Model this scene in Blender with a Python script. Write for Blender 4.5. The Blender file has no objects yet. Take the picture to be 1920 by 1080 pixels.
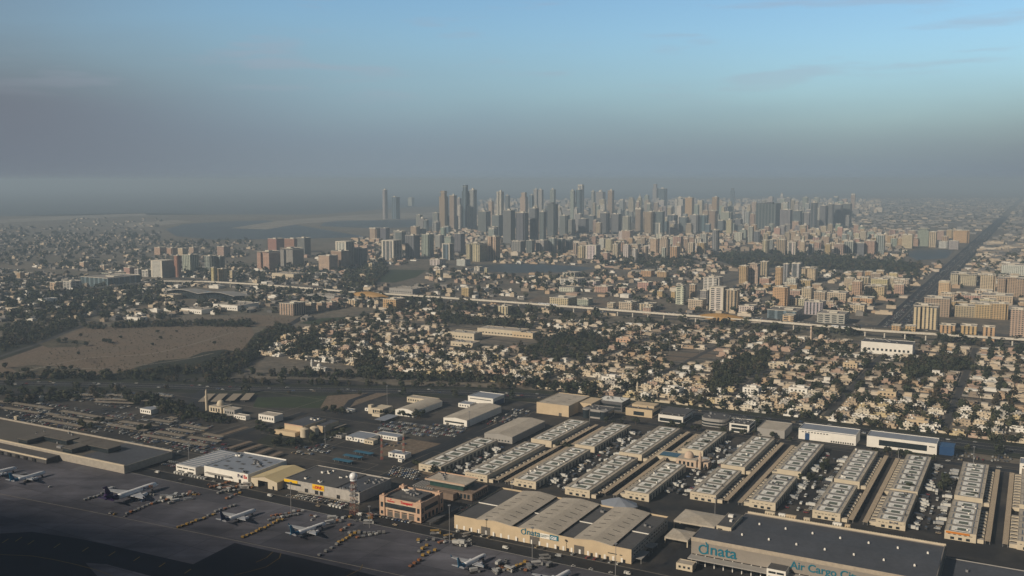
import bpy, math, random, bmesh
import numpy as np
from mathutils import Vector, Matrix
R = math.radians
S = bpy.context.scene
COL = S.collection
rnd = random.Random(7)

# ---------------------------------------------------------------- camera
CAM_H, FPX, CX, CY, YH = 300.0, 1796.0, 960.0, 540.0, 338.0
PITCH = math.atan((CY - YH) / FPX)
cd = bpy.data.cameras.new('camera'); cam = bpy.data.objects.new('camera', cd); COL.objects.link(cam)
cd.sensor_width = 36.0; cd.lens = 36.0 * FPX / 1920.0
cd.clip_start = 1.0; cd.clip_end = 200000.0
cam.location = (0, 0, CAM_H); cam.rotation_euler = (R(90) - PITCH, 0, 0)
S.camera = cam
# ---------------------------------------------------------------- world, sun, exposure
SUN_AZ, SUN_EL = 238.0, 28.0          # azimuth clockwise from +Y
SKY_S = 0.10
w = bpy.data.worlds.new('World'); S.world = w; w.use_nodes = True
nt = w.node_tree; N = nt.nodes; L = nt.links; N.clear()
def _n(t, **k):
    n = N.new(t)
    for a, b in k.items(): setattr(n, a, b)
    return n
sky = _n('ShaderNodeTexSky'); sky.sky_type = 'NISHITA'; sky.sun_disc = False
sky.sun_elevation = R(SUN_EL); sky.sun_rotation = R(SUN_AZ)
sky.air_density = 1.2; sky.dust_density = 1.5; sky.ozone_density = 2.5; sky.altitude = 100
tc = _n('ShaderNodeTexCoord'); sep = _n('ShaderNodeSeparateXYZ'); L.new(tc.outputs['Generated'], sep.inputs[0])
def vmath(op, a, b=None, c=None):
    n = _n('ShaderNodeMath', operation=op)
    for i, v in enumerate((a, b, c)):
        if v is None: continue
        if isinstance(v, (int, float)): n.inputs[i].default_value = v
        else: L.new(v, n.inputs[i])
    return n.outputs[0]
def vmap(v, a, b, c=0.0, d=1.0, t='SMOOTHSTEP'):
    n = _n('ShaderNodeMapRange', interpolation_type=t)
    L.new(v, n.inputs[0])
    for i, q in enumerate((a, b, c, d)): n.inputs[i + 1].default_value = q
    return n.outputs[0]
az = vmath('DIVIDE', sep.outputs[0], vmath('MAXIMUM', sep.outputs[1], 0.05))   # tan of azimuth, 0 ahead
mp = _n('ShaderNodeMapping'); L.new(tc.outputs['Generated'], mp.inputs[0]); mp.inputs['Scale'].default_value = (3.0, 3.0, 14.0)
nz = _n('ShaderNodeTexNoise'); L.new(mp.outputs[0], nz.inputs['Vector']); nz.inputs['Scale'].default_value = 1.6
nz.inputs['Detail'].default_value = 6; nz.inputs['Roughness'].default_value = 0.5
nzc = vmath('SUBTRACT', nz.outputs['Fac'], 0.5)
# height of the dust bank, higher to the left
lift = vmap(az, -0.6, 0.35, 0.075, 0.0, 'LINEAR')
zz = vmath('SUBTRACT', vmath('ADD', sep.outputs[2], vmath('MULTIPLY', nzc, 0.035)), lift)
dustf = vmap(zz, -0.01, 0.145, 1.0, 0.0)
dustf = vmath('MAXIMUM', dustf, vmap(az, -0.60, -0.15, 0.55, 0.0))
dr = _n('ShaderNodeMix', data_type='RGBA'); L.new(vmath('MULTIPLY', vmap(vmath('ABSOLUTE', vmath('SUBTRACT', az, 0.12)), 0.2, 0.68), vmap(sep.outputs[2], -0.005, 0.03, 1.0, 1.0)), dr.inputs[0])
DUSTC = (2.75, 3.45, 4.05, 1); DUSTM = (3.1, 4.5, 5.6, 1); DUSTL = (2.05, 2.33, 2.8, 1)
dv = _n('ShaderNodeMix', data_type='RGBA'); L.new(vmap(sep.outputs[2], 0.015, 0.10), dv.inputs[0]); dv.inputs[6].default_value = DUSTC; dv.inputs[7].default_value = DUSTM
L.new(dv.outputs[2], dr.inputs[6]); dl_ = _n('ShaderNodeMix', data_type='RGBA'); L.new(vmap(sep.outputs[2], 0.0, 0.10), dl_.inputs[0]); dl_.inputs[6].default_value = (2.05, 2.38, 2.9, 1); dl_.inputs[7].default_value = DUSTL; L.new(dl_.outputs[2], dr.inputs[7])
tint = _n('ShaderNodeMix', data_type='RGBA', blend_type='MULTIPLY'); tint.inputs[0].default_value = 1
L.new(sky.outputs[0], tint.inputs[6]); gain = vmap(sep.outputs[2], 0.2, 0.36, 1.72, 0.30); gc = _n('ShaderNodeVectorMath', operation='SCALE'); gc.inputs[0].default_value = (0.69, 0.85, 0.96); L.new(gain, gc.inputs['Scale']); L.new(gc.outputs[0], tint.inputs[7])
mx = _n('ShaderNodeMix', data_type='RGBA'); L.new(dustf, mx.inputs[0]); L.new(tint.outputs[2], mx.inputs[6]); L.new(dr.outputs[2], mx.inputs[7])
# thin wisps of cloud high up
mp2 = _n('ShaderNodeMapping'); L.new(tc.outputs['Generated'], mp2.inputs[0]); mp2.inputs['Scale'].default_value = (4.0, 4.0, 34.0)
mp2.inputs['Location'].default_value = (1.3, 0.4, 0.7)
nw = _n('ShaderNodeTexNoise'); L.new(mp2.outputs[0], nw.inputs['Vector']); nw.inputs['Scale'].default_value = 1.5; nw.inputs['Detail'].default_value = 7
wf = vmath('MULTIPLY', vmap(nw.outputs['Fac'], 0.54, 0.68), vmap(sep.outputs[2], 0.06, 0.12, 0.0, 0.32))
mx2 = _n('ShaderNodeMix', data_type='RGBA'); L.new(wf, mx2.inputs[0]); L.new(mx.outputs[2], mx2.inputs[6]); mx2.inputs[7].default_value = (4.4, 4.6, 5.5, 1)
# whole sky dimmed to the sides and behind, out of view, to deepen shade
fr = vmap(sep.outputs[1], -0.1, 0.75, 0.30, 1.0); fs = _n('ShaderNodeVectorMath', operation='SCALE'); L.new(mx2.outputs[2], fs.inputs[0]); L.new(fr, fs.inputs['Scale'])
bg = _n('ShaderNodeBackground'); L.new(fs.outputs[0], bg.inputs[0]); bg.inputs[1].default_value = SKY_S
ow = _n('ShaderNodeOutputWorld'); L.new(bg.outputs[0], ow.inputs[0])

sd = Vector((math.sin(R(SUN_AZ)) * math.cos(R(SUN_EL)), math.cos(R(SUN_AZ)) * math.cos(R(SUN_EL)), math.sin(R(SUN_EL))))
ld = bpy.data.lights.new('sun', 'SUN'); sun = bpy.data.objects.new('sun', ld); COL.objects.link(sun)
ld.energy = 5.0; ld.angle = R(0.6); ld.color = (1.0, 0.85, 0.65)
sun.rotation_euler = sd.to_track_quat('Z', 'Y').to_euler(); sun.location = (0, 0, 900)
S.view_settings.view_transform = 'Standard'; S.view_settings.look = 'None'
S.view_settings.exposure = -0.25; S.view_settings.gamma = 1.0; S.view_settings.use_curve_mapping = False
S.cycles.volume_bounces = 0; S.cycles.max_bounces = 4; S.cycles.transparent_max_bounces = 8

# ---------------------------------------------------------------- helpers
CP, SP = math.cos(PITCH), math.sin(PITCH)
def P(x, y, z=0.0):
    """photo pixel (1920 wide) to the point at height z it shows"""
    dx = (x - CX); dy = (CY - y)
    d = (dx, FPX * CP + dy * SP, -FPX * SP + dy * CP)
    t = (z - CAM_H) / d[2]
    return Vector((d[0] * t, d[1] * t, z))
def proj(p):
    x, y, z = p[0], p[1], p[2] - CAM_H
    fd = y * CP - z * SP; up = y * SP + z * CP
    return (CX + FPX * x / fd, CY - FPX * up / fd)
def hgt(x, y, ytop):
    """height of a thing whose foot is at pixel (x,y) and whose top shows at ytop"""
    q = P(x, y); fd0 = q.y
    k = (CY - ytop) / FPX
    # up/fd = k ; up = y*SP+z*CP ; fd = y*CP - z*SP
    z = (k * fd0 * CP - fd0 * SP) / (CP + k * SP)
    return z + CAM_H
GRID = 28.74
def uv(az):
    a = R(az); return Vector((math.sin(a), math.cos(a), 0)), Vector((math.cos(a), -math.sin(a), 0))
U, V = uv(GRID)

_mats = {}
def pmat(name, col, rough=0.8, var=0.18, scale=0.25, tint=False, metal=0.0, spec=0.3, var2=0.0, scale2=0.02, coord='Object', col2=None, emit=0):
    """plain procedural material: base colour broken by two sizes of noise; tint=True multiplies by the object's own colour"""
    if name in _mats: return _mats[name]
    m = bpy.data.materials.new(name); m.use_nodes = True; t = m.node_tree; b = t.nodes['Principled BSDF']
    b.inputs['Roughness'].default_value = rough; b.inputs['Metallic'].default_value = metal
    b.inputs['Specular IOR Level'].default_value = spec
    g = t.nodes.new('ShaderNodeTexCoord') if coord == 'Object' else t.nodes.new('ShaderNodeNewGeometry')
    out = g.outputs['Object'] if coord == 'Object' else g.outputs['Position']
    def noise(sc, det=5):
        n = t.nodes.new('ShaderNodeTexNoise'); n.inputs['Scale'].default_value = sc; n.inputs['Detail'].default_value = det
        n.inputs['Roughness'].default_value = 0.65
        t.links.new(out, n.inputs['Vector']); return n.outputs['Fac']
    def mr(v, a, c, lo=0.3, hi=0.7):
        n = t.nodes.new('ShaderNodeMapRange'); t.links.new(v, n.inputs[0]); n.inputs[1].default_value = lo; n.inputs[2].default_value = hi
        n.inputs[3].default_value = a; n.inputs[4].default_value = c; return n.outputs[0]
    f = mr(noise(scale), 1 - var, 1 + var)
    if var2:
        f2 = mr(noise(scale2, 4), 1 - var2, 1 + var2)
        n = t.nodes.new('ShaderNodeMath'); n.operation = 'MULTIPLY'; t.links.new(f, n.inputs[0]); t.links.new(f2, n.inputs[1]); f = n.outputs[0]
    if col2 is not None:
        c = t.nodes.new('ShaderNodeMix'); c.data_type = 'RGBA'; t.links.new(mr(noise(scale2 or 0.02, 6), 0, 1, 0.42, 0.58), c.inputs[0])
        c.inputs[6].default_value = (*col, 1); c.inputs[7].default_value = (*col2, 1); src = c.outputs[2]
    else:
        c = t.nodes.new('ShaderNodeRGB'); c.outputs[0].default_value = (*col, 1); src = c.outputs[0]
    if tint:
        oi = t.nodes.new('ShaderNodeObjectInfo'); mm = t.nodes.new('ShaderNodeMix'); mm.data_type = 'RGBA'; mm.blend_type = 'MULTIPLY'
        mm.inputs[0].default_value = 1; t.links.new(src, mm.inputs[6]); t.links.new(oi.outputs['Color'], mm.inputs[7]); src = mm.outputs[2]
    h = t.nodes.new('ShaderNodeVectorMath'); h.operation = 'SCALE'; t.links.new(src, h.inputs[0]); t.links.new(f, h.inputs['Scale'])
    t.links.new(h.outputs[0], b.inputs['Base Color'])
    if emit:
        t.links.new(h.outputs[0], b.inputs['Emission Color']); b.inputs['Emission Strength'].default_value = emit
    _mats[name] = m
    return m

def facade(name, glass=(0.03, 0.04, 0.05), fh=3.4, z0=0.28, z1=0.82, bw=3.6, b0=0.22, b1=0.78, pier=0.0, roofc=(0.30, 0.28, 0.26), gspec=0.5, per=0):
    """facade: the object's own colour for the walls, rows of recessed dark panes by storey and bay, grey roof"""
    if name in _mats: return _mats[name]
    m = bpy.data.materials.new(name); m.use_nodes = True; t = m.node_tree; b = t.nodes['Principled BSDF']
    tc = t.nodes.new('ShaderNodeTexCoord'); sp = t.nodes.new('ShaderNodeSeparateXYZ'); t.links.new(tc.outputs['Object'], sp.inputs[0])
    sn = t.nodes.new('ShaderNodeSeparateXYZ'); t.links.new(tc.outputs['Normal'], sn.inputs[0])
    def mt(op, a, b_=None, c=None):
        n = t.nodes.new('ShaderNodeMath'); n.operation = op
        for i, v in enumerate((a, b_, c)):
            if v is None: continue
            if isinstance(v, (int, float)): n.inputs[i].default_value = v
            else: t.links.new(v, n.inputs[i])
        return n.outputs[0]
    ax = mt('GREATER_THAN', mt('ABSOLUTE', sn.outputs[0]), mt('ABSOLUTE', sn.outputs[1]))
    hc = mt('ADD', mt('MULTIPLY', sp.outputs[1], ax), mt('MULTIPLY', sp.outputs[0], mt('SUBTRACT', 1.0, ax)))
    fz = mt('FRACT', mt('DIVIDE', sp.outputs[2], fh)); fb = mt('FRACT', mt('ADD', mt('DIVIDE', hc, bw), 100.5))
    win = mt('MULTIPLY', mt('MULTIPLY', mt('GREATER_THAN', fz, z0), mt('LESS_THAN', fz, z1)), mt('MULTIPLY', mt('GREATER_THAN', fb, b0), mt('LESS_THAN', fb, b1)))
    if pier:
        fp = mt('FRACT', mt('ADD', mt('DIVIDE', hc, pier), 50.5)); win = mt('MULTIPLY', win, mt('GREATER_THAN', mt('ABSOLUTE', mt('SUBTRACT', fp, 0.5)), 0.16))
    wall = mt('LESS_THAN', mt('ABSOLUTE', sn.outputs[2]), 0.4)
    win = mt('MULTIPLY', win, wall)
    oi = t.nodes.new('ShaderNodeObjectInfo')
    nz = t.nodes.new('ShaderNodeTexNoise'); nz.inputs['Scale'].default_value = 0.12; nz.inputs['Detail'].default_value = 6; t.links.new(tc.outputs['Object'], nz.inputs['Vector'])
    v = t.nodes.new('ShaderNodeMapRange'); t.links.new(nz.outputs['Fac'], v.inputs[0]); v.inputs[1].default_value = .3; v.inputs[2].default_value = .7; v.inputs[3].default_value = .82; v.inputs[4].default_value = 1.12
    rc = t.nodes.new('ShaderNodeMix'); rc.data_type = 'RGBA'; t.links.new(mt('GREATER_THAN', sn.outputs[2], 0.5), rc.inputs[0]); t.links.new(oi.outputs['Color'], rc.inputs[6]); rs_ = t.nodes.new('ShaderNodeVectorMath'); rs_.operation = 'SCALE'; rs_.inputs[0].default_value = roofc; t.links.new(mt('ADD', .55, mt('MULTIPLY', oi.outputs['Random'], .8)), rs_.inputs['Scale']); t.links.new(rs_.outputs[0], rc.inputs[7])
    sc = t.nodes.new('ShaderNodeVectorMath'); sc.operation = 'SCALE'; t.links.new(rc.outputs[2], sc.inputs[0]); t.links.new(v.outputs[0], sc.inputs['Scale'])
    # panes differ a little from one another: blinds, open, dark
    fl = t.nodes.new('ShaderNodeCombineXYZ'); t.links.new(mt('FLOOR', mt('DIVIDE', hc, bw)), fl.inputs[0]); t.links.new(mt('FLOOR', mt('DIVIDE', sp.outputs[2], fh)), fl.inputs[1]); t.links.new(ax, fl.inputs[2])
    wn = t.nodes.new('ShaderNodeTexWhiteNoise'); t.links.new(fl.outputs[0], wn.inputs[0])
    gs = t.nodes.new('ShaderNodeVectorMath'); gs.operation = 'SCALE'; gs.inputs[0].default_value = glass; t.links.new(mt('ADD', 0.5, mt('MULTIPLY', wn.outputs[0], 1.3)), gs.inputs['Scale'])
    mm = t.nodes.new('ShaderNodeMix'); mm.data_type = 'RGBA'; t.links.new(win, mm.inputs[0]); t.links.new(sc.outputs[0], mm.inputs[6]); t.links.new(gs.outputs[0], mm.inputs[7])
    t.links.new(mm.outputs[2], b.inputs['Base Color'])
    rr = mt('SUBTRACT', 0.85, mt('MULTIPLY', win, 0.6)); t.links.new(rr, b.inputs['Roughness'])
    b.inputs['Specular IOR Level'].default_value = gspec
    _mats[name] = m
    return m

class MB:
    """collects shapes in local coordinates; build() links them as one mesh object"""
    def __init__(s, *mats): s.v = []; s.f = []; s.m = []; s.mats = list(mats)
    def quad(s, pts, mi=0):
        k = len(s.v); s.v += [tuple(p) for p in pts]; s.f.append(tuple(range(k, k + len(pts)))); s.m.append(mi)
    def box(s, x0, x1, y0, y1, z0, z1, mi=0, top=None, bottom=False):
        k = len(s.v)
        s.v += [(x0, y0, z0), (x1, y0, z0), (x1, y1, z0), (x0, y1, z0), (x0, y0, z1), (x1, y0, z1), (x1, y1, z1), (x0, y1, z1)]
        s.f += [(k, k + 1, k + 5, k + 4), (k + 1, k + 2, k + 6, k + 5), (k + 2, k + 3, k + 7, k + 6), (k + 3, k, k + 4, k + 7), (k + 4, k + 5, k + 6, k + 7)]
        s.m += [mi] * 4 + [mi if top is None else top]
        if bottom: s.f.append((k + 3, k + 2, k + 1, k)); s.m.append(mi)
    def cbox(s, cx, cy, z0, w_, d_, h_, mi=0, top=None, bottom=False, rot=0):
        k0 = len(s.v); s.box(-w_ / 2, w_ / 2, -d_ / 2, d_ / 2, z0, z0 + h_, mi, top, bottom)
        c, q = math.cos(rot), math.sin(rot)
        for i in range(k0, len(s.v)):
            x, y, z = s.v[i]; s.v[i] = (cx + x * c - y * q, cy + x * q + y * c, z)
    def cyl(s, cx, cy, z0, z1, r0, r1=None, n=10, mi=0, cap=True):
        r1 = r0 if r1 is None else r1; k = len(s.v)
        for z, r in ((z0, r0), (z1, r1)):
            for i in range(n):
                a = 2 * math.pi * i / n; s.v.append((cx + r * math.cos(a), cy + r * math.sin(a), z))
        for i in range(n):
            j = (i + 1) % n; s.f.append((k + i, k + j, k + n + j, k + n + i)); s.m.append(mi)
        if cap: s.f.append(tuple(range(k + n, k + 2 * n))); s.m.append(mi)
    def rings(s, rings, mi=0, cap=True):
        """rings: list of lists of points, all the same length"""
        k = len(s.v); n = len(rings[0])
        for r in rings: s.v += [tuple(p) for p in r]
        for a in range(len(rings) - 1):
            for i in range(n):
                j = (i + 1) % n; s.f.append((k + a * n + i, k + a * n + j, k + (a + 1) * n + j, k + (a + 1) * n + i)); s.m.append(mi)
        if cap:
            s.f.append(tuple(reversed(range(k, k + n)))); s.m.append(mi); s.f.append(tuple(range(k + (len(rings) - 1) * n, k + len(rings) * n))); s.m.append(mi)
    def dome(s, cx, cy, z, r, n=12, k_=5, mi=0, full=False, sq=1.0):
        rs = []
        lo = -math.pi / 2 + 0.15 if full else 0
        for a in range(k_ + 1):
            t = lo + (math.pi / 2 - 0.06 - lo) * a / k_
            rs.append([(cx + r * math.cos(t) * math.cos(2 * math.pi * i / n), cy + r * math.cos(t) * math.sin(2 * math.pi * i / n), z + r * sq * math.sin(t)) for i in range(n)])
        s.rings(rs, mi)
    def bar(s, p, q, r, mi=0):
        p = Vector(p); q = Vector(q); d = (q - p)
        if d.length < 1e-6: return
        d.normalize(); a = d.cross(Vector((0, 0, 1)) if abs(d.z) < .9 else Vector((1, 0, 0))).normalized(); b = d.cross(a)
        rs = [[c + a * r * sx + b * r * sy for sx, sy in ((-1, -1), (1, -1), (1, 1), (-1, 1))] for c in (p, q)]
        s.rings(rs, mi)
    def mesh(s, name, smooth=False):
        me = bpy.data.meshes.new(name); me.from_pydata(s.v, [], s.f)
        for m_ in s.mats: me.materials.append(m_)
        me.polygons.foreach_set('material_index', s.m)
        if smooth: me.polygons.foreach_set('use_smooth', [True] * len(s.f))
        me.update(); return me
    def build(s, name, parent=None, smooth=False, color=None):
        o = bpy.data.objects.new(name, s.mesh(name, smooth)); COL.objects.link(o)
        if parent is not None: o.parent = parent
        if color is not None: o.color = (*color, 1)
        return o

def tag(o, label=None, cat=None, group=None, kind=None):
    if label: o['label'] = label
    if cat: o['category'] = cat
    if group: o['group'] = group
    if kind: o['kind'] = kind
    return o
def empty(name, loc, az=0.0, label=None, cat=None, group=None):
    """an empty at a thing's base; local +Y points along azimuth az (degrees clockwise), local +X to its right"""
    o = bpy.data.objects.new(name, None); COL.objects.link(o); o.empty_display_size = 2
    o.location = loc; o.rotation_euler = (0, 0, -R(az)); return tag(o, label, cat, group)
def copy_tree(o, parent=None):
    c = o.copy(); COL.objects.link(c)
    if parent is not None: c.parent = parent
    for ch in o.children: copy_tree(ch, c)
    return c
def paint(o, color):
    o.color = (*color, 1)
    for c in o.children: paint(c, color)

# ---------------------------------------------------------------- setting: ground, patches, water
def patch(name, px, z, mat, label=None, cat=None, kind='structure'):
    """a flat sheet whose outline was read off the photo"""
    m = MB(mat); pts = [P(x, y, z) for x, y in px]
    bm = bmesh.new(); bm.faces.new([bm.verts.new(p) for p in pts]); bmesh.ops.triangulate(bm, faces=bm.faces[:])
    if sum(f.normal.z for f in bm.faces) < 0: bmesh.ops.reverse_faces(bm, faces=bm.faces[:])
    me = bpy.data.meshes.new(name); bm.to_mesh(me); bm.free(); me.materials.append(mat)
    o = bpy.data.objects.new(name, me); COL.objects.link(o); return tag(o, label, cat, None, kind)
def ribbon(name, px, width, z, mat, kind='structure', off=0.0, world=None):
    pts = world or [P(x, y, z) for x, y in px]
    m = MB(mat); n = len(pts); prev = None
    for i, p in enumerate(pts):
        a = pts[max(0, i - 1)]; b = pts[min(n - 1, i + 1)]; d = (b - a); d.z = 0; d.normalize(); s_ = Vector((d.y, -d.x, 0))
        l_, r_ = p + s_ * (off - width / 2), p + s_ * (off + width / 2)
        if prev: m.quad([prev[0], prev[1], r_, l_])
        prev = (l_, r_)
    o = m.build(name); return tag(o, kind=kind)
def smooth_line(px, step=40.0):
    pts = [P(x, y) for x, y in px]; out = []
    for i in range(len(pts) - 1):
        p0 = pts[max(0, i - 1)]; p1 = pts[i]; p2 = pts[i + 1]; p3 = pts[min(len(pts) - 1, i + 2)]
        k = max(1, int((p2 - p1).length / step))
        for j in range(k):
            t = j / k; t2 = t * t; t3 = t2 * t
            out.append(0.5 * ((2 * p1) + (-p0 + p2) * t + (2 * p0 - 5 * p1 + 4 * p2 - p3) * t2 + (-p0 + 3 * p1 - 3 * p2 + p3) * t3))
    out.append(pts[-1]); return out
def G(u, v, z=0.0): return U * u + V * v + Vector((0, 0, z))
def UV(p): return p.dot(U), p.dot(V)
def at(u, v, label=None, cat=None, group=None, name='thing', z=0, daz=0): return empty(name, G(u, v, z), GRID + daz, label, cat, group)

# ---------------------------------------------------------------- materials
M_GROUND = pmat('earth and rubble', (0.19, 0.165, 0.135), 0.95, 0.35, 0.05, coord='W', var2=0.3, scale2=0.004, col2=(0.105, 0.097, 0.075))
M_YARD = pmat('sandy yards and paving', (0.19, 0.165, 0.135), 0.95, 0.4, 0.09, coord='W', var2=0.3, scale2=0.02, col2=(0.09, 0.084, 0.074))
M_PAVE = pmat('dark yard paving', (0.024, 0.024, 0.028), 0.9, 0.3, 0.08, coord='W', var2=0.35, scale2=0.011, col2=(0.052, 0.047, 0.042))
M_SAND = pmat('pale dry sand', (0.195, 0.15, 0.112), 0.95, 0.4, 0.22, coord='W', var2=0.35, scale2=0.011, col2=(0.125, 0.10, 0.076))
M_SCRUB = pmat('dark scrub grass', (0.020, 0.024, 0.014), 0.95, 0.4, 0.12, coord='W', var2=0.4, scale2=0.015)
M_LAWN = pmat('green lawn', (0.030, 0.046, 0.018), 0.95, 0.25, 0.1, coord='W', var2=0.25, scale2=0.02)
M_ASPH = pmat('asphalt', (0.018, 0.019, 0.023), 0.8, 0.2, 0.12, coord='W', var2=0.25, scale2=0.02)
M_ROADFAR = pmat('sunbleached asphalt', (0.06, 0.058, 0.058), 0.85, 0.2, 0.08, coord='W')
M_APRON = pmat('apron concrete', (0.098, 0.099, 0.122), 0.75, 0.2, 0.05, coord='W', var2=0.45, scale2=0.009)
M_TAXI = pmat('dark taxiway asphalt', (0.010, 0.011, 0.016), 0.75, 0.2, 0.05, coord='W', var2=0.25, scale2=0.01)
M_CONC = pmat('concrete', (0.30, 0.28, 0.25), 0.85, 0.15, 0.1)
M_WATER = pmat('lagoon water', (0.05, 0.062, 0.07), 0.5, 0.15, 0.004, coord='W', spec=0.15)
M_BEIGE = pmat('beige cladding', (0.56, 0.45, 0.31), 0.75, 0.07, 0.08, var2=0.06, scale2=0.02)
M_CREAM = pmat('cream render', (0.58, 0.51, 0.40), 0.8, 0.1, 0.15)
M_PINK = pmat('rose render', (0.54, 0.37, 0.27), 0.8, 0.1, 0.15)
M_WHITE = pmat('white cladding', (0.80, 0.78, 0.74), 0.6, 0.08, 0.1)
M_GREYW = pmat('grey cladding', (0.34, 0.33, 0.32), 0.65, 0.08, 0.1)
M_ROOFB = pmat('pinkish roof sheet', (0.44, 0.40, 0.345), 0.75, 0.16, 0.06, var2=0.14, scale2=0.5)
M_ROOFG = pmat('grey roof membrane', (0.085, 0.085, 0.09), 0.85, 0.15, 0.06, var2=0.12, scale2=0.4)
M_ROOFD = pmat('slate grey roof', (0.070, 0.077, 0.096), 0.8, 0.16, 0.04, var2=0.14, scale2=0.3)
M_ROOFW = pmat('pale blue roof sheet', (0.24, 0.27, 0.33), 0.6, 0.1, 0.08)
M_ROOFY = pmat('sandy yellow roof', (0.55, 0.46, 0.27), 0.7, 0.08, 0.08)
M_GLASS = pmat('dark glass', (0.018, 0.026, 0.032), 0.15, 0.2, 0.3, spec=0.7)
M_TEALG = pmat('teal glass', (0.02, 0.06, 0.055), 0.15, 0.2, 0.3, spec=0.7)
M_BLUEP = pmat('blue panel', (0.02, 0.065, 0.17), 0.4, 0.1, 0.2)
M_DARK = pmat('dark opening', (0.02, 0.02, 0.022), 0.9, 0.2, 0.3)
M_DOOR = pmat('roller door', (0.12, 0.11, 0.10), 0.6, 0.15, 0.6)
M_STEEL = pmat('galvanised steel', (0.32, 0.32, 0.33), 0.5, 0.1, 0.5, metal=0.4)
M_RED = pmat('red paint', (0.45, 0.03, 0.02), 0.5, 0.15, 0.5)
M_YEL = pmat('yellow panel', (0.80, 0.50, 0.01), 0.5, 0.04, 0.3)
M_TEAL = pmat('teal lettering', (0.004, 0.14, 0.22), 0.5, 0.03, 0.5)
M_PURPLE = pmat('violet paint', (0.035, 0.015, 0.075), 0.4, 0.1, 0.3)
M_ORANGE = pmat('orange paint', (0.60, 0.20, 0.02), 0.5, 0.1, 0.3)
M_LETR = pmat('red lettering', (0.55, 0.03, 0.03), 0.5, 0.05, 0.5)
M_WPAINT = pmat('white aircraft paint', (0.84, 0.86, 0.90), 0.3, 0.04, 0.3, spec=0.5)
M_NAVY = pmat('dark blue paint', (0.012, 0.03, 0.09), 0.35, 0.08, 0.3)
M_AZURE = pmat('azure paint', (0.02, 0.16, 0.30), 0.35, 0.08, 0.3)
M_FRAME = pmat('blue grey roof frame', (0.10, 0.13, 0.18), 0.6, 0.1, 0.4)
M_SKYL = pmat('pale skylight', (0.85, 0.85, 0.82), 0.6, 0.12, 0.4)
M_GRNR = pmat('green grey roof strip', (0.13, 0.155, 0.13), 0.8, 0.15, 0.3)
M_SHADE = pmat('tan shade roof', (0.20, 0.155, 0.12), 0.85, 0.12, 0.3)
M_SHADEL = pmat('sand coloured shade fabric', (0.30, 0.26, 0.21), 0.85, 0.1, 0.3)
M_BARK = pmat('bark', (0.09, 0.065, 0.045), 0.9, 0.2, 1.0)
M_LEAF = pmat('leaves', (0.032, 0.038, 0.019), 0.85, 0.45, 0.5, tint=True)
M_LEAF2 = pmat('dusty olive leaves', (0.050, 0.053, 0.028), 0.9, 0.4, 0.1, coord='W')
M_LEAF3 = pmat('brownish dry leaves', (0.058, 0.048, 0.030), 0.9, 0.4, 0.1, coord='W')
M_LEAFS = pmat('leaves of the tree belts', (0.028, 0.036, 0.018), 0.9, 0.5, 0.08, coord='W')
M_TCAR = pmat('vehicle paint', (1, 1, 1), 0.35, 0.05, 0.5, tint=True, spec=0.5)
M_TYRE = pmat('tyre rubber', (0.02, 0.02, 0.02), 0.9)
M_TINT = pmat('tinted render', (1, 1, 1), 0.85, 0.12, 0.2, tint=True)
M_MARK = pmat('yellow paint line', (0.20, 0.14, 0.03), 0.7, 0.2, 0.3, coord='W')
M_MARKW = pmat('white paint line', (0.45, 0.45, 0.44), 0.7, 0.2, 0.3, coord='W')
F_PUNCH = facade('facade of single windows', fh=4.0, bw=5.4, z0=.25, z1=.8, b0=.2, b1=.75)
F_SMALL = facade('facade of small windows', fh=4.0, z0=.3, z1=.75, bw=4.2, b0=.28, b1=.72)
F_BAND = facade('facade of window bands', fh=4.4, z0=.42, z1=.95, bw=40, b0=-1, b1=2, pier=14)
F_STRIP = facade('facade of upright window strips', fh=3.8, z0=.1, z1=1.1, bw=7.5, b0=.3, b1=.72)
F_GLASS = facade('glass curtain facade', glass=(0.035, 0.05, 0.06), fh=3.8, z0=.12, z1=1.1, bw=1.9, b0=.08, b1=1.1, pier=19)
F_VILLA = facade('villa facade', fh=3.6, z0=.3, z1=.72, bw=4.4, b0=.32, b1=.68, roofc=(0.46, 0.42, 0.36))
F_LOW = facade('low block facade', fh=3.5, z0=.3, z1=.75, bw=5, b0=.25, b1=.75, roofc=(0.36, 0.34, 0.31))

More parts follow.
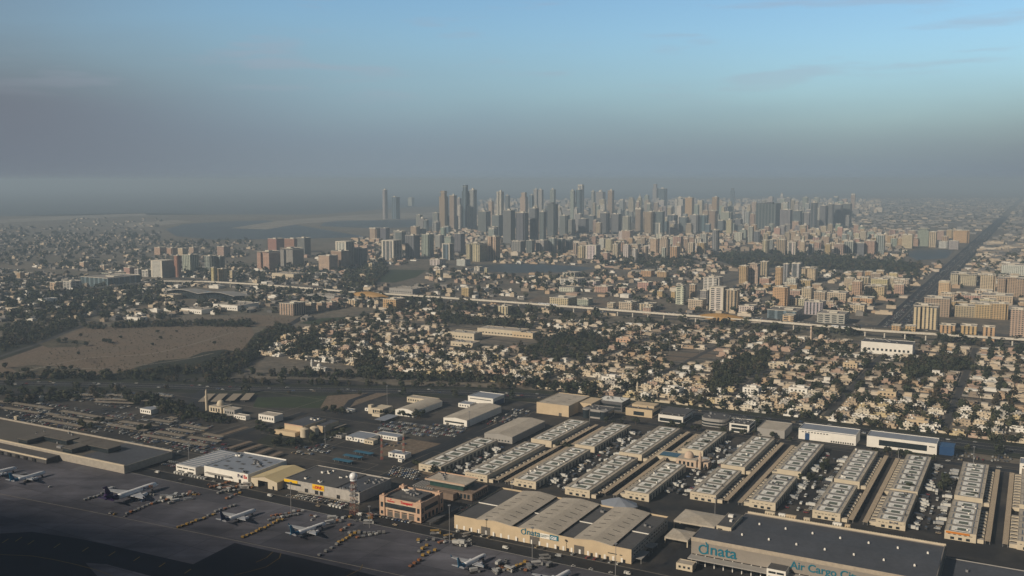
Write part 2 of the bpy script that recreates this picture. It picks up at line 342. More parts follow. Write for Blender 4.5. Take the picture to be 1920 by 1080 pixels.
def slab_material(m):
    """adds slab bays of slightly different tone, joints and long rubber streaks to the apron concrete"""
    t = m.node_tree; b = t.nodes['Principled BSDF']; src = b.inputs['Base Color'].links[0].from_socket
    g = t.nodes.new('ShaderNodeNewGeometry'); mp_ = t.nodes.new('ShaderNodeMapping'); mp_.inputs['Rotation'].default_value = (0, 0, R(GRID)); t.links.new(g.outputs['Position'], mp_.inputs[0])
    br = t.nodes.new('ShaderNodeTexBrick'); t.links.new(mp_.outputs[0], br.inputs['Vector']); br.inputs['Scale'].default_value = 1; br.inputs['Brick Width'].default_value = 46; br.inputs['Row Height'].default_value = 30; br.inputs['Mortar Size'].default_value = .35
    br.offset = 0; br.inputs['Color1'].default_value = (.78, .78, .80, 1); br.inputs['Color2'].default_value = (1.18, 1.17, 1.15, 1); br.inputs['Mortar'].default_value = (.55, .55, .55, 1); br.inputs['Bias'].default_value = 0
    mp2_ = t.nodes.new('ShaderNodeMapping'); mp2_.inputs['Rotation'].default_value = (0, 0, R(GRID + 8)); mp2_.inputs['Scale'].default_value = (.006, .06, 1); t.links.new(g.outputs['Position'], mp2_.inputs[0])
    n = t.nodes.new('ShaderNodeTexNoise'); n.inputs['Scale'].default_value = 1; n.inputs['Detail'].default_value = 8; n.inputs['Roughness'].default_value = .7; t.links.new(mp2_.outputs[0], n.inputs['Vector'])
    r_ = t.nodes.new('ShaderNodeMapRange'); t.links.new(n.outputs['Fac'], r_.inputs[0]); r_.inputs[1].default_value = .35; r_.inputs[2].default_value = .6; r_.inputs[3].default_value = .62; r_.inputs[4].default_value = 1.08
    x = t.nodes.new('ShaderNodeMix'); x.data_type = 'RGBA'; x.blend_type = 'MULTIPLY'; x.inputs[0].default_value = 1; t.links.new(src, x.inputs[6]); t.links.new(br.outputs['Color'], x.inputs[7])
    y = t.nodes.new('ShaderNodeVectorMath'); y.operation = 'SCALE'; t.links.new(x.outputs[2], y.inputs[0]); t.links.new(r_.outputs[0], y.inputs['Scale']); t.links.new(y.outputs[0], b.inputs['Base Color'])
slab_material(M_APRON)
# ---------------------------------------------------------------- ground
def sheet(name, half_x, y0, y1, z, mat, n=40):
    m = MB(mat)
    xs = [half_x * (2 * i / n - 1) for i in range(n + 1)]; ys = [y0 + (y1 - y0) * (j / n) for j in range(n + 1)]
    for i in range(n):
        for j in range(n): m.quad([(xs[i], ys[j], z), (xs[i + 1], ys[j], z), (xs[i + 1], ys[j + 1], z), (xs[i], ys[j + 1], z)])
    return tag(m.build(name), kind='structure')
sheet('ground', 42000, -3000, 60000, -0.6, M_GROUND, 12)
def uvpatch(name, v0, v1, u0, u1, z, mat, kind='structure'):
    m = MB(mat); m.quad([G(u0, v0, z), G(u0, v1, z), G(u1, v1, z), G(u1, v0, z)]); return tag(m.build(name), kind=kind)

uvpatch('apron', -1900, 700, 250, 655, -0.30, M_APRON)
patch('taxiway', [(-500, 1035), (-60, 1004), (60, 997), (160, 1012), (362, 1058), (440, 1018), (560, 1045), (700, 1078), (1100, 1180), (1100, 1400), (-900, 1400)], -0.22, M_TAXI)
patch('apron_island', [(160, 1055), (200, 1058), (290, 1082), (340, 1100), (200, 1100)], -0.17, M_APRON)
uvpatch('airside_road', -1700, 600, 655, 672, -0.16, M_ASPH)
uvpatch('airport_pavement', -1700, 900, 672, 1130, -0.40, M_PAVE)
HWY = smooth_line([(-700, 700), (-300, 706), (0, 717), (250, 722), (480, 729), (700, 732), (940, 738), (1140, 755), (1300, 772), (1440, 788), (1600, 806), (1920, 845), (2300, 892)], 40)
ribbon('highway_verge', None, 74, -0.26, M_SCRUB, world=[p + Vector((0, 0, -0.26)) for p in HWY])
ribbon('highway', None, 30, -0.12, M_ASPH, world=[p + Vector((0, 0, -0.12)) for p in HWY])
for k_, o_ in enumerate((-14.2, -0.8, 0.8, 14.2)):
    ribbon('highway_edge_line', None, 0.35, -0.06, M_MARKW, world=[p + Vector((0, 0, -0.06)) for p in HWY], off=o_)
# sandy plots, the big sand field and the lawns
patch('sand_field', [(-60, 712), (0, 676), (75, 650), (160, 613), (300, 612), (470, 612), (478, 625), (455, 655), (405, 678), (300, 690), (180, 704), (60, 712)], -0.2, M_SAND)
patch('scrub_belt', [(-300, 716), (60, 711), (180, 703), (300, 690), (405, 677), (455, 655), (478, 625), (520, 610), (500, 640), (440, 688), (400, 706), (250, 716), (0, 716), (-300, 722)], -0.24, M_SCRUB)
patch('green_belt', [(-400, 700), (-200, 660), (150, 610), (75, 648), (0, 675), (-60, 711)], -0.24, M_SCRUB)
patch('sports_field', [(482, 745), (614, 742), (600, 765), (474, 764)], -0.2, M_LAWN)
patch('sand_plot', [(614, 742), (700, 736), (740, 735), (700, 748), (660, 762), (640, 775), (600, 765)], -0.22, M_SAND)
patch('storage_sand_plot', [(715, 842), (740, 828), (835, 832), (790, 850), (720, 855)], -0.2, M_SAND)
patch('silo_lawn', [(480, 828), (530, 800), (640, 792), (660, 805), (600, 832), (560, 840), (500, 838)], -0.3, M_SCRUB)
patch('curved_verge', [(760, 882), (790, 888), (880, 905), (870, 895), (800, 876), (775, 870)], -0.2, M_SAND)
patch('playing_field', [(690, 528), (705, 505), (800, 506), (780, 520), (740, 530)], -0.2, M_LAWN)
patch('school_lawn', [(560, 606), (600, 597), (680, 592), (700, 598), (640, 604), (590, 609)], -0.2, M_LAWN)
patch('green_park', [(1320, 480), (1420, 478), (1600, 486), (1740, 500), (1720, 512), (1560, 505), (1380, 500)], -0.2, M_SCRUB)
patch('dry_lot', [(380, 604), (480, 590), (560, 600), (520, 612), (420, 612)], -0.2, M_SAND)
patch('sandy_lot', [(970, 600 - 30), (1010, 556), (1180, 566), (1160, 580), (1020, 572)], -0.2, M_SAND)
patch('open_sand_lot', [(1240, 665), (1330, 660), (1345, 668), (1250, 678)], -0.2, M_SAND)
patch('parade_ground', [(1760, 545), (1860, 545), (1900, 556), (1790, 558)], -0.2, M_SAND)
# water and pale spits of sand
patch('lagoon', [(310, 430), (345, 420), (420, 415), (500, 413), (560, 422), (640, 436), (690, 444), (560, 448), (400, 449), (330, 443)], -0.2, M_WATER)
patch('lagoon_channel', [(610, 415), (690, 412), (830, 412), (850, 424), (700, 428), (600, 424)], -0.2, M_WATER)
patch('storm_pond', [(900, 496), (1000, 494), (1120, 502), (1080, 510), (960, 512), (880, 506)], -0.2, M_WATER)
patch('park_lake', [(1690, 474), (1720, 468), (1790, 468), (1775, 484), (1720, 488)], -0.2, M_WATER)
patch('sea', [(-700, 411), (0, 405), (250, 399), (420, 402), (600, 402), (760, 389), (1000, 380), (1500, 366), (1600, 352), (-700, 352)], -0.3, M_WATER)
M_SPIT = pmat('bleached spit sand', (0.25, 0.23, 0.20), 0.95, 0.3, 0.02, coord='W', var2=0.3, scale2=0.003)
patch('sandbar', [(430, 428), (520, 414), (640, 405), (720, 400), (880, 398), (860, 410), (640, 414), (560, 420), (500, 430)], -0.1, M_SPIT)
patch('beach', [(0, 412), (120, 405), (270, 400), (280, 404), (140, 411), (0, 418)], -0.1, M_SPIT)
patch('sandbar', [(230, 420), (330, 412), (360, 416), (290, 424), (250, 430)], -0.1, M_SPIT)
patch('sandbar', [(640, 452), (760, 446), (830, 452), (760, 462), (660, 462)], -0.1, M_SAND)
# inner roads
def uroad(v, u0, u1, wd, mat=M_ASPH, z=-0.18, name='road'): return uvpatch(name, v - wd / 2, v + wd / 2, u0, u1, z, mat)
def vroad(u, v0, v1, wd, mat=M_ASPH, z=-0.15, name='road'): return uvpatch(name, v0, v1, u - wd / 2, u + wd / 2, z, mat)
uroad(-250, 2075, 9000, 64, M_ASPH, name='avenue')
uroad(-250, 2075, 9000, 3, M_GROUND, z=-0.06, name='avenue_median')
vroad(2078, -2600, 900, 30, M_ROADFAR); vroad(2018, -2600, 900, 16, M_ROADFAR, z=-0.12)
patch('villa_yards', [(400, 708), (470, 655), (530, 612), (600, 594), (690, 583), (960, 592), (1290, 610), (1600, 638), (2140, 672), (2140, 856), (1920, 832), (1600, 793), (1300, 760), (1130, 742), (940, 718), (700, 714)], -0.24, M_YARD)
patch('town_yards', [(480, 560), (560, 500), (900, 470), (1400, 440), (1900, 430), (2300, 480), (2300, 650), (1300, 596), (700, 560)], -0.42, M_YARD)
uroad(-1150, 1010, 1210, 16); 
ribbon('road', None, 15, -0.13, M_ASPH, world=[p + Vector((0, 0, -0.13)) for p in smooth_line([(340, 780), (385, 730), (440, 690), (500, 640), (545, 608), (600, 575)])])
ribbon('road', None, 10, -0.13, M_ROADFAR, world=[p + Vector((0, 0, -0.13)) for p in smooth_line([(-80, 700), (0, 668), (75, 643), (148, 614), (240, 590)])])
ribbon('road', None, 12, -0.10, M_ASPH, world=[p + Vector((0, 0, -0.10)) for p in smooth_line([(760, 862), (830, 835), (905, 800), (960, 772), (1000, 756)])])
ribbon('road', None, 10, -0.10, M_ASPH, world=[p + Vector((0, 0, -0.10)) for p in smooth_line([(700, 736), (660, 750), (640, 775), (700, 790), (760, 800)])])
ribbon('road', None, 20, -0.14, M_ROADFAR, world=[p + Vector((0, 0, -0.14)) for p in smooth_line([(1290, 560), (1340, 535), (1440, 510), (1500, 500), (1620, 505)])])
# apron markings: joints, stand lines
for q in ((0, 926), (60, 941), (180, 970), (270, 985)): pass
ribbon('apron_joint_line', [(-100, 905), (0, 926), (150, 955), (300, 985), (450, 1015), (700, 1068), (900, 1110)], 0.8, -0.14, M_CONC)
for x, y in ((10, 1013), (35, 1010), (58, 1016), (107, 1022), (160, 1029), (210, 1037), (256, 1047), (304, 1058), (352, 1070)):
    ribbon('taxiway_marking', [(x - 6, y + 5), (x + 6, y - 3)], 0.9, -0.12, M_MARK)
ribbon('taxiway_line', None, 0.6, -0.13, M_MARK, world=[p + Vector((0, 0, -0.13)) for p in smooth_line([(-40, 1040), (60, 1042), (180, 1068), (260, 1100)], 20)])
for px_ in ([(440, 1078), (500, 1062), (524, 1046), (527, 1036)], [(480, 1054), (500, 1045), (512, 1034)], [(640, 1085), (660, 1075), (676, 1067), (680, 1058)]):
    ribbon('taxiway_line', None, 0.5, -0.12, M_MARK, world=[p + Vector((0, 0, -0.12)) for p in smooth_line(px_, 10)])

# ---------------------------------------------------------------- lettering
def text_mesh(body, size, mat, bold=0.02, shear=0.0, spacing=1.0):
    c = bpy.data.curves.new('lettering', 'FONT'); c.body = body; c.size = size; c.offset = bold * size; c.extrude = 0.06
    c.shear = shear; c.space_character = spacing
    o = bpy.data.objects.new('lettering', c); COL.objects.link(o)
    dg = bpy.context.evaluated_depsgraph_get(); me = bpy.data.meshes.new_from_object(o.evaluated_get(dg))
    bpy.data.objects.remove(o); bpy.data.curves.remove(c)
    me.materials.clear(); me.materials.append(mat); me.name = 'lettering'
    return me
def lettering(body, size, mat, parent, x, y, z, bold=0.02, face='front', shear=0.0, sx=1.0, spacing=1.0):
    me = text_mesh(body, size, mat, bold, shear, spacing)
    o = bpy.data.objects.new('lettering', me); COL.objects.link(o); o.parent = parent
    o.location = (x, y, z); o.rotation_euler = (R(90), 0, 0 if face == 'front' else R(90)); o.scale = (sx, 1, 1); return o
def carrier_word(size, parent, x, y, z):
    """the teal handling company word: bowl with a bent stem, then n a t a"""
    lettering('nata', size * 1.32, M_TEAL, parent, x + size * 0.86, y, z, 0.012, sx=1.06)
    m = MB(M_TEAL); n = 32; r, t = size * 0.37, size * 0.13; cx, cz = x + size * 0.30, z + size * 0.32
    pts = [(cx + (r) * math.cos(a) * 1.0, cz + r * math.sin(a)) for a in [R(60 + 330 * i / n) for i in range(n + 1)]]
    for i in range(n):
        a0 = R(50 + 330 * i / n); a1 = R(50 + 330 * (i + 1) / n)
        for (ra, rb) in ((r - t / 2, r + t / 2),):
            m.quad([(cx + ra * math.cos(a0), y - 0.06, cz + ra * math.sin(a0)), (cx + ra * math.cos(a1), y - 0.06, cz + ra * math.sin(a1)), (cx + rb * math.cos(a1), y - 0.06, cz + rb * math.sin(a1)), (cx + rb * math.cos(a0), y - 0.06, cz + rb * math.sin(a0))])
    sx = cx + r
    m.quad([(sx - t / 2, y - 0.07, z - size * 0.02), (sx + t / 2, y - 0.07, z - size * 0.02), (sx + t / 2, y - 0.07, z + size * 0.86), (sx - t / 2, y - 0.07, z + size * 0.86)][::1])
    m.quad([(sx - t * 1.7, y - 0.075, z + size * 1.02), (sx - t * 0.7, y - 0.075, z + size * 1.02), (sx + t * 0.5, y - 0.075, z + size * 0.62), (sx - t * 0.5, y - 0.075, z + size * 0.62)][::-1])
    m.build('lettering', parent)

# ---------------------------------------------------------------- generic things
def rooftop_units(parent, x0, x1, y0, y1, z, n, seed, mat=M_STEEL, s=(1.5, 4)):
    q = random.Random(seed)
    for _ in range(n):
        m = MB(mat, M_DARK); a = q.uniform(*s); b = q.uniform(*s); x, y = q.uniform(x0, x1), q.uniform(y0, y1)
        m.cbox(x, y, z, a, b, q.uniform(.9, 2.0)); m.cyl(x, y, z + 1.0, z + 2.2, min(a, b) * .3, n=8, mi=1); m.build('roof_unit', parent)
def block(name, v0, v1, u0, u1, h, wall, roof, label, cat, par=0.6, group=None):
    """walls with a parapet round a sunk roof"""
    t = at(u0, v0, label, cat, group, name)
    w_, d_ = v1 - v0, u1 - u0
    m = MB(wall); k = 0.35
    m.box(0, w_, 0, k, 0, h + par); m.box(0, w_, d_ - k, d_, 0, h + par); m.box(0, k, k, d_ - k, 0, h + par); m.box(w_ - k, w_, k, d_ - k, 0, h + par)
    m.build('wall', t)
    m = MB(roof); m.box(k, w_ - k, k, d_ - k, h - 0.3, h); m.build('roof', t)
    return t
def wins(t, face, a0, a1, z0, z1, n, gap=0.3, w_=0, off=0.06, mat=M_GLASS, name='window', d=0):
    """a row of n windows on a wall; face 'f' front (y = 0 side) or 'r' right (x = w_)"""
    s_ = (a1 - a0) / n; me = None
    for i in range(n):
        if me is None:
            m = MB(mat); g = s_ * (1 - gap)
            if face == 'f': m.box(0, g, -off, 0.1, 0, z1 - z0, bottom=True)
            else: m.box(-0.1, off, 0, g, 0, z1 - z0, bottom=True)
            me = m.mesh(name)
        o = bpy.data.objects.new(name, me); COL.objects.link(o); o.parent = t
        q = a0 + s_ * i + s_ * gap / 2
        o.location = (q, d, z0) if face == 'f' else (w_, q, z0)
def doors(t, face, spots, wd, ht, w_=0, mat=M_DOOR, d=0):
    m = MB(mat)
    if face == 'f': m.box(-wd / 2, wd / 2, -0.12, 0.1, 0.02, ht)
    elif face == 'r': m.box(-0.1, 0.12, -wd / 2, wd / 2, 0.02, ht)
    else: m.box(-0.12, 0.1, -wd / 2, wd / 2, 0.02, ht)
    me = m.mesh('door')
    for q in spots:
        o = bpy.data.objects.new('door', me); COL.objects.link(o); o.parent = t; o.location = (q, d, 0) if face == 'f' else (w_, q, 0)

# 1 --- three-arched equipment hall
def arched_hall():
    v0, v1, u0, u1, h = -430.0, -266.0, 680.0, 765.0, 11.5
    t = at(u0, v0, 'long beige hall with three pale arched roofs and teal lettering beside the apron road', 'hangar', name='arched_hall')
    W_, D_ = v1 - v0, u1 - u0
    arches = ((22, 57), (63, 100), (114, 148)); rise = 1.9
    def rz(x):
        for a, b in arches:
            if a <= x <= b:
                q = (x - a) / (b - a); return h + 0.5 + rise * (1 - abs(2 * q - 1) ** 1.15)
        return h + 0.4
    xs = sorted(set([0, W_] + [a + (b - a) * i / 10 for a, b in arches for i in range(11)]))
    m = MB(M_BEIGE)
    for i in range(len(xs) - 1):
        a, b = xs[i], xs[i + 1]
        m.quad([(a, 0, 0), (b, 0, 0), (b, 0, rz(b)), (a, 0, rz(a))]); m.quad([(b, D_, 0), (a, D_, 0), (a, D_, rz(a)), (b, D_, rz(b))])
    m.quad([(0, D_, 0), (0, 0, 0), (0, 0, h + .4), (0, D_, h + .4)]); m.build('wall', t)
    m = MB(M_GREYW); m.quad([(W_, 0, 0), (W_, D_, 0), (W_, D_, h + .4), (W_, 0, h + .4)]); tag(m.build('wall', t), 'long grey side wall')
    for a, b in arches:
        m = MB(M_ROOFB)
        for i in range(10):
            x0, x1 = a + (b - a) * i / 10, a + (b - a) * (i + 1) / 10
            m.quad([(x0, -.4, rz(x0) + .15), (x1, -.4, rz(x1) + .15), (x1, D_ + .4, rz(x1) + .15), (x0, D_ + .4, rz(x0) + .15)])
            m.quad([(x0, -.4, rz(x0) - .3), (x1, -.4, rz(x1) - .3), (x1, -.4, rz(x1) + .15), (x0, -.4, rz(x0) + .15)])
        r_ = m.build('arched_roof', t)
        for side in (.25, .75):
            for k in range(7):
                y = 8 + k * (D_ - 12) / 7; x0, x1 = a + (b - a) * (side - .10), a + (b - a) * (side + .10)
                s_ = MB(M_DARK); z0_, z1_ = rz(x0) + .22, rz(x1) + .22
                s_.quad([(x0, y, z0_), (x1, y - .6, z1_), (x1, y + .1, z1_ + .05), (x0, y + .7, z0_ + .05)]); s_.quad([(x0, y, z0_ - .1), (x1, y - .6, z1_ - .1), (x1, y - .6, z1_), (x0, y, z0_)])
                s_.build('roof_vent', r_)
    for a, b in ((0.4, 22), (57, 63), (100, 114), (148, W_ - .4)):
        m = MB(M_ROOFG); m.box(a, b, .4, D_ - .4, h - 1.4, h - .9); r_ = m.build('flat_roof', t)
        m = MB(M_WHITE); m.box(a, b, D_ * .47, D_ * .47 + .7, h - .9, h - .2); m.build('roof_rib', r_)
    doors(t, 'f', (31.5, 78.5, 119), 9, 6.6, mat=M_DOOR)
    doors(t, 'f', (16, 24, 40, 62, 100, 109, 130, 137, 144, 158), 2.2, 2.6, mat=M_DARK)
    wins(t, 'r', 4, D_ - 3, 8.2, 9.4, 14, .45, W_); wins(t, 'r', 4, D_ - 3, 5.0, 6.2, 14, .45, W_)
    m = MB(M_WHITE)
    for k in range(22): m.box(2 + k * 7.3, 3.6 + k * 7.3, -.25, 0, 0, 3.6)
    m.build('pipe_bracket', t)
    m = MB(M_GREYW)
    for y0, y1 in ((4, 22), (30, 42)): m.box(W_, W_ + 7, y0, y1, 3.6, 3.9, bottom=True); m.bar((W_ + 6.5, y0 + .3, 0), (W_ + 6.5, y0 + .3, 3.6), .15); m.bar((W_ + 6.5, y1 - .3, 0), (W_ + 6.5, y1 - .3, 3.6), .15)
    m.build('awning', t)
    carrier_word(5.4, t, 66.5, -.25, 7.4)
    m = MB(M_TEAL); m.box(92.6, 100.5, -.25, 0, 6.8, 11.0, bottom=True); b_ = m.build('sign_board', t)
    lettering('GSE', 3.4, M_WPAINT, t, 93.2, -.40, 7.6, 0.03)
    m = MB(M_WHITE); m.box(83.6, 92.4, -.2, 0, 6.8, 11.0, bottom=True); m.build('sign_board', t)
    lettering('Ground Support\nEquipment', 1.15, M_TEAL, t, 84.2, -.33, 9.3, 0.0)
    wins(t, 'f', 144, 152, 5.3, 6.0, 1, .02); wins(t, 'f', 154, 156.5, 5.3, 6.0, 1, .1); rooftop_units(t, 150, 160, 55, 60, h - .9, 2, 3); rooftop_units(t, 103, 110, 66, 72, h - .9, 1, 5)
arched_hall()

# 2 --- air cargo hall at the lower right edge
def cargo_hall():
    v0, u0, h = -225.0, 703.0, 21.0
    t = at(u0, v0, 'huge tan cargo hall with slate roof and big teal lettering along its front wall', 'warehouse', name='cargo_hall')
    W_, D_ = 176.0, 76.0
    m = MB(M_GREYW if False else pmat('tan grey cladding', (0.265, 0.24, 0.215), 0.75, 0.07, 0.06, var2=0.05, scale2=0.4))
    m.box(0, W_, 0, .5, 9.0, h + 1.2, bottom=True); m.box(0, .5, .5, 26, 0, h + 1.2); m.box(W_ - .5, W_, .5, D_, 0, h + 1.2); m.box(.5, 22, 25.5, 26, 0, h + .3); m.box(22, 22.5, 25.5, D_, 0, h + .3); m.box(22, W_, D_ - .5, D_, 0, h + .8)
    m.build('wall', t)
    m = MB(pmat('pale cornice', (0.40, 0.345, 0.28), .7)); m.box(-.15, W_, -.2, .05, h - 1.9, h + 1.3, bottom=True); m.build('cornice', t)
    m = MB(M_ROOFD)
    rx = lambda y: h + 0.2 + 1.6 * (1 - abs(y - 36) / 40)
    for x0, x1, y0, y1 in ((.5, 22.5, .5, 25.5), (22.5, W_ - .5, .5, 36), (22.5, W_ - .5, 36, D_ - .5)):
        m.quad([(x0, y0, rx(y0)), (x1, y0, rx(y0)), (x1, y1, rx(y1)), (x0, y1, rx(y1))])
    m.build('roof', t)
    for i in range(7):
        for j in (22, 52):
            s_ = MB(M_WHITE, M_DARK); s_.cbox(34 + i * 21 + (j == 52) * 6, j, rx(j) + .05, 1.3, 1.3, .9); s_.dome(34 + i * 21 + (j == 52) * 6, j, rx(j) + .9, .8, 8, 3); s_.build('roof_ventilator', t)
    m = MB(M_GREYW); m.box(0, W_, -9, 0, 7.6, 8.4, bottom=True)
    m.build('canopy', t)
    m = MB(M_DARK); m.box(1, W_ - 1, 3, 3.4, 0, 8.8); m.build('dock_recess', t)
    for k in range(24):
        s_ = MB(M_WHITE); x = 4 + k * 7.2; s_.box(x, x + .6, -.4, .4, 0, 8.8, bottom=True); s_.build('column', t)
    m = MB(M_CREAM); m.box(12, 24, 26.2, 60, 0, h + 4.2); wn = m.build('office_wing', t)
    s_ = MB(M_ROOFG); s_.box(12.4, 23.6, 26.6, 59.6, h + 4.2, h + 4.4); s_.build('roof', wn)
    s_ = MB(M_WHITE); s_.cbox(17, 50, h + 4.4, 4, 3, 2); s_.cbox(20, 40, h + 4.4, 2, 3, 1.5); s_.build('roof_unit', wn)
    for a, b in ((13.2, 18), (5.5, 3)):
        for z in ((h + 1.2),): wins(wn, 'f', 13.2, 17, z, z + .9, 1, .05, d=26.2)
    for z in (h - 4, h - 1.2): wins(wn, 'f', 14, 18, z, z + 1.0, 2, .5, d=26.2)
    carrier_word(9.0, t, 7.2, -.32, 11.0)
    lettering('Air Cargo City', 8.2, M_TEAL, t, 76.5, -.32, 12.2, 0.012)
    m = MB(M_WHITE); m.box(62, 76, -12, -.3, 0, 13.5); bx = m.build('stair_block', t)
    s_ = MB(M_ROOFG); s_.box(62.3, 75.7, -11.7, -.6, 13.5, 13.7); s_.build('roof', bx); 
    for z in (10.2, 6.5): wins(bx, 'f', 63, 75, z, z + 1.6, 2, .1, d=-12)
    # lean-to glazed strip along the back
    m = MB(M_CREAM); m.box(24, W_ + .5, D_ + .01, D_ + 1.2, 0, h + .8 + 1.4); m.build('rear_parapet', t)
    st = MB(M_DARK)
    for k in range(75): st.box(25 + k * 2, 25.3 + k * 2, D_ + .4, D_ + .8, h + 2.2, h + 3.6)
    st.build('railing', t)
    for k, (x, w2) in enumerate(((42, 8), (52, 6), (59, 9), (72, 5), (96, 7), (104, 4))):
        s_ = MB((M_CREAM, M_WHITE, M_BEIGE)[k % 3]); s_.cbox(x, D_ + 2.7, h - 1, w2, 2.6, 5.2); s_.build('plant_box', t)
cargo_hall()
t = block('cargo_annex', -48.5, 80, 690, 778, 13, M_GREYW, M_ROOFD, 'low slate-roofed annex adjoining the right end of the huge cargo hall', 'warehouse')
rooftop_units(t, 8, 100, 10, 80, 13, 9, 11)

# 3 --- rose office block with red lettering
def rose_block():
    W_, D_, h = 45.0, 36.0, 17.0
    t = at(676, -507, 'rose coloured three storey office block with corner towers and red lettering', 'office building', name='office_block')
    m = MB(M_PINK); k = .5
    m.box(1, W_ - 1, 1, 1.5, 0, h); m.box(1, W_ - 1, D_ - 1.5, D_ - 1, 0, h); m.box(1, 1.5, 1.5, D_ - 1.5, 0, h); m.box(W_ - 1.5, W_ - 1, 1.5, D_ - 1.5, 0, h)
    m.build('wall', t)
    m = MB(M_ROOFG); m.box(1.5, W_ - 1.5, 1.5, D_ - 1.5, h - 2.4, h - 1.8); m.build('roof', t)
    for x, y in ((0, 0), (W_ - 5.5, 0), (0, D_ - 5.5), (W_ - 5.5, D_ - 5.5)):
        m = MB(M_PINK); m.box(x, x + 5.5, y, y + 5.5, 0, h + 1.2); m.cbox(x + 2.7, y + 2.7, h + 1.2, 1.6, 1.6, 1.4); tw = m.build('corner_tower', t)
        if y == 0:
            wins(tw, 'f', x + 1.4, x + 4.1, 8.0, 12.5, 1, .0, d=y); wins(tw, 'f', x + 1.4, x + 4.1, 1.5, 4.6, 1, .0, d=y)
            for q in range(3):
                s_ = MB(M_CREAM); s_.box(x + 1.2 + q * 1.2, x + 1.6 + q * 1.2, y - .12, y, 13.2, 16.2, bottom=True); s_.build('moulding', tw)
        if x > 0:
            wins(tw, 'r', y + 1.4, y + 4.1, 8.0, 12.5, 1, .0, x + 5.5); wins(tw, 'r', y + 1.4, y + 4.1, 1.5, 4.6, 1, .0, x + 5.5)
    wins(t, 'f', 6, W_ - 6, 7.8, 12.2, 1, .0, d=1); wins(t, 'r', 7, D_ - 7, 8.5, 12.2, 1, .0, W_ - 1)
    wins(t, 'f', 7, W_ - 7, .2, 4.6, 4, .25, d=1, mat=M_DOOR, name='door'); wins(t, 'f', 7, W_ - 7, 5.0, 6.0, 4, .25, d=1)
    wins(t, 'r', 6, D_ - 6, .8, 5.5, 4, .45, W_ - 1)
    m = MB(M_CREAM); m.box(6, W_ - 6, .6, 1, 12.6, 13.1, bottom=True); m.box(6, W_ - 6, .6, 1, 6.7, 7.2, bottom=True); m.build('ledge', t)
    lettering('Emirates', 2.2, M_LETR, t, 8.2, .78, 13.5, 0.02); m = MB(M_LETR); m.box(11.5, 12.5, .7, .95, 15.6, 16.6); m.build('emblem', t)
    lettering('Transguard', 3.4, M_LETR, t, 22.6, .78, 13.8, 0.035, sx=.82)
    m = MB(M_ROOFG); m.box(16, W_ - 8, 12, 30, h - 1.8, h + .6); pl = m.build('roof_plant', t)
    rooftop_units(pl, 18, W_ - 10, 14, 28, h + .6, 7, 21); rooftop_units(t, 6, 14, 20, 30, h - 1.8, 3, 22, M_WHITE)
rose_block()
# 4 --- glass office behind
t = at(748, -505, 'dark two storey office with broad tan roof and green glass behind the rose office block', 'office building', name='glass_office')
m = MB(pmat('brown stone', (0.20, 0.15, 0.12), .85)); m.box(0, 52, 0, 30, 0, 6.5); m.box(12, 36, -8, 0, 0, 6.0); m.build('wall', t)
m = MB(M_TEALG); m.box(2, 40, 4, 24, 6.5, 12); m.build('glazing', t)
m = MB(M_ROOFB); m.box(-2, 43, 1, 26, 12, 13.0, bottom=True); rf = m.build('roof', t)
m = MB(M_PINK); m.box(-2, 43, 1, 1.5, 13, 13.8); m.box(-2, -1.5, 1.5, 26, 13, 13.8); m.box(-1.5, 43, 25.5, 26, 13, 13.8); m.build('parapet', rf)
rooftop_units(rf, 2, 20, 6, 22, 13, 5, 31); wins(t, 'f', 2, 50, 1, 5.2, 12, .35)
wins(t, 'r', 2, 28, 1, 5, 7, .35, 52)
t = at(716, -515, 'low grey louvred shed with ribbed roof between the two office blocks', 'shed', name='louvre_shed')
m = MB(M_ROOFG); m.box(-4, 20, 30, 46, 0, 5); m.build('wall', t)
m = MB(M_GREYW)
for k in range(9): m.box(-4 + k * 2.7, -2.6 + k * 2.7, 29.6, 46.4, 5, 5.8)
m.build('ribbing', t)

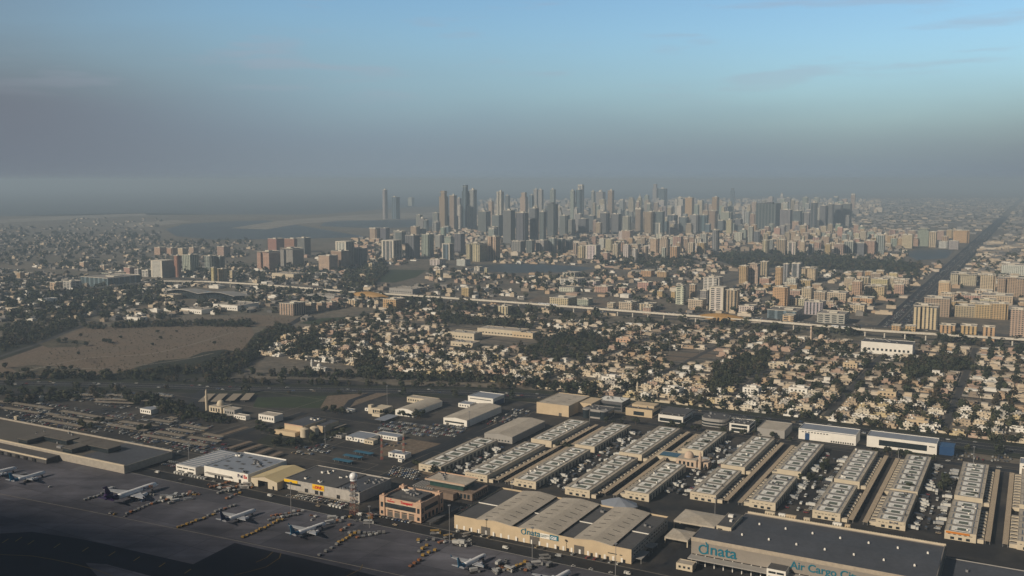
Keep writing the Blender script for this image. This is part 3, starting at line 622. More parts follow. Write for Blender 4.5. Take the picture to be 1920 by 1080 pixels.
# 5 --- courier depot with yellow sign
def depot():
    W_, D_, h = 92.0, 50.0, 9.5
    t = at(692, -634, 'long grey courier depot with flat roof and a yellow sign on its front', 'warehouse', name='courier_depot')
    m = MB(pmat('pale grey cladding', (0.42, 0.40, 0.38), 0.7)); k = .4
    m.box(0, W_, 0, k, 0, h + .5); m.box(0, W_, D_ - k, D_, 0, h + .5); m.box(0, k, k, D_ - k, 0, h + .5); m.box(W_ - k, W_, k, D_ - k, 0, h + .5); m.build('wall', t)
    m = MB(M_ROOFG); m.box(k, 62, k, D_ - k, h - .5, h - .1); m.build('roof', t); m = MB(M_ROOFD); m.box(62, W_ - k, k, D_ - k, h - 1.2, h - .8); m.build('roof', t)
    m = MB(M_YEL); m.box(35.5, 50, -.3, 0, 4.6, 9.8, bottom=True); sb = m.build('sign_board', t)
    lettering('DHL', 3.6, M_LETR, t, 38.4, -.45, 6.1, 0.05, shear=.3, sx=1.25)
    for x0, x1 in ((36.2, 38.2), (47.6, 49.4)):
        m = MB(M_LETR); 
        for q in range(3): m.box(x0, x1, -.36, -.3, 6.1 + q * .55, 6.35 + q * .55)
        m.build('sign_stripe', t)
    m = MB(M_YEL); m.box(0, 17, -.3, 0, 7.0, 9.6, bottom=True); tag(m.build('fascia', t), 'yellow fascia band'); wins(t, 'f', 0.5, 21, 4.8, 6.8, 1, .0); wins(t, 'f', 2, 5, 2.2, 3.2, 1, 0)
    doors(t, 'f', (28, 40.5, 46.5, 67), 4, 3.8, mat=M_DARK)
    for (a, b, c, d_, n_, sd_) in ((14, 20, 10, 20, 3, 1), (20, 34, 32, 42, 7, 2), (33, 40, 6, 12, 3, 3), (45, 52, 28, 36, 4, 4), (65, 88, 3, 5, 12, 5), (70, 88, 26, 46, 10, 6)): rooftop_units(t, a, b, c, d_, h - (.1 if a < 60 else .8), n_, sd_, M_WHITE if a < 60 else M_STEEL, (1.2, 2.6))
    m = MB(M_CONC); m.box(20, W_ + 2, -3.2, -2.8, 0, 1.4); m.build('kerb_wall', t)
depot()
# 6 --- yellow roofed hangar
def hangar():
    t = at(683, -669, 'open fronted hangar with sandy yellow pitched roof beside the courier depot', 'hangar', name='hangar')
    W_, D_, h = 34.0, 44.0, 8.0
    m = MB(M_CREAM); m.box(0, .4, 0, D_, 0, h); m.box(W_ - .4, W_, 0, D_, 0, h); m.box(.4, W_ - .4, D_ - .4, D_, 0, h)
    m.box(.4, 9, 0, .4, 0, h); m.box(22, W_ - .4, 0, .4, 0, h); m.box(9, 22, 0, .4, 6.6, h, bottom=True)
    m.quad([(0, 0, h), (W_, 0, h), (W_ / 2, 0, h + 3.2)]); m.quad([(W_, D_, h), (0, D_, h), (W_ / 2, D_, h + 3.2)]); m.build('wall', t)
    m = MB(M_ROOFY)
    for a, b, za, zb in ((-.5, W_ / 2, h + .05, h + 3.4), (W_ / 2, W_ + .5, h + 3.4, h + .05)): m.quad([(a, -.8, za), (b, -.8, zb), (b, D_ + .5, zb), (a, D_ + .5, za)])
    m.build('roof', t)
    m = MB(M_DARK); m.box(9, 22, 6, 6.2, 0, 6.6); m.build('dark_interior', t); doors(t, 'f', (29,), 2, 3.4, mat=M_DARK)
hangar()
# 7 --- white parcel depot
def parcel():
    t = at(677, -767, 'white parcel depot with pale blue roof, violet and red lettering', 'warehouse', name='parcel_depot')
    m = MB(M_WHITE); m.box(0, 28, 0, .4, 0, 9); m.box(0, .4, .4, 62, 0, 9); m.box(28, 34, 14, 14.4, 0, 9.6)
    m.build('wall', t)
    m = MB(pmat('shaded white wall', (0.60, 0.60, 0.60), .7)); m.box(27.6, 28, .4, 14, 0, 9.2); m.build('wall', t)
    m = MB(M_ROOFW); m.box(.4, 27.6, .4, 62, 8.2, 8.6); r_ = m.build('roof', t)
    rb = MB(M_WHITE)
    for k in range(12): rb.box(1, 27, 3 + k * 5, 3.3 + k * 5, 8.6, 8.75)
    rb.build('roof_rib', r_)
    m = MB(M_WHITE); m.box(34, 94, 6, 6.4, 0, 10.5); m.box(34, 34.4, 6.4, 62, 0, 10.5); m.box(93.6, 94, 6.4, 62, 0, 10.3); m.box(34.4, 93.6, 61.6, 62, 0, 11.0); m.build('wall', t)
    m = MB(M_ROOFW); m.box(28.2, 93.6, 6.4, 61.6, 9.2, 9.8); r_ = m.build('roof', t)
    for i in range(5):
        for j in range(3):
            s_ = MB(M_ROOFG); s_.cbox(42 + i * 10.5, 14 + j * 17 + (i % 2) * 4, 9.8, 4.5, 3.2, .3); s_.build('skylight', r_)
    rooftop_units(r_, 70, 88, 26, 44, 9.8, 5, 41, M_STEEL, (2, 4)); rooftop_units(r_, 36, 46, 48, 58, 9.8, 3, 42, M_SKYL, (2, 5)); rooftop_units(r_, 84, 90, 8, 12, 9.8, 2, 43)
    wins(t, 'f', 1, 27, 5.6, 6.8, 3, .15); wins(t, 'f', 1, 27, 2.2, 3.3, 2, .3); doors(t, 'f', (22,), 5, 3, mat=M_DARK)
    doors(t, 'f', (50, 54.5, 59, 83), 3.2, 3.6, mat=M_DARK, d=6)
    m = MB(M_GREYW); m.box(38, 72, 2.6, 6, 4.6, 5.0, bottom=True); m.build('canopy', t)
    lettering('Fed', 4.6, M_PURPLE, t, 80.2, 5.75, 5.6, 0.04); lettering('Ex', 4.6, M_LETR, t, 88.2, 5.75, 5.6, 0.04)
parcel()
# 8 --- cargo terminal on the far left
def terminal():
    t = at(648, -1330, 'sprawling grey flat roofed cargo terminal with two dark raised blocks on its roof', 'terminal building', name='cargo_terminal')
    W_, D_ = 520.0, 62.0
    wl = pmat('terminal wall', (0.36, 0.33, 0.29), .8)
    m = MB(wl); m.box(0, W_, 0, .5, 0, 8.6); m.box(W_ - .5, W_, .5, D_, 0, 8.0); m.box(0, W_, D_, D_ + .5, 0, 9.4); m.build('wall', t)
    m = MB(pmat('terminal roof', (0.105, 0.098, 0.09), .9, .12, .03)); m.box(0, 448, .5, D_, 7.0, 7.5); m.build('roof', t)
    m = MB(M_ROOFD); m.box(448, W_ - .5, .5, D_, 7.0, 7.6); m.build('roof', t)
    m = MB(M_CREAM); m.box(0, W_, -.3, 1.4, 7.9, 8.9, bottom=True); m.build('parapet', t)
    m = MB(M_ROOFG); m.box(0, 418, -16, -.3, 0, 5.4); m.build('front_annex', t); m = MB(M_CREAM); m.box(0, 420, -17.2, -16, 4.6, 6.0, bottom=True); m.build('parapet', t)
    for pts, hh in ((((318, 4), (372, 4), (372, 34), (372, 34)), 4), ):
        pass
    def raised(boxes, label):
        m = MB(M_GLASS, pmat('raised roof', (0.12, 0.11, 0.10), .9)); 
        for (a, b, c, d_) in boxes: m.box(a, b, c, d_, 7.5, 12.4, 0, 0)
        rr = m.build('raised_block', t); m = MB(pmat('raised roof', (0.12, 0.11, 0.10), .9))
        for (a, b, c, d_) in boxes: m.box(a - .5, b + .5, c - .5, d_ + .5, 12.4, 13.0, bottom=True)
        m.build('roof', rr)
    raised(((342, 358, 4, 40), (358, 398, 24, 40)), ''); raised(((418, 433, 4, 42), (404, 418, 28, 42), (433, 466, 24, 40)), '')
    raised(((150, 210, 14, 40), (60, 100, 10, 30)), '')
    rooftop_units(t, 300, 440, 4, 60, 7.5, 8, 51, M_STEEL, (1, 2.5)); m = MB(M_STEEL); m.cbox(400, 14, 7.5, 7, 4, 2.2); m.build('roof_unit', t)
    doors(t, 'f', [20 + 14 * k for k in range(28)], 5, 3.6, mat=M_DARK, d=-17.2)
terminal()
t = block('canteen', -836, -822, 652, 668, 4, M_GREYW, M_ROOFG, 'small grey shed at the near right corner of the cargo terminal', 'shed')

# kerbs, verges and lane lines of the cargo village
M_KERB = pmat('pale kerb', (0.17, 0.16, 0.145), 0.9, 0.25, 0.3, coord='W')
def kerb(v0, v1, u0, u1, w_=0.9):
    m = MB(M_KERB)
    for a, b, c, d_ in ((v0, v1, u0, u0 + w_), (v0, v1, u1 - w_, u1), (v0, v0 + w_, u0 + w_, u1 - w_), (v1 - w_, v1, u0 + w_, u1 - w_)): m.quad([G(c, a, -.1), G(c, b, -.1), G(d_, b, -.1), G(d_, a, -.1)])
    return tag(m.build('kerb'), kind='structure')
for q_ in ((-800, -640, 835, 935), (-700, -560, 935, 1070), (-690, -560, 780, 870), (-1190, -850, 730, 930), (-1000, -850, 930, 1010), (-560, -250, 1082, 1165), (-240, 30, 1112, 1158), (-560, -470, 735, 790), (-830, -600, 735, 800)): kerb(*q_)
vroad(672.8, -1700, 600, 1.2, M_KERB, z=-.1, name='kerb'); vroad(654.2, -1700, 600, .5, M_MARKW, z=-.1, name='lane_line')
vroad(1098, -560, 60, 13, M_ASPH, z=-.14); vroad(1091, -560, 60, .9, M_KERB, z=-.1, name='kerb'); vroad(1105, -560, 60, .9, M_KERB, z=-.1, name='kerb')
uroad(-570, 700, 1100, 12, M_ASPH, z=-.13); uroad(-577, 740, 1090, .9, M_KERB, z=-.1, name='kerb'); uroad(-563, 740, 1090, .9, M_KERB, z=-.1, name='kerb')
uroad(-238, 690, 1090, 11, M_ASPH, z=-.13); uroad(-822, 672, 940, 12, M_ASPH, z=-.13); uroad(-829, 690, 940, .9, M_KERB, z=-.1, name='kerb')
for a, b, c, d_ in ((-563, -552, 800, 930), (-576, -586, 900, 1060), (-245, -238, 1112, 1150), (-840, -832, 740, 850), (-640, -590, 872, 900)): uvpatch('verge', min(a, b), max(a, b), c, d_, -.12, M_SAND)

for o_ in (-34, 34): uroad(-250 + o_, 2095, 6500, 2.4, M_KERB, z=-.05, name='kerb')
for o_ in (-17, 17): uroad(-250 + o_, 2095, 6500, 1.0, M_KERB, z=-.04, name='lane_line')

for k_, tr_ in enumerate(([(30, 700), (160, 672), (300, 660), (440, 622)], [(60, 688), (200, 690), (330, 676), (400, 662)])):
    ribbon('sand_track', None, 3.5, -.12, M_SPIT, world=[p + Vector((0, 0, -.12)) for p in smooth_line(tr_, 12)])
patch('scrub_patch', [(250, 690), (300, 676), (350, 672), (380, 660), (420, 655), (450, 660), (410, 680), (330, 690), (260, 698)], -.15, M_SCRUB)
patch('scrub_patch', [(60, 640), (110, 634), (170, 640), (150, 650), (90, 652)], -.15, pmat('sparse scrub', (0.085, 0.075, 0.05), .95, .5, .2, coord='W', var2=.4, scale2=.03))
patch('scrub_patch', [(20, 690), (60, 684), (150, 690), (140, 698), (40, 702)], -.15, pmat('sparse scrub', (0.085, 0.075, 0.05)))
ORD = ['first', 'second', 'third', 'fourth', 'fifth', 'sixth', 'seventh', 'eighth', 'ninth', 'tenth', 'eleventh', 'twelfth']
def nth(i):
    if i < 12: return ORD[i]
    n = i + 1; return str(n) + ('th' if 10 <= n % 100 <= 20 else {1: 'st', 2: 'nd', 3: 'rd'}.get(n % 10, 'th'))
# ---------------------------------------------------------------- storage halls in ten paired rows
H_HALL = 7.5
ROWS = [(-551, 27, [(803, 922)], 'n', 'd'), (-494, 26, [(802, 931), (946, 1049)], 'd', 's'), (-440, 24, [(807, 937), (948, 1056)], 's', 'd'),
        (-385, 26, [(808, 933), (944, 1070)], 'd', 's'), (-330, 24, [(825, 933), (990, 1080)], 's', 'd'), (-275, 25, [(852, 940), (952, 1079)], 'd', 's'),
        (-220, 24, [(857, 948), (964, 1081)], 's', 'd'), (-163, 24, [(856, 947), (959, 1080)], 'd', 's'), (-110, 24, [(860, 948), (953, 1085)], 's', 'd'),
        (-55, 24, [(858, 947), (961, 1083)], 'd', 's'), (-1, 24, [(860, 948), (961, 1085)], 's', 'd')]
_door = MB(M_DOOR); _door.box(-.12, .1, -2.2, 2.2, .05, 5.2); _door = _door.mesh('door')
_bay = MB(M_CREAM, M_DARK, M_ROOFB); _bay.box(0, 5.6, -2.3, 2.3, 0, 3.4, 0, 2); _bay.box(5.6, 5.75, -1.6, 1.6, .3, 2.6, 1, bottom=True); _bay.box(.2, 5.0, 2.3, 6.7, 2.6, 2.75, 1, bottom=True)
_bay = _bay.mesh('loading_bay')
_baym = MB(M_CREAM, M_DARK, M_ROOFB); _baym.box(-5.6, 0, -2.3, 2.3, 0, 3.4, 0, 2); _baym.box(-5.75, -5.6, -1.6, 1.6, .3, 2.6, 1, bottom=True); _baym.box(-5, -.2, 2.3, 6.7, 2.6, 2.75, 1, bottom=True)
_baym = _baym.mesh('loading_bay')
def panel_mesh(bw, bl, blue):
    """the framed rectangles of one roof bay"""
    m = MB(M_FRAME if blue else pmat('grey roof frame', (0.12, 0.13, 0.13), .7), M_SKYL, M_GRNR, M_ROOFG)
    x0, x1, y0, y1, t = 2.6, bw - 2.4, 1.2, bl - 1.6, .8
    m.box(x0, x1, y0, y0 + t, 0, .12); m.box(x1 - t, x1, y0 + t, y1 - t, 0, .12); m.box(x0 + 2, x1, y1 - t, y1, 0, .12); m.box(x0, x0 + t, y0 + t, y1 - 4, 0, .12)
    m.box(x0 + 1.8, x1 - 1.8, y0 + 1.6, y1 - 1.6, 0, .10, 1)
    m.box(x0 + 6, x1 - 4.6, y0 + 4.6, y1 - 4.8, .10, .2, 2); m.box(x0 + 4.4, x1 - 3.2, y0 + 3.2, y0 + 4.4, .1, .16, 3)
    m.box(-.0, bw, bl - .25, bl, 0, .25, 3)
    return m.mesh('roof_panel')
SIGNS = {1: None}
def storage_hall(v0, wd, u0, u1, sl, sr, label, blue, seed):
    q = random.Random(seed)
    t = at(u0, v0, label, 'storage hall', 'storage halls in paired rows', 'storage_hall'); ln = u1 - u0; h = H_HALL
    m = MB(M_CREAM); m.box(0, wd, 0, .4, 0, h); m.box(0, wd, ln - .4, ln, 0, h); m.box(0, .4, .4, ln - .4, 0, h); m.box(wd - .4, wd, .4, ln - .4, 0, h); m.build('wall', t)
    m = MB(M_ROOFB); m.box(.4, wd - .4, .4, ln - .4, h - .5, h - .25); rf = m.build('roof', t)
    nb = max(4, round(ln / 18.5)); bl = (ln - 1) / nb; me = panel_mesh(wd - 1, bl, blue)
    for i in range(nb):
        o = bpy.data.objects.new('roof_panel', me); COL.objects.link(o); o.parent = rf; o.location = (.5, .5 + i * bl, h - .25 + .002)
    for side, x in ((sl, 0), (sr, wd)):
        if side == 'd':
            n = int(ln / 8.2)
            for i in range(n):
                o = bpy.data.objects.new('door', _door); COL.objects.link(o); o.parent = t; o.location = (x, 5 + i * (ln - 8) / n, 0)
        elif side == 's':
            n = int(ln / 9.3)
            for i in range(n):
                o = bpy.data.objects.new('loading_bay', _baym if x == 0 else _bay); COL.objects.link(o); o.parent = t; o.location = (x, 4 + i * (ln - 6) / n, 0)
    rooftop_units(rf, 2, wd - 2, 4, ln - 4, h - .05, q.randrange(3, 9), seed, q.choice((M_STEEL, M_ROOFG, M_WHITE)), (.8, 2.4))
    if u0 < 900:
        wins(t, 'f', 3, wd - 3, .6, 2.8, 3, .5); wins(t, 'f', 1.5, wd - 2, 4.6, 5.2, q.choice((5, 7)), .45, mat=M_DOOR)
    return t
side_words = {-551: 'leftmost row', -494: 'second row from the left', -440: 'third row from the left', -385: 'fourth row from the left', -330: 'row in front of the small mosque', -275: 'row right of the small mosque',
              -220: 'fifth row from the right', -163: 'fourth row from the right', -110: 'third row from the right', -55: 'second row from the right', -1: 'row at the right edge'}
for i, (v0, wd, us, sl, sr) in enumerate(ROWS):
    for j, (u0, u1) in enumerate(us):
        part_ = '' if len(us) == 1 else (' nearer' if j == 0 else ' farther')
        storage_hall(v0, wd, u0, u1, sl, sr, f'cream{part_} storage hall in the {side_words[v0]}', i >= 6, i * 10 + j)
# lettering over the end walls of two rows
lt = at(860, -110, 'small dark shop name board on the end wall of the third row from the right', 'sign board', name='sign_board', z=5.2)
m = MB(M_CREAM); m.box(8, 23, -.5, -.1, 0, 1.9, bottom=True); m.build('board', lt); lettering('Blue Gulf', 1.9, M_NAVY, lt, 11, -.62, .3, .03)
for u_, v_, tx, cl, lb in ((858, -55, '', M_ORANGE, 'orange strip sign along the end wall of the second row from the right'), (856, -163, '', M_STEEL, 'plain cream sign on the end wall of the fourth row from the right')):
    lt = at(u_, v_, lb, 'sign board', name='sign_board', z=5.6); m = MB(cl if cl is M_ORANGE else M_CREAM); m.box(1, 19, -.5, -.1, 0, 1.5, bottom=True); m.build('board', lt)
    pass
# long shade roofs either side of each alley
def car_shade(v0, v1, u0, u1, label, h=2.9, mat=M_SHADE, step=5.0):
    t = at(u0, v0, label, 'car shade', 'long shade roofs between the storage halls', 'car_shade'); w_ = v1 - v0; l_ = u1 - u0
    m = MB(mat); m.box(0, w_, 0, l_, h, h + .25, bottom=True); m.build('roof', t)
    m = MB(M_CREAM)
    k = 0
    while k * 2.6 < l_: m.box(-.05, w_ + .05, k * 2.6, k * 2.6 + .35, h + .25, h + .42); k += 1
    m.build('roof_ribs', t)
    m = MB(M_STEEL)
    for k in range(int(l_ / 10)): m.box(.3, .6, k * 10 + 1, k * 10 + 1.3, 0, h); m.box(w_ - .6, w_ - .3, k * 10 + 1, k * 10 + 1.3, 0, h)
    m.build('posts', t)
alleys = [(-385 + 26, -330, 820, 1075, 'row opposite the mosque'), (-275 + 25, -220, 856, 1080, 'x'), (-163 + 24, -110, 858, 1084, 'x'), (-55 + 24, -1, 860, 1085, 'x'), (-494 + 26, -440, 806, 1054, 'x')]
for i, (a, b, c, d_, _) in enumerate(sorted(alleys)):
    car_shade(a + 6.3, a + 10.6, c, d_, f'long brown ribbed shade roof, left side of the {nth(i)} alley from the left')
    car_shade(b - 10.6, b - 6.3, c, d_ - 5, f'long brown ribbed shade roof, right side of the {nth(i)} alley from the left')

# ---------------------------------------------------------------- other buildings of the cargo village
def gabled(name, v0, v1, u0, u1, h, rise, wall, roof, label, cat='warehouse', arch=False):
    t = at(u0, v0, label, cat, name=name); w_, d_ = v1 - v0, u1 - u0
    f = (lambda q: 1 - (2 * q - 1) ** 2) if arch else (lambda q: 1 - abs(2 * q - 1))
    n = 12 if arch else 2; xs = [w_ * i / n for i in range(n + 1)]; z = lambda x: h + rise * f(x / w_)
    m = MB(wall)
    for a, b in zip(xs, xs[1:]): m.quad([(a, 0, 0), (b, 0, 0), (b, 0, z(b)), (a, 0, z(a))]); m.quad([(b, d_, 0), (a, d_, 0), (a, d_, z(a)), (b, d_, z(b))])
    m.quad([(0, d_, 0), (0, 0, 0), (0, 0, h), (0, d_, h)]); m.quad([(w_, 0, 0), (w_, d_, 0), (w_, d_, h), (w_, 0, h)]); m.build('wall', t)
    m = MB(roof)
    for a, b in zip(xs, xs[1:]): m.quad([(a, -.5, z(a) + .12), (b, -.5, z(b) + .12), (b, d_ + .5, z(b) + .12), (a, d_ + .5, z(a) + .12)])
    m.build('roof', t); return t
t = gabled('warehouse', -712, -684, 986, 1054, 7, 3.0, M_WHITE, M_ROOFB, 'white warehouse with a low arched roof behind the dark trees', arch=True); wins(t, 'f', 2, 26, 1, 4, 3, .3)
t = gabled('warehouse', -632, -598, 976, 1062, 8.5, 2.0, M_WHITE, M_ROOFB, 'long white warehouse with pale pitched roof and a ribbon window'); wins(t, 'f', 2, 30, 3.2, 5.2, 1, 0); doors(t, 'f', (6, 28), 4, 2.6)
t = block('warehouse', -661, -622, 1082, 1113, 11, M_WHITE, M_ROOFW, 'boxy white warehouse with pale blue roof near the highway', 'warehouse'); t.children[0]
m = MB(M_BLUEP); m.box(39, 39.3, 3, 29, .2, 7); m.build('blue_panel', t); wins(t, 'f', 3, 36, 8, 9, 1, .02)
t = gabled('warehouse', -551, -514, 938, 1021, 8, 2.2, M_GREYW, M_ROOFB, 'grey warehouse with shallow pitched roof behind the leftmost storage halls'); wins(t, 'f', 2, 34, 1.5, 3, 8, .5)
t = block('warehouse', -557, -511, 1082, 1147, 14, M_BEIGE, M_ROOFB, 'big plain beige box warehouse with darker side wall beside the highway', 'warehouse')
m = MB(M_BEIGE); m.box(46, 64, 30, 66, 0, 13); m.build('side_wing', t); doors(t, 'f', (34,), 4, 4)
for k in range(6): s_ = MB(M_DARK); s_.cbox(10 + (k % 2) * 20, 12 + k * 8, 14.02, 5, .8, .15); s_.build('roof_vent', t)
# office row facing the storage halls
def office(v0, v1, u0, u1, h, label, wall, cols, extra=None, rnd_=False, roof=M_ROOFG):
    if rnd_:
        t = at(u0, v0, label, 'office building', name='office_building'); w_, d_ = v1 - v0, u1 - u0; n = 20
        def ring(z, k=0): return [(w_ / 2 + (w_ / 2 - k) * math.copysign(abs(math.cos(2 * math.pi * i / n)) ** .55, math.cos(2 * math.pi * i / n)), d_ / 2 + (d_ / 2 - k) * math.copysign(abs(math.sin(2 * math.pi * i / n)) ** .55, math.sin(2 * math.pi * i / n)), z) for i in range(n)]
        m = MB(wall); m.rings([ring(0), ring(h)]); m.build('wall', t)
        for z in (1.2, 4.8, 8.0):
            if z < h - 2: m = MB(M_GLASS); m.rings([ring(z, -.12), ring(z + 1.9, -.12)], cap=False); m.build('window_band', t)
        m = MB(roof); m.rings([ring(h + .02, .8), ring(h + .4, .8)]); m.build('roof', t)
    else:
        t = block('office_building', v0, v1, u0, u1, h, wall, roof, label, 'office building')
        w_, d_ = v1 - v0, u1 - u0
        for z0, z1, a, b in cols:
            wins(t, 'f', a * w_, b * w_, z0, z1, 1, 0); wins(t, 'r', .08 * d_, .92 * d_, z0, z1, 1, 0, w_)
    rooftop_units(t, 3, w_ - 3, 3, d_ - 3, h, 7, int(abs(v0)), s=(1, 2.6)); return t
office(-498, -462, 1140, 1170, 12, 'dark glazed office with a broad pale roof crowded with units', pmat('charcoal cladding', (0.10, 0.10, 0.11), .6), [(2, 4.4, .04, .96), (6, 8.6, .04, .96)], roof=M_SKYL)
t = office(-496, -462, 1092, 1116, 11, 'low grey office with two rounded pale corner drums', M_GREYW, [(2, 8.6, .25, .75)])
for x in (5, 29): m = MB(M_GLASS, M_GREYW); m.cyl(x, 1, 0, 10.5, 5.2, n=16); m.cyl(x, 1, 10.5, 11.6, 5.4, n=16, mi=1); m.build('corner_drum', t)
t = office(-452, -416, 1128, 1160, 9.5, 'sandy office building with stepped roof and dark middle bay', M_BEIGE, [(1.5, 6.5, .3, .7)]); m = MB(M_BEIGE); m.box(4, 34, 12, 30, 9.5, 12.5); m.build('upper_storey', t)
t = office(-404, -372, 1118, 1156, 8.5, 'square office with a white colonnade and flat grey roof', M_WHITE, [(1, 5, .05, .95)]); m = MB(M_ROOFG); m.box(-1, 33, 8, 39, 9.2, 10.4, bottom=True); m.build('roof', t)
office(-352, -320, 1122, 1156, 10, 'rounded silver office building with window bands', M_GREYW, [], rnd_=True)
t = office(-312, -288, 1112, 1140, 10, 'white framed office with dark glass front and brown roof', M_WHITE, [(1.2, 4.6, .1, .9), (6, 9, .1, .9)])
t = block('warehouse', -278, -246, 1110, 1150, 9, M_GREYW, M_ROOFB, 'dull grey warehouse with plain tan roof left of the white shed', 'warehouse'); 
t = block('warehouse', -232, -168, 1119, 1148, 12, M_WHITE, M_ROOFW, 'long white shed with a row of small windows and pale roof by the highway', 'warehouse')
wins(t, 'f', 3, 34, 8.6, 9.6, 9, .4); doors(t, 'f', (10,), 5, 8, mat=M_BLUEP); wins(t, 'f', 36, 62, .5, 2.4, 10, .4, mat=M_DARK); m = MB(M_BLUEP); m.box(0, 64, -.12, 0, 11.2, 11.6); m.build('blue_stripe', t)
t = block('warehouse', -157, -84, 1123, 1150, 12, M_WHITE, M_ROOFW, 'long white showroom with dark glass front and a bright blue right end', 'warehouse')
wins(t, 'f', 13, 63, 3.0, 9.4, 1, 0); m = MB(M_BLUEP); m.box(73, 90, 4, 24, 0, 9.5); m.build('blue_wing', t); wins(t, 'f', 65, 71, 8, 9, 1, 0)
t = block('office_building', -3, 40, 1086, 1110, 12, M_WHITE, M_ROOFW, 'white three storey office cut off by the right edge', 'office building')
for z in (1.6, 5.0, 8.6): wins(t, 'f', 2, 40, z, z + 1.4, 12, .4)
# silo compound
t = at(850, -776, 'sand coloured plant building with two pale round silos in front', 'plant building', name='plant_building')
m = MB(M_BEIGE); m.box(0, 28, 0, 42, 0, 11); m.box(-8, 24, -9, 0, 0, 5); m.box(28, 40, 22, 52, 0, 8); m.build('wall', t)
m = MB(M_ROOFD); m.box(.6, 27.4, .6, 41.4, 11, 11.2); m.box(28.4, 39.6, 22.4, 51.6, 8, 8.2); m.build('roof', t)
m = MB(M_PINK); m.box(0, 28, -.1, .3, 10.6, 11.8); m.build('parapet', t)
for x, y in ((32.5, -2), (38, 9)): s_ = MB(M_CREAM); s_.cyl(x, y, 0, 9.5, 5.0, n=18); s_.cyl(x, y, 9.5, 11, 5.1, 1.5, n=18); s_.build('silo', t)
rooftop_units(t, 10, 24, 26, 40, 11.2, 4, 61, M_WHITE)
# white control block and small sheds left of the arched warehouse
t = at(975, -742, 'narrow cream block with a taller stair tower beside the thin mast', 'office building', name='office_building')
m = MB(M_CREAM); m.box(0, 18, 0, 22, 0, 8); m.box(-5, 0, 0, 6, 0, 11.5); m.box(8, 20, -9, 0, 0, 3.6); m.build('wall', t); wins(t, 'f', 2, 16, 2, 6, 4, .3)
for k, (v, u, w_, d_, h, mt, rf, lb) in enumerate((
    (-760, 985, 9, 8, 3.5, M_WHITE, M_ROOFW, 'tiny white hut left of the stair tower block'), (-782, 968, 14, 8, 3, M_WHITE, M_ROOFW, 'low white hut beside the sandy plot'),
    (-692, 860, 30, 26, 4.5, M_WHITE, M_ROOFW, 'white prefab with pale blue roof on the fenced lot'), (-668, 884, 32, 14, 4.5, M_WHITE, M_ROOFW, 'long pale prefab behind the white prefab'), (-664, 858, 13, 9, 4.5, M_CREAM, M_ROOFB, 'cube like cream cabin beside the white prefab'),
    (-712, 862, 12, 10, 3.5, M_GREYW, M_ROOFG, 'small grey cabin at the left end of the fenced lot'), (-608, 828, 22, 12, 5.0, M_WHITE, M_ROOFW, 'small white shed with blue front board between the two lattice masts'),
    (-588, 818, 5, 5, 3.0, M_WHITE, M_ROOFW, 'white kiosk at the foot of the right lattice mast'), (-640, 1040, 26, 26, 5, M_GREYW, M_ROOFW, 'pale blue roofed shed behind the arched warehouse'),
    (-664, 1062, 18, 16, 5, M_WHITE, M_ROOFW, 'small pale annex shed near the highway verge'), (-740, 1052, 44, 14, 7, M_CREAM, M_ROOFB, 'long low cream shed behind the thin mast'),
    (-846, 880, 26, 16, 8, M_WHITE, M_ROOFB, 'boxy white depot left of the silos'), (-880, 872, 20, 8, 5, M_WHITE, M_ROOFB, 'low white shed beside the left mosque'), (-905, 880, 18, 14, 8, M_GREYW, M_ROOFB, 'grey two storey house right of the left mosque'),
    (-1008, 835, 20, 18, 6, M_WHITE, M_ROOFW, 'lone white guardhouse amid the car shades'), (-1190, 815, 8, 6, 6, M_WHITE, M_ROOFB, 'tiny pink white kiosk at the end of the left car shades'), (-1120, 735, 5, 4, 4, M_CREAM, M_ROOFB, 'tiny cream booth above the cargo terminal'),
    (-232, 770, 9, 9, 5, M_GREYW, M_ROOFG, 'grey substation hut beside the cargo hall'), (-232, 688, 13, 9, 5, M_CREAM, M_ROOFB, 'small cream gatehouse at the apron road'), (-955, 668, 16, 5, 3.5, M_CREAM, M_ROOFB, 'white storage container beside the cargo terminal front'))):
    t = block('small_building', v, v + w_, u, u + d_, h, mt, rf, lb, 'building', .3); wins(t, 'f', 1, w_ - 1, h * .35, h * .7, max(1, int(w_ / 4)), .5)
# pavilions behind the arched hall
for v, u, w_, d_, h, lb in ((-262, 768, 36, 32, 8.5, 'open sided pavilion with tan hipped roof right of the arched hall'), (-258, 734, 20, 22, 6, 'smaller open shed with tan roof in front of the hipped pavilion')):
    t = at(u, v, lb, 'shed', name='open_shed'); m = MB(M_ROOFB); m.box(0, w_, 0, d_, h - 1.5, h, bottom=True); m.quad([(0, 0, h + .01), (w_, 0, h + .01), (w_ / 2, d_ / 2, h + 2)]); m.quad([(w_, 0, h + .01), (w_, d_, h + .01), (w_ / 2, d_ / 2, h + 2)]); m.quad([(w_, d_, h + .01), (0, d_, h + .01), (w_ / 2, d_ / 2, h + 2)]); m.quad([(0, d_, h + .01), (0, 0, h + .01), (w_ / 2, d_ / 2, h + 2)]); m.build('roof', t)
    m = MB(M_CREAM)
    for x in (0, w_ - .8):
        for y in (0, d_ / 2, d_ - .8): m.box(x, x + .8, y, y + .8, 0, h - 1.5)
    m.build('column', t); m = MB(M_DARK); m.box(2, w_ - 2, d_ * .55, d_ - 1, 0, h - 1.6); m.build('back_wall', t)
t = at(772, -338, 'white tensile tent roof peeping over the arched hall', 'tent', name='tent_roof'); m = MB(M_ROOFW)
for a in range(8): m.quad([(18 + 18 * math.cos(a * math.pi / 4), 14 + 14 * math.sin(a * math.pi / 4), 8), (18 + 18 * math.cos((a + 1) * math.pi / 4), 14 + 14 * math.sin((a + 1) * math.pi / 4), 8), (18, 14, 14)])
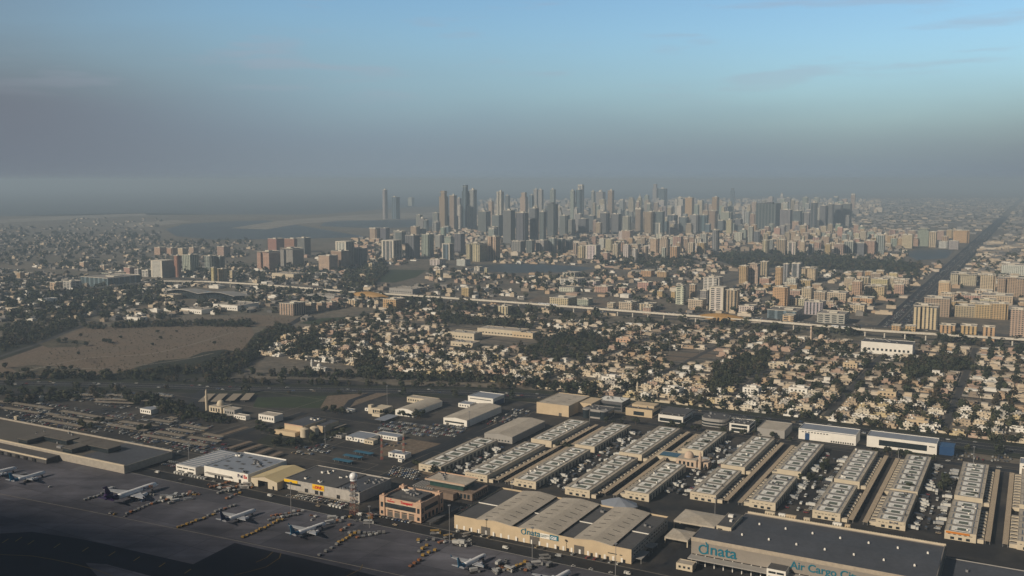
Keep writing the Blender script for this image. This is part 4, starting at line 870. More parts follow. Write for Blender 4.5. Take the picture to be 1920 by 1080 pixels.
m.build('canopy', t); m = MB(M_STEEL); m.cyl(18, 14, 0, 14, .4, n=6); [m.cyl(18 + 17.6 * math.cos(a * math.pi / 4), 14 + 13.6 * math.sin(a * math.pi / 4), 0, 8, .2, n=6) for a in range(8)]; m.build('poles', t)
# blue shade roofs
for i, (x, y) in enumerate(((643, 868), (662, 860), (682, 853))):
    p = P(x, y); u_, v_ = UV(p); t = at(u_, v_, ('nearest', 'middle', 'farthest')[i] + ' of three bright blue shade roofs near the lattice masts', 'car shade', 'blue shade roofs', 'blue_shade')
    m = MB(pmat('blue shade fabric', (0.03, 0.13, 0.22), .7)); m.box(-12, 12, -3.4, 3.4, 3.0, 3.25, bottom=True); m.build('roof', t); m = MB(M_STEEL); [m.box(-11.5 + k * 5.7, -11.2 + k * 5.7, -.2, .2, 0, 3) for k in range(5)]; m.build('posts', t)

# mosques
def mosque(u, v, label, s=1.0, mat=None, mh=19, two=False, mx=26):
    mat = mat or pmat('rose stone', (0.55, 0.43, 0.34), .85)
    t = at(u, v, label, 'mosque', name='mosque')
    m = MB(mat); m.box(0, 22 * s, 0, 20 * s, 0, 8 * s); m.box(22 * s, 34 * s, 2, 14 * s, 0, 7 * s); m.build('wall', t)
    m = MB(M_ROOFB); m.box(.5, 22 * s - .5, .5, 20 * s - .5, 8 * s, 8 * s + .2); m.build('roof', t)
    m = MB(mat); m.cyl(11 * s, 10 * s, 8 * s, 9.6 * s, 5.2 * s, n=16); m.dome(11 * s, 10 * s, 9.6 * s, 5.0 * s, 16, 6, sq=1.05); m.cyl(11 * s, 10 * s, 14.4 * s, 16 * s, .3, .05, n=6); m.build('dome', t, smooth=False)
    mi = MB(mat, M_DARK); x = mx * s
    mi.cyl(x, 0, 0, mh * .62, 1.7, n=8); mi.cyl(x, 0, mh * .62, mh * .66, 2.4, n=8); mi.cyl(x, 0, mh * .66, mh * .86, 1.3, n=8); mi.cyl(x, 0, mh * .86, mh, 1.5, .1, n=8); mi.build('minaret', t)
    wins(t, 'f', 2 * s, 20 * s, 1.5, 6 * s, 4, .45); wins(t, 'f', 26 * s, 33 * s, 1.2, 5.5, 2, .4, d=2); wins(t, 'r', 3, 12 * s, 1.2, 5.5, 3, .4, 34 * s); return t
mosque(948, -322, 'small rose coloured mosque with one dome and minaret among the storage halls')
t = at(962, -350, 'green roofed courtyard arcade behind the small rose mosque', 'arcade', name='arcade')
m = MB(M_CREAM); m.box(0, 30, 0, 22, 0, 3.6); m.build('wall', t); m = MB(M_TEALG); m.box(3, 27, 3, 18, 3.6, 4.2); m.build('roof', t)
mosque(883, -935, 'sand coloured mosque with white dome and tall minaret amid the car shades', 1.0, M_CREAM, 30, mx=-4)

# ---------------------------------------------------------------- masts and poles
def lattice(parent, h, w0, w1, n, m1, m2, name='lattice_shaft', r=.16):
    m = MB(m1, m2)
    for i in range(n):
        a, b = i / n, (i + 1) / n; wa, wb = w0 + (w1 - w0) * a, w0 + (w1 - w0) * b; mi = i % 2
        A = [(sx * wa / 2, sy * wa / 2, h * a) for sx, sy in ((-1, -1), (1, -1), (1, 1), (-1, 1))]; B = [(sx * wb / 2, sy * wb / 2, h * b) for sx, sy in ((-1, -1), (1, -1), (1, 1), (-1, 1))]
        for k in range(4): m.bar(A[k], B[k], r * 1.4, mi); m.bar(A[k], B[(k + 1) % 4], r, mi); m.bar(A[(k + 1) % 4], B[k], r, mi); m.bar(B[k], B[(k + 1) % 4], r, mi)
    return m.build(name, parent)
p = P(664, 963); u_, v_ = UV(p); t = at(u_, v_, 'red and white lattice tower carrying a white radar ball beside the courier depot', 'radar tower', name='radar_tower')
lattice(t, 31, 5.6, 3.2, 9, pmat('rusty red steel', (.26, .09, .06), .7), M_SHADEL, r=.075); m = MB(M_WPAINT); m.cyl(0, 0, 31, 31.6, 3.2, n=12); m.build('platform', t)
for z in (11, 17, 21, 25): s_ = MB(M_STEEL); s_.cyl(0, 0, z, z + .4, 4.2, n=10); s_.cbox(2.8, -2, z + .4, 1.6, 1.6, 1.6); s_.cbox(-3, 1, z + .4, 1.3, 1.3, 1.3); s_.build('equipment_deck', t)
m = MB(M_WPAINT); m.dome(0, 0, 34.6, 3.7, 18, 9, full=True); m.build('radar_dome', t, smooth=True)
for x, y, h, lb in ((716, 862, 27, 'left of two slim red and white lattice masts by the sandy lot'), (757, 858, 26, 'right of two slim red and white lattice masts by the sandy lot')):
    u_, v_ = UV(P(x, y)); t = at(u_, v_, lb, 'lattice mast', name='lattice_mast'); lattice(t, h, 2.2, 1.0, 8, pmat('faded red steel', (.34, .10, .07), .7), M_SHADEL, r=.06); m = MB(M_STEEL); m.cyl(0, 0, h, h + 4, .15, n=5); m.build('antenna', t)
def floodlight(x, y, h, label, group='floodlight poles'):
    u_, v_ = UV(P(x, y)); t = at(u_, v_, label, 'floodlight pole', group, 'floodlight_pole')
    m = MB(M_STEEL); m.cyl(0, 0, 0, h, .35, .2, n=8); m.build('pole', t); m = MB(M_STEEL); m.cyl(0, 0, h, h + .5, 1.3, n=10); m.build('lamp_ring', t)
for x, y, yt, lb in ((726, 760, 724, 'tall mast with a round head behind the white warehouse'), (546, 965, 905, 'floodlight pole beside the courier depot car park'), (693, 990, 950, 'floodlight pole left of the rose office block'), (843, 1018, 948, 'floodlight pole at the left end of the arched hall'),
    (998, 1049, 990, 'floodlight pole in front of the teal lettering'), (1154, 1082, 1020, 'floodlight pole near the right end of the arched hall'), (1256, 660, 616, 'tall white pole on the open sandy lot among villas'), (1312, 662, 640, 'shorter pole right of the tall white pole among villas'),
    (746, 628, 602, 'white pole among the villas left of centre'), (1090, 920, 905, 'lamp pole at the edge of the arched hall yard'), (960, 940, 905, 'lamp pole left of the arched hall roof'), (1340, 985, 935, 'lamp pole beside the hipped pavilion'), (880, 800, 772, 'lamp pole beside the long white warehouse'),
    (1825, 870, 838, 'lamp pole behind the second row from the right'), (1684, 868, 840, 'lamp pole behind the third row of storage halls'), (1105, 795, 765, 'lamp pole beside the beige box warehouse'), (610, 835, 800, 'lamp pole beside the silo compound'), (355, 880, 830, 'lamp pole left of the parcel depot')):
    floodlight(x, y, max(8, hgt(x, y, yt)), lb)

# ---------------------------------------------------------------- vehicles
def car_mesh(kind):
    m = MB(M_TCAR, M_GLASS, M_TYRE, M_WHITE)
    if kind == 'car':
        m.box(-.9, .9, -2.2, 2.2, .35, .95, bottom=True); k = len(m.v)
        m.v += [(-.85, -1.6, .95), (.85, -1.6, .95), (.85, 1.2, .95), (-.85, 1.2, .95), (-.7, -1.1, 1.45), (.7, -1.1, 1.45), (.7, .5, 1.45), (-.7, .5, 1.45)]
        for f, mi in (((0, 1, 5, 4), 1), ((1, 2, 6, 5), 1), ((2, 3, 7, 6), 1), ((3, 0, 4, 7), 1), ((4, 5, 6, 7), 0)): m.f.append(tuple(k + i for i in f)); m.m.append(mi)
        wy = (-1.4, 1.4); ww = .92
    elif kind == 'van':
        m.box(-1, 1, -2.6, 1.5, .4, 2.2, bottom=True); m.box(-1, 1, 1.5, 2.6, .4, 1.3, bottom=True); m.quad([(-.95, 1.5, 2.1), (.95, 1.5, 2.1), (.95, 2.1, 1.3), (-.95, 2.1, 1.3)][::-1], 1)
        m.box(-1.02, 1.02, .4, 1.4, 1.3, 1.9, 1); wy = (-1.7, 1.7); ww = 1.02
    elif kind == 'truck':
        m.box(-1.2, 1.2, -4.4, 1.9, .9, 3.5, bottom=True); m.box(-1.1, 1.1, 2.2, 4.2, .5, 2.6, bottom=True); m.box(-1.0, 1.0, 4.2, 4.25, 1.5, 2.4, 1); m.box(-.9, .9, -4.2, 3.6, .5, .9, 2, bottom=True)
        wy = (-3, 3); ww = 1.15
    for y in wy:
        for sx in (-1, 1): m.box(min(sx * ww, sx * (ww - .25)), max(sx * ww, sx * (ww - .25)), y - .36, y + .36, 0, .72, 2)
    return m
VM = {k: car_mesh(k).mesh(k) for k in ('car', 'van', 'truck')}
VC = [((.62, .62, .60), 'white'), ((.62, .62, .60), 'white'), ((.62, .62, .60), 'white'), ((.35, .36, .37), 'silver'), ((.35, .36, .37), 'silver'), ((.06, .06, .065), 'black'), ((.12, .12, .13), 'grey'), ((.22, .025, .025), 'red'), ((.05, .09, .2), 'blue'), ((.38, .3, .2), 'beige')]
NV = {'car': 0, 'van': 0, 'truck': 0}
def vehicle(kind, loc, az, where, col=None, q=rnd, group='vehicles parked around the cargo village', cat=None):
    c, nm = col or q.choice(VC if kind == 'car' else VC[:6])
    nk = {'car': 'parked_car', 'van': 'delivery_van', 'truck': 'box_truck'}[kind]
    o = bpy.data.objects.new(nk, VM[kind]); COL.objects.link(o); o.location = loc; o.rotation_euler = (0, 0, -R(az)); o.color = (*c, 1)
    NV[kind] += 1
    tag(o, f'{nm} {dict(car="car", van="van", truck="box truck")[kind]}{where}', cat or kind, group); return o
CPICK = lambda g: g.choice((0, 0, 0, 1, 2, 3, 3, 4, 5, 5, 6, 6, 8, 9, 7) if g.random() < .9 else (7, 8, 9))
STUFFCARS = []       # (x, y, az, kind, colour index) for the car parks too fine to count
q = random.Random(3)
yards = [(-524, -497, 806, 925, 'first'), (-416, -385, 812, 1060, 'second'), (-306, -275, 856, 1070, 'third'), (-196, -163, 862, 1075, 'fourth'), (-86, -55, 864, 1080, 'fifth'), (-468, -440, 0, 0, '')]
for a, b, u0, u1, nm in yards:
    if not nm: continue
    for side, v, az_ in (('left', a + 6.5, 90), ('right', b - 6.5, -90)):
        k = 0; u_ = u0 + 4
        while u_ < u1 - 4:
            if q.random() < .78:
                kd = q.choice(('truck', 'van', 'car', 'car')) ; 
                if kd == 'car' and NV['car'] > 160: kd = 'van'
                vehicle(kd, G(u_, v + q.uniform(-1.5, 1.5), 0), GRID + az_ + q.uniform(-6, 6), f', {nth(k)} from the near end, {side} side of the {nm} truck yard', q=q); k += 1
            u_ += q.uniform(3.8, 7.0)
    k = 0
    for _ in range(int((u1 - u0) / 22)):
        v = (a + b) / 2 + q.uniform(-1.5, 1.5)
        vehicle(q.choice(('truck', 'van')), G(u0 + 8 + k * 22 + q.uniform(-5, 5), v, 0), GRID + q.choice((0, 180)) + q.uniform(-5, 5), f', {nth(k)} from the near end, middle lane of the {nm} truck yard', q=q); k += 1
# other parked rows: (u, v start, v end, step, azimuth, words)
def row(kind, u_, v0, v1, step, az_, where, q, pr=.85, jit=.3, du=0.0):
    v = v0; k = 0
    while v < v1:
        if q.random() < pr: vehicle(kind, G(u_ + q.uniform(-jit, jit) + du * (v - v0), v, 0), GRID + az_ + q.uniform(-4, 4), f', {nth(k)} from the left {where}', q=q); k += 1
        v += step
row('car', 668 + 4.5, -516, -470, 3.4, 0, 'in the row before the rose office block', q, .95)
row('van', 664 + 9, -560, -546, 4, 0, 'in the short row left of the rose office block', q)
for r_ in range(3): row('car', 676 + r_ * 4.8, -615 + r_ * 8, -548, 3.2, 10, f'in the {nth(r_)} parking line before the courier depot', q, .8)
row('car', 675, -425, -270, 6.5, 4, 'along the front wall of the arched hall', q, .5)
for r_ in range(5): row('car', 800 - r_ * 6, -580 + r_ * 3, -545 + r_ * 3, 3.3, 20, f'in the {nth(r_)} line of the crescent car park', q, .9)
for r_ in range(3): row('car', 720 + r_ * 7, -452, -436, 3.2, 0, f'in the {nth(r_)} short line left of the arched hall', q, .85)
row('car', 1104, -120, 40, 7, 70, 'along the lane behind the right storage halls', q, .4)
row('van', 655 + 20, -765, -720, 4.2, 0, 'in the line of containers left of the parcel depot', q, .9)
row('car', 690, -800, -780, 3.4, 30, 'in the row beside the cargo terminal corner', q, .9); row('car', 700, -806, -776, 3.2, 30, 'in the second row beside the cargo terminal corner', q, .9)
# traffic on the airside road
for k, v in enumerate(range(-1000, 40, 52)): vehicle(q.choice(('car', 'van')), G(663.5 + q.choice((-3, 3)), v + q.uniform(-15, 15), 0), GRID + q.choice((90, -90)), f', {nth(k)} from the left driving on the airside road', q=q)
# sub-counted car parks
def lot(px, n, az_, kinds=('car',), seed=1, dens=None):
    """regular rows of cars inside a quadrilateral read off the photo"""
    qq = random.Random(seed); A = [P(*c) for c in px]; us = [UV(a)[0] for a in A]; vs = [UV(a)[1] for a in A]
    u_ = min(us); 
    def inside(u, v):
        s = None
        for i in range(4):
            x0, y0, x1, y1 = vs[i], us[i], vs[(i + 1) % 4], us[(i + 1) % 4]; c = (x1 - x0) * (u - y0) - (y1 - y0) * (v - x0)
            if s is None: s = c > 0
            elif (c > 0) != s: return False
        return True
    r_ = 0
    while u_ < max(us):
        v = min(vs)
        while v < max(vs):
            if qq.random() < n and inside(u_, v): STUFFCARS.append((u_, v, GRID + az_ + qq.uniform(-3, 3), 'car', CPICK(qq)))
            v += 2.9
        r_ += 1; u_ += 5.6 if r_ % 2 else 11.5
lot([(700, 812), (860, 822), (880, 800), (720, 790)], .85, 0, seed=2)
lot([(130, 752), (330, 748), (320, 738), (140, 736)], .9, 0, seed=3)
lot([(540, 858), (620, 850), (640, 832), (560, 835)], .45, 0, seed=4)
lot([(230, 842), (410, 852), (440, 835), (250, 815)], .45, 0, seed=5)
lot([(0, 790), (260, 820), (420, 800), (60, 750)], .35, 0, seed=6)
lot([(1590, 812), (1800, 832), (1800, 822), (1600, 805)], .06, 90, seed=7)
lot([(1780, 862), (1900, 866), (1900, 852), (1790, 850)], .5, 0, seed=8)
lot([(940, 800), (1000, 770), (960, 765), (900, 795)], .25, 0, seed=9)
lot([(600, 826), (760, 838), (770, 832), (620, 820)], .25, 0, seed=10)
lot([(200, 940), (270, 945), (270, 925), (215, 922)], .35, 0, seed=12)
# moving traffic on the highway and the avenue
for p_, q_ in zip(HWY, HWY[1:]):
    d_ = (q_ - p_).normalized(); s_ = Vector((d_.y, -d_.x, 0))
    for off in (-11, -7, -3.5, 3.5, 7, 11):
        if q.random() < .5:
            c_ = p_ + (q_ - p_) * q.random() + s_ * off; u_, v_ = UV(c_); STUFFCARS.append((u_, v_, math.degrees(math.atan2(d_.x, d_.y)), 'car', CPICK(q)))
for k in range(900):
    STUFFCARS.append((2080 + 4200 * q.random() ** 1.4, -250 + q.choice((-20, -16, -12, -8, 8, 12, 16, 20)), GRID, 'car', CPICK(q)))
for k in range(260): STUFFCARS.append((2075 + q.choice((-10, -6, 6, 10)), -1900 + 2500 * q.random(), GRID + 90, 'car', CPICK(q)))

# ---------------------------------------------------------------- car shades of the left car parks
_vs = {}
def shade_row(x0, y0, x1, y1, dep, label):
    a, b = P(x0, y0, 2.8), P(x1, y1, 2.8); d_ = b - a; ln = d_.length; az_ = math.degrees(math.atan2(d_.x, d_.y)) - 90
    a.z = 0; t = empty('car_shade', a, az_, label, 'car shade', 'slatted shade roofs over the left car parks')
    m = MB(M_SHADEL); k = 0
    while k * 3.4 < ln - 2.4: m.quad([(k * 3.4, 0, 2.7), (k * 3.4 + 2.3, 0, 2.7), (k * 3.4 + 2.9, dep, 3.2), (k * 3.4 + .6, dep, 3.2)]); m.quad([(k * 3.4, 0, 2.6), (k * 3.4 + .6, dep, 3.1), (k * 3.4 + 2.9, dep, 3.1), (k * 3.4 + 2.3, 0, 2.6)]); k += 1
    m.build('roof', t); m = MB(M_STEEL)
    for k in range(int(ln / 6.8)): m.box(k * 6.8 + 1, k * 6.8 + 1.25, dep / 2, dep / 2 + .25, 0, 2.7)
    m.bar((0, dep / 2, 2.75), (ln - 1, dep / 2, 2.75), .12); m.build('posts', t)
    u_, v_ = UV(a)
    for k in range(int(ln / 2.8)):
        if q.random() < .75: STUFFCARS.append((u_ + dep * .5, v_ + 1.5 + k * 2.8, GRID, 'car', CPICK(q)))
SH = [(20, 756, 95, 768), (0, 765, 72, 776), (-60, 747, 16, 756), (-70, 757, -4, 765), (110, 771, 205, 787), (97, 781, 178, 794), (73, 788, 152, 801), (222, 791, 292, 801), (200, 797, 272, 809), (280, 787, 320, 793), (290, 810, 342, 819), (313, 804, 362, 812), (335, 797, 384, 805),
      (350, 820, 408, 829), (378, 814, 415, 821), (82, 776, 105, 780), (312, 783, 328, 786), (325, 776, 345, 780), (262, 816, 385, 837), (135, 741, 225, 742), (228, 742, 320, 744), (133, 747, 165, 748), (175, 749, 300, 753), (175, 754, 250, 757)]
for i, (a, b, c, d_) in enumerate(sorted(SH, key=lambda s: (round(s[1] / 12), s[0]))):
    shade_row(a, b, c, d_, 7.0, f'slatted sand coloured car shade, {nth(i)} counting from the highway down to the terminal')
def shade_block(x0, y0, x1, y1, wd, label, mat=M_SHADEL):
    a, b = P(x0, y0), P(x1, y1); d_ = b - a; t = empty('car_shade', a, math.degrees(math.atan2(d_.x, d_.y)), label, 'car shade', 'long plain shade roofs')
    m = MB(mat); m.box(-wd / 2, wd / 2, 0, d_.length, 2.8, 3.1, bottom=True); m.build('roof', t); m = MB(M_STEEL)
    for k in range(int(d_.length / 8)): m.box(-.15, .15, k * 8 + 1, k * 8 + 1.3, 0, 2.8)
    m.build('posts', t)
for i, (a, b, c, d_) in enumerate(((380, 757, 396, 742), (403, 757, 419, 742), (431, 755, 446, 742), (458, 754, 470, 741))): shade_block(a, b, c, d_, 12, f'long plain shade roof, {nth(i)} from the left beside the sports field')
for i, (a, b, c, d_) in enumerate(((430, 845, 470, 832), (448, 852, 490, 838), (470, 860, 508, 845), (490, 868, 528, 852))): shade_block(a, b, c, d_, 6, f'long brown shade roof, {nth(i)} from the left behind the yellow roofed hangar', M_SHADE)
shade_block(805, 985, 858, 955, 6, 'narrow slatted lean-to roof between the rose block and the arched hall', M_ROOFG)
shade_block(624, 806, 645, 799, 9, 'small cream shade roof right of the silos', M_SHADEL); shade_block(712, 792, 738, 782, 16, 'pale canopy roof over the gate near the big car park', M_ROOFW)

# ---------------------------------------------------------------- aircraft
def aircraft(nose, tail, ln, label, tailmat, tri=False, words=None, wordmat=None, span=None, tailname='violet'):
    a, b = P(*nose, 4.0), P(*tail, 4.0); d_ = (a - b); d_.z = 0; az_ = math.degrees(math.atan2(d_.x, d_.y)); mid = (a + b) / 2; mid.z = 0
    t = empty('cargo_jet', mid, az_, label, 'aeroplane', 'aircraft parked on the apron'); k = ln / 39.5; r = 2.0 * (1.45 if tri else 1) ; zc = 3.6 * (1.35 if tri else 1)
    span = span or ln * .9
    def fus(y0, y1, mat, nm):
        st = [(-.5, .12, 1.3), (-.42, .45, 1.0), (-.3, .85, .35), (-.2, 1, .05), (0, 1, 0), (.3, 1, 0), (.4, .95, 0), (.45, .78, -.15), (.485, .45, -.35), (.5, .1, -.5)]
        def ev(y):
            for (ya, ra, za), (yb, rb, zb) in zip(st, st[1:]):
                if ya <= y <= yb + 1e-6: f = (y - ya) / (yb - ya); return ra + (rb - ra) * f, za + (zb - za) * f
            return st[-1][1:]
        ys = [y0 + (y1 - y0) * i / 14 for i in range(15)]; m = MB(mat)
        m.rings([[(r * ev(y)[0] * math.cos(2 * math.pi * i / 14), y * ln, zc + ev(y)[1] * r * .5 + r * ev(y)[0] * math.sin(2 * math.pi * i / 14)) for i in range(14)] for y in ys][::-1]); return m.build(nm, t, smooth=True)
    fus(-.27, .5, M_WPAINT, 'fuselage'); fus(-.5, -.27, tailmat, 'tail_cone')
    def blade(pts, th, mat, nm):      # pts: outline at mid-plane
        m = MB(mat); n = len(pts); k0 = 0; P3 = [Vector(p_) for p_ in pts]; nn = (P3[1] - P3[0]).cross(P3[2] - P3[0]).normalized() * th
        m.v = [tuple(p_ + nn) for p_ in P3] + [tuple(p_ - nn) for p_ in P3]; m.f = [tuple(range(n)), tuple(reversed(range(n, 2 * n)))] + [(i, n + i, n + (i + 1) % n, (i + 1) % n) for i in range(n)]; m.m = [0] * len(m.f)
        return m.build(nm, t)
    wm = pmat('grey wing skin', (0.40, 0.42, 0.46), .45)
    for s in (-1, 1):
        wg = blade([(s * r * .6, .12 * ln, zc - r * .5), (s * span / 2, -.13 * ln, zc + 1.4), (s * span / 2, -.17 * ln, zc + 1.4), (s * r * .6, -.09 * ln, zc - r * .5)], .28, wm, 'wing')
        blade([(s * span / 2, -.13 * ln, zc + 1.3), (s * span / 2 + s * .5, -.17 * ln, zc + 3.6), (s * span / 2 + s * .5, -.185 * ln, zc + 3.6), (s * span / 2, -.17 * ln, zc + 1.3)], .1, tailmat, 'winglet')
        blade([(s * .5, -.39 * ln, zc + r * .6), (s * span * .19, -.46 * ln, zc + r * .75), (s * span * .19, -.49 * ln, zc + r * .75), (s * .5, -.465 * ln, zc + r * .6)], .15, wm if not tri else tailmat, 'tailplane')
        e = MB(M_WPAINT, M_DARK); er = 1.25 * (1.3 if tri else 1); ex = s * span * .17; ey = .075 * ln
        e.rings([[(ex + er * f * math.cos(2 * math.pi * i / 12), ey + yy * k, zc - r * .85 + er * f * math.sin(2 * math.pi * i / 12)) for i in range(12)] for yy, f in ((3, .85), (2.4, 1), (0, 1), (-2, .6))], 0); e.build('engine', t, smooth=True)
    blade([(0, -.34 * ln, zc + r * .8), (0, -.455 * ln, zc + r + 7.2 * k), (0, -.50 * ln, zc + r + 7.2 * k), (0, -.47 * ln, zc + r * .8)], .22, tailmat, 'tail_fin')
    if tri:
        e = MB(tailmat); e.rings([[(1.5 * math.cos(2 * math.pi * i / 12), yy, zc + r + 2.6 + 1.5 * math.sin(2 * math.pi * i / 12)) for i in range(12)] for yy in (-.36 * ln, -.5 * ln)]); e.build('engine', t, smooth=True)
    m = MB(M_GLASS); m.box(-r * .55, r * .55, .452 * ln, .468 * ln, zc + r * .12, zc + r * .42); m.build('cockpit_window', t)
    g = MB(M_TYRE)
    for x, y in ((0, .38), (-2.6, -.04), (2.6, -.04)): g.cyl(x, y * ln, 0, zc - r * .6, .25, n=6); g.cbox(x, y * ln, 0, 1.2, 1.4, 1.2)
    g.build('landing_gear', t)
    if words:
        y = .17 * ln
        for wd_, mt_ in words:
            me = text_mesh(wd_, 3.0 * (1.5 if tri else 1), mt_, .03); o = bpy.data.objects.new('lettering', me); COL.objects.link(o); o.parent = t
            o.location = (r + .05, y, zc - .3 * r); o.rotation_euler = (R(90), 0, R(90)); y += me.vertices and (max(v.co.x for v in me.vertices) + .5)
    return t
aircraft((288, 911), (206, 939), 61, 'large three engined white freighter with a violet tail', M_PURPLE, True, [('Fed', M_PURPLE), ('Ex', M_ORANGE)])
aircraft((482, 954), (411, 979), 39.5, 'white jet with dark blue tail beside a line of yellow carts', M_NAVY)
aircraft((603, 983), (553, 1001), 39.5, 'white and blue jet with a cargo loader at its side before the courier depot', M_AZURE, words=[('dubai', M_NAVY)])
aircraft((907, 1041), (863, 1063), 36, 'blue and white jet nearest the arched hall with loader trucks around', M_AZURE, words=[('dubai', M_NAVY)])
aircraft((82, 885), (22, 902), 39.5, 'white jet with azure tail near the left edge behind the terminal stand', M_AZURE)
aircraft((31, 876), (-40, 893), 39.5, 'white jet cut off by the left edge of the photo', M_WPAINT)
aircraft((1066, 1071), (1018, 1098), 39.5, 'white jet whose nose alone shows at the bottom edge', M_NAVY)

# ---------------------------------------------------------------- ground equipment on the apron
def gse_mesh(kind):
    if kind == 'dolly': m = MB(M_TCAR, M_TYRE); m.box(-1.4, 1.4, -1.5, 1.5, .55, .7, 1, bottom=True); m.v and None; m.box(-1.25, 1.25, -1.3, 1.3, .7, 2.2); m.box(-1.2, -.9, -1.2, -.7, 0, .55, 1); m.box(.9, 1.2, .7, 1.2, 0, .55, 1); return m
    if kind == 'tug': m = MB(M_TCAR, M_TYRE, M_GLASS); m.box(-.9, .9, -1.6, 1.6, .4, 1.1, bottom=True); m.box(-.75, .75, -.9, .3, 1.1, 1.9, 2, 0); [m.box(x, x + .3, y, y + .7, 0, .6, 1) for x in (-1, .7) for y in (-1.3, .7)]; return m
    if kind == 'loader': m = MB(M_TCAR, M_TYRE, M_STEEL); m.box(-1.6, 1.6, -4, 4, .5, 1.0, 2, bottom=True); m.box(-1.5, 1.5, -3.8, 3.8, 2.9, 3.4, 0, bottom=True); m.bar((-1.4, -3, 1), (-1.4, 3, 2.9), .15, 2); m.bar((1.4, 3, 1), (1.4, -3, 2.9), .15, 2); m.box(.4, 1.6, 4, 5.2, .5, 2.8); [m.box(x, x + .4, y, y + .9, 0, .7, 1) for x in (-1.6, 1.2) for y in (-3, 2)]; return m
    if kind == 'catering': m = MB(M_TCAR, M_TYRE, M_STEEL); m.box(-1.3, 1.3, -3.5, 2.6, 2.6, 5.2, 0, bottom=True); m.bar((-1.1, -2.5, .9), (-1.1, 2, 2.6), .15, 2); m.bar((1.1, 2, .9), (1.1, -2.5, 2.6), .15, 2); m.box(-1.2, 1.2, 2.8, 4.4, .5, 2.4); m.box(-1.1, 1.1, -3.4, 2.8, .5, .9, 1, bottom=True); return m
EM = {k: gse_mesh(k).mesh(k) for k in ('dolly', 'tug', 'loader', 'catering')}
ENAME = {'dolly': ('cargo_dolly', 'cargo dolly'), 'tug': ('baggage_tug', 'tug'), 'loader': ('cargo_loader', 'loader'), 'catering': ('catering_truck', 'truck')}
def equip(kind, x, y, az_, col, label, group):
    o = bpy.data.objects.new(ENAME[kind][0], EM[kind]); COL.objects.link(o); p = P(x, y, -.05); p.z = -.28; o.location = p; o.rotation_euler = (0, 0, -R(az_)); o.color = (*col, 1); o.scale = (1, 1, rnd.uniform(.65, 1.15)); return tag(o, label, ENAME[kind][1], group)
YEL, WHT, ORG, GRY = (.33, .21, .05), (.45, .45, .44), (.24, .10, .04), (.2, .2, .2)
def train(x0, y0, x1, y1, n, col, what, group, q=q):
    a, b = P(x0, y0), P(x1, y1); az_ = math.degrees(math.atan2((b - a).x, (b - a).y))
    n = max(3, int(n * .72))
    for i in range(n):
        f = i / max(1, n - 1); c = col if q.random() < .75 else q.choice((WHT, GRY, ORG, col))
        equip('dolly', x0 + (x1 - x0) * f + q.uniform(-.8, .8), y0 + (y1 - y0) * f + q.uniform(-.9, .9), az_ + q.uniform(-25, 25), c, f'{ {YEL: "yellow", WHT: "white", GRY: "grey", ORG: "orange"}[c] } cargo dolly, {nth(i)} in the {what}', group)
train(335, 990, 400, 965, 13, YEL, 'yellow line left of the blue tailed jet', 'dollies in lines on the apron')
train(456, 1008, 530, 975, 14, YEL, 'yellow line behind the loader', 'dollies in lines on the apron')
train(600, 1042, 632, 1022, 6, GRY, 'grey string before the third jet', 'dollies in lines on the apron'); train(636, 1018, 672, 997, 9, YEL, 'yellow string before the third jet', 'dollies in lines on the apron')
train(238, 965, 300, 938, 13, GRY, 'grey line right of the freighter', 'dollies in lines on the apron'); train(160, 938, 192, 927, 7, GRY, 'short line left of the freighter tail', 'dollies in lines on the apron')
train(290, 945, 360, 925, 14, WHT, 'white line beside the freighter nose', 'dollies in lines on the apron'); train(640, 995, 655, 985, 4, ORG, 'orange string right of the third jet', 'dollies in lines on the apron')
train(770, 1062, 786, 1053, 3, ORG, 'short string at the lower centre', 'dollies in lines on the apron'); train(786, 1035, 800, 1024, 4, YEL, 'short string left of the nearest jet', 'dollies in lines on the apron'); train(793, 1042, 815, 1032, 4, YEL, 'second short string left of the nearest jet', 'dollies in lines on the apron')
train(955, 1070, 985, 1055, 8, YEL, 'yellow cluster below the teal lettering', 'dollies in lines on the apron'); train(505, 975, 560, 965, 12, GRY, 'jumbled line beside the white jets', 'dollies in lines on the apron'); train(510, 968, 568, 958, 12, ORG, 'upper jumbled line beside the white jets', 'dollies in lines on the apron')
train(405, 960, 440, 948, 8, GRY, 'grey group above the blue tailed jet', 'dollies in lines on the apron'); train(655, 1000, 720, 1000, 12, GRY, 'dark group right of the yellow string', 'dollies in lines on the apron'); train(670, 1008, 705, 1003, 6, GRY, 'second dark group right of the yellow string', 'dollies in lines on the apron')
train(395, 915, 460, 895, 14, ORG, 'rusty line before the parcel depot', 'dollies in lines on the apron'); train(410, 925, 470, 905, 14, GRY, 'second line before the parcel depot', 'dollies in lines on the apron'); train(425, 935, 450, 925, 6, YEL, 'yellow group below the parcel depot', 'dollies in lines on the apron')
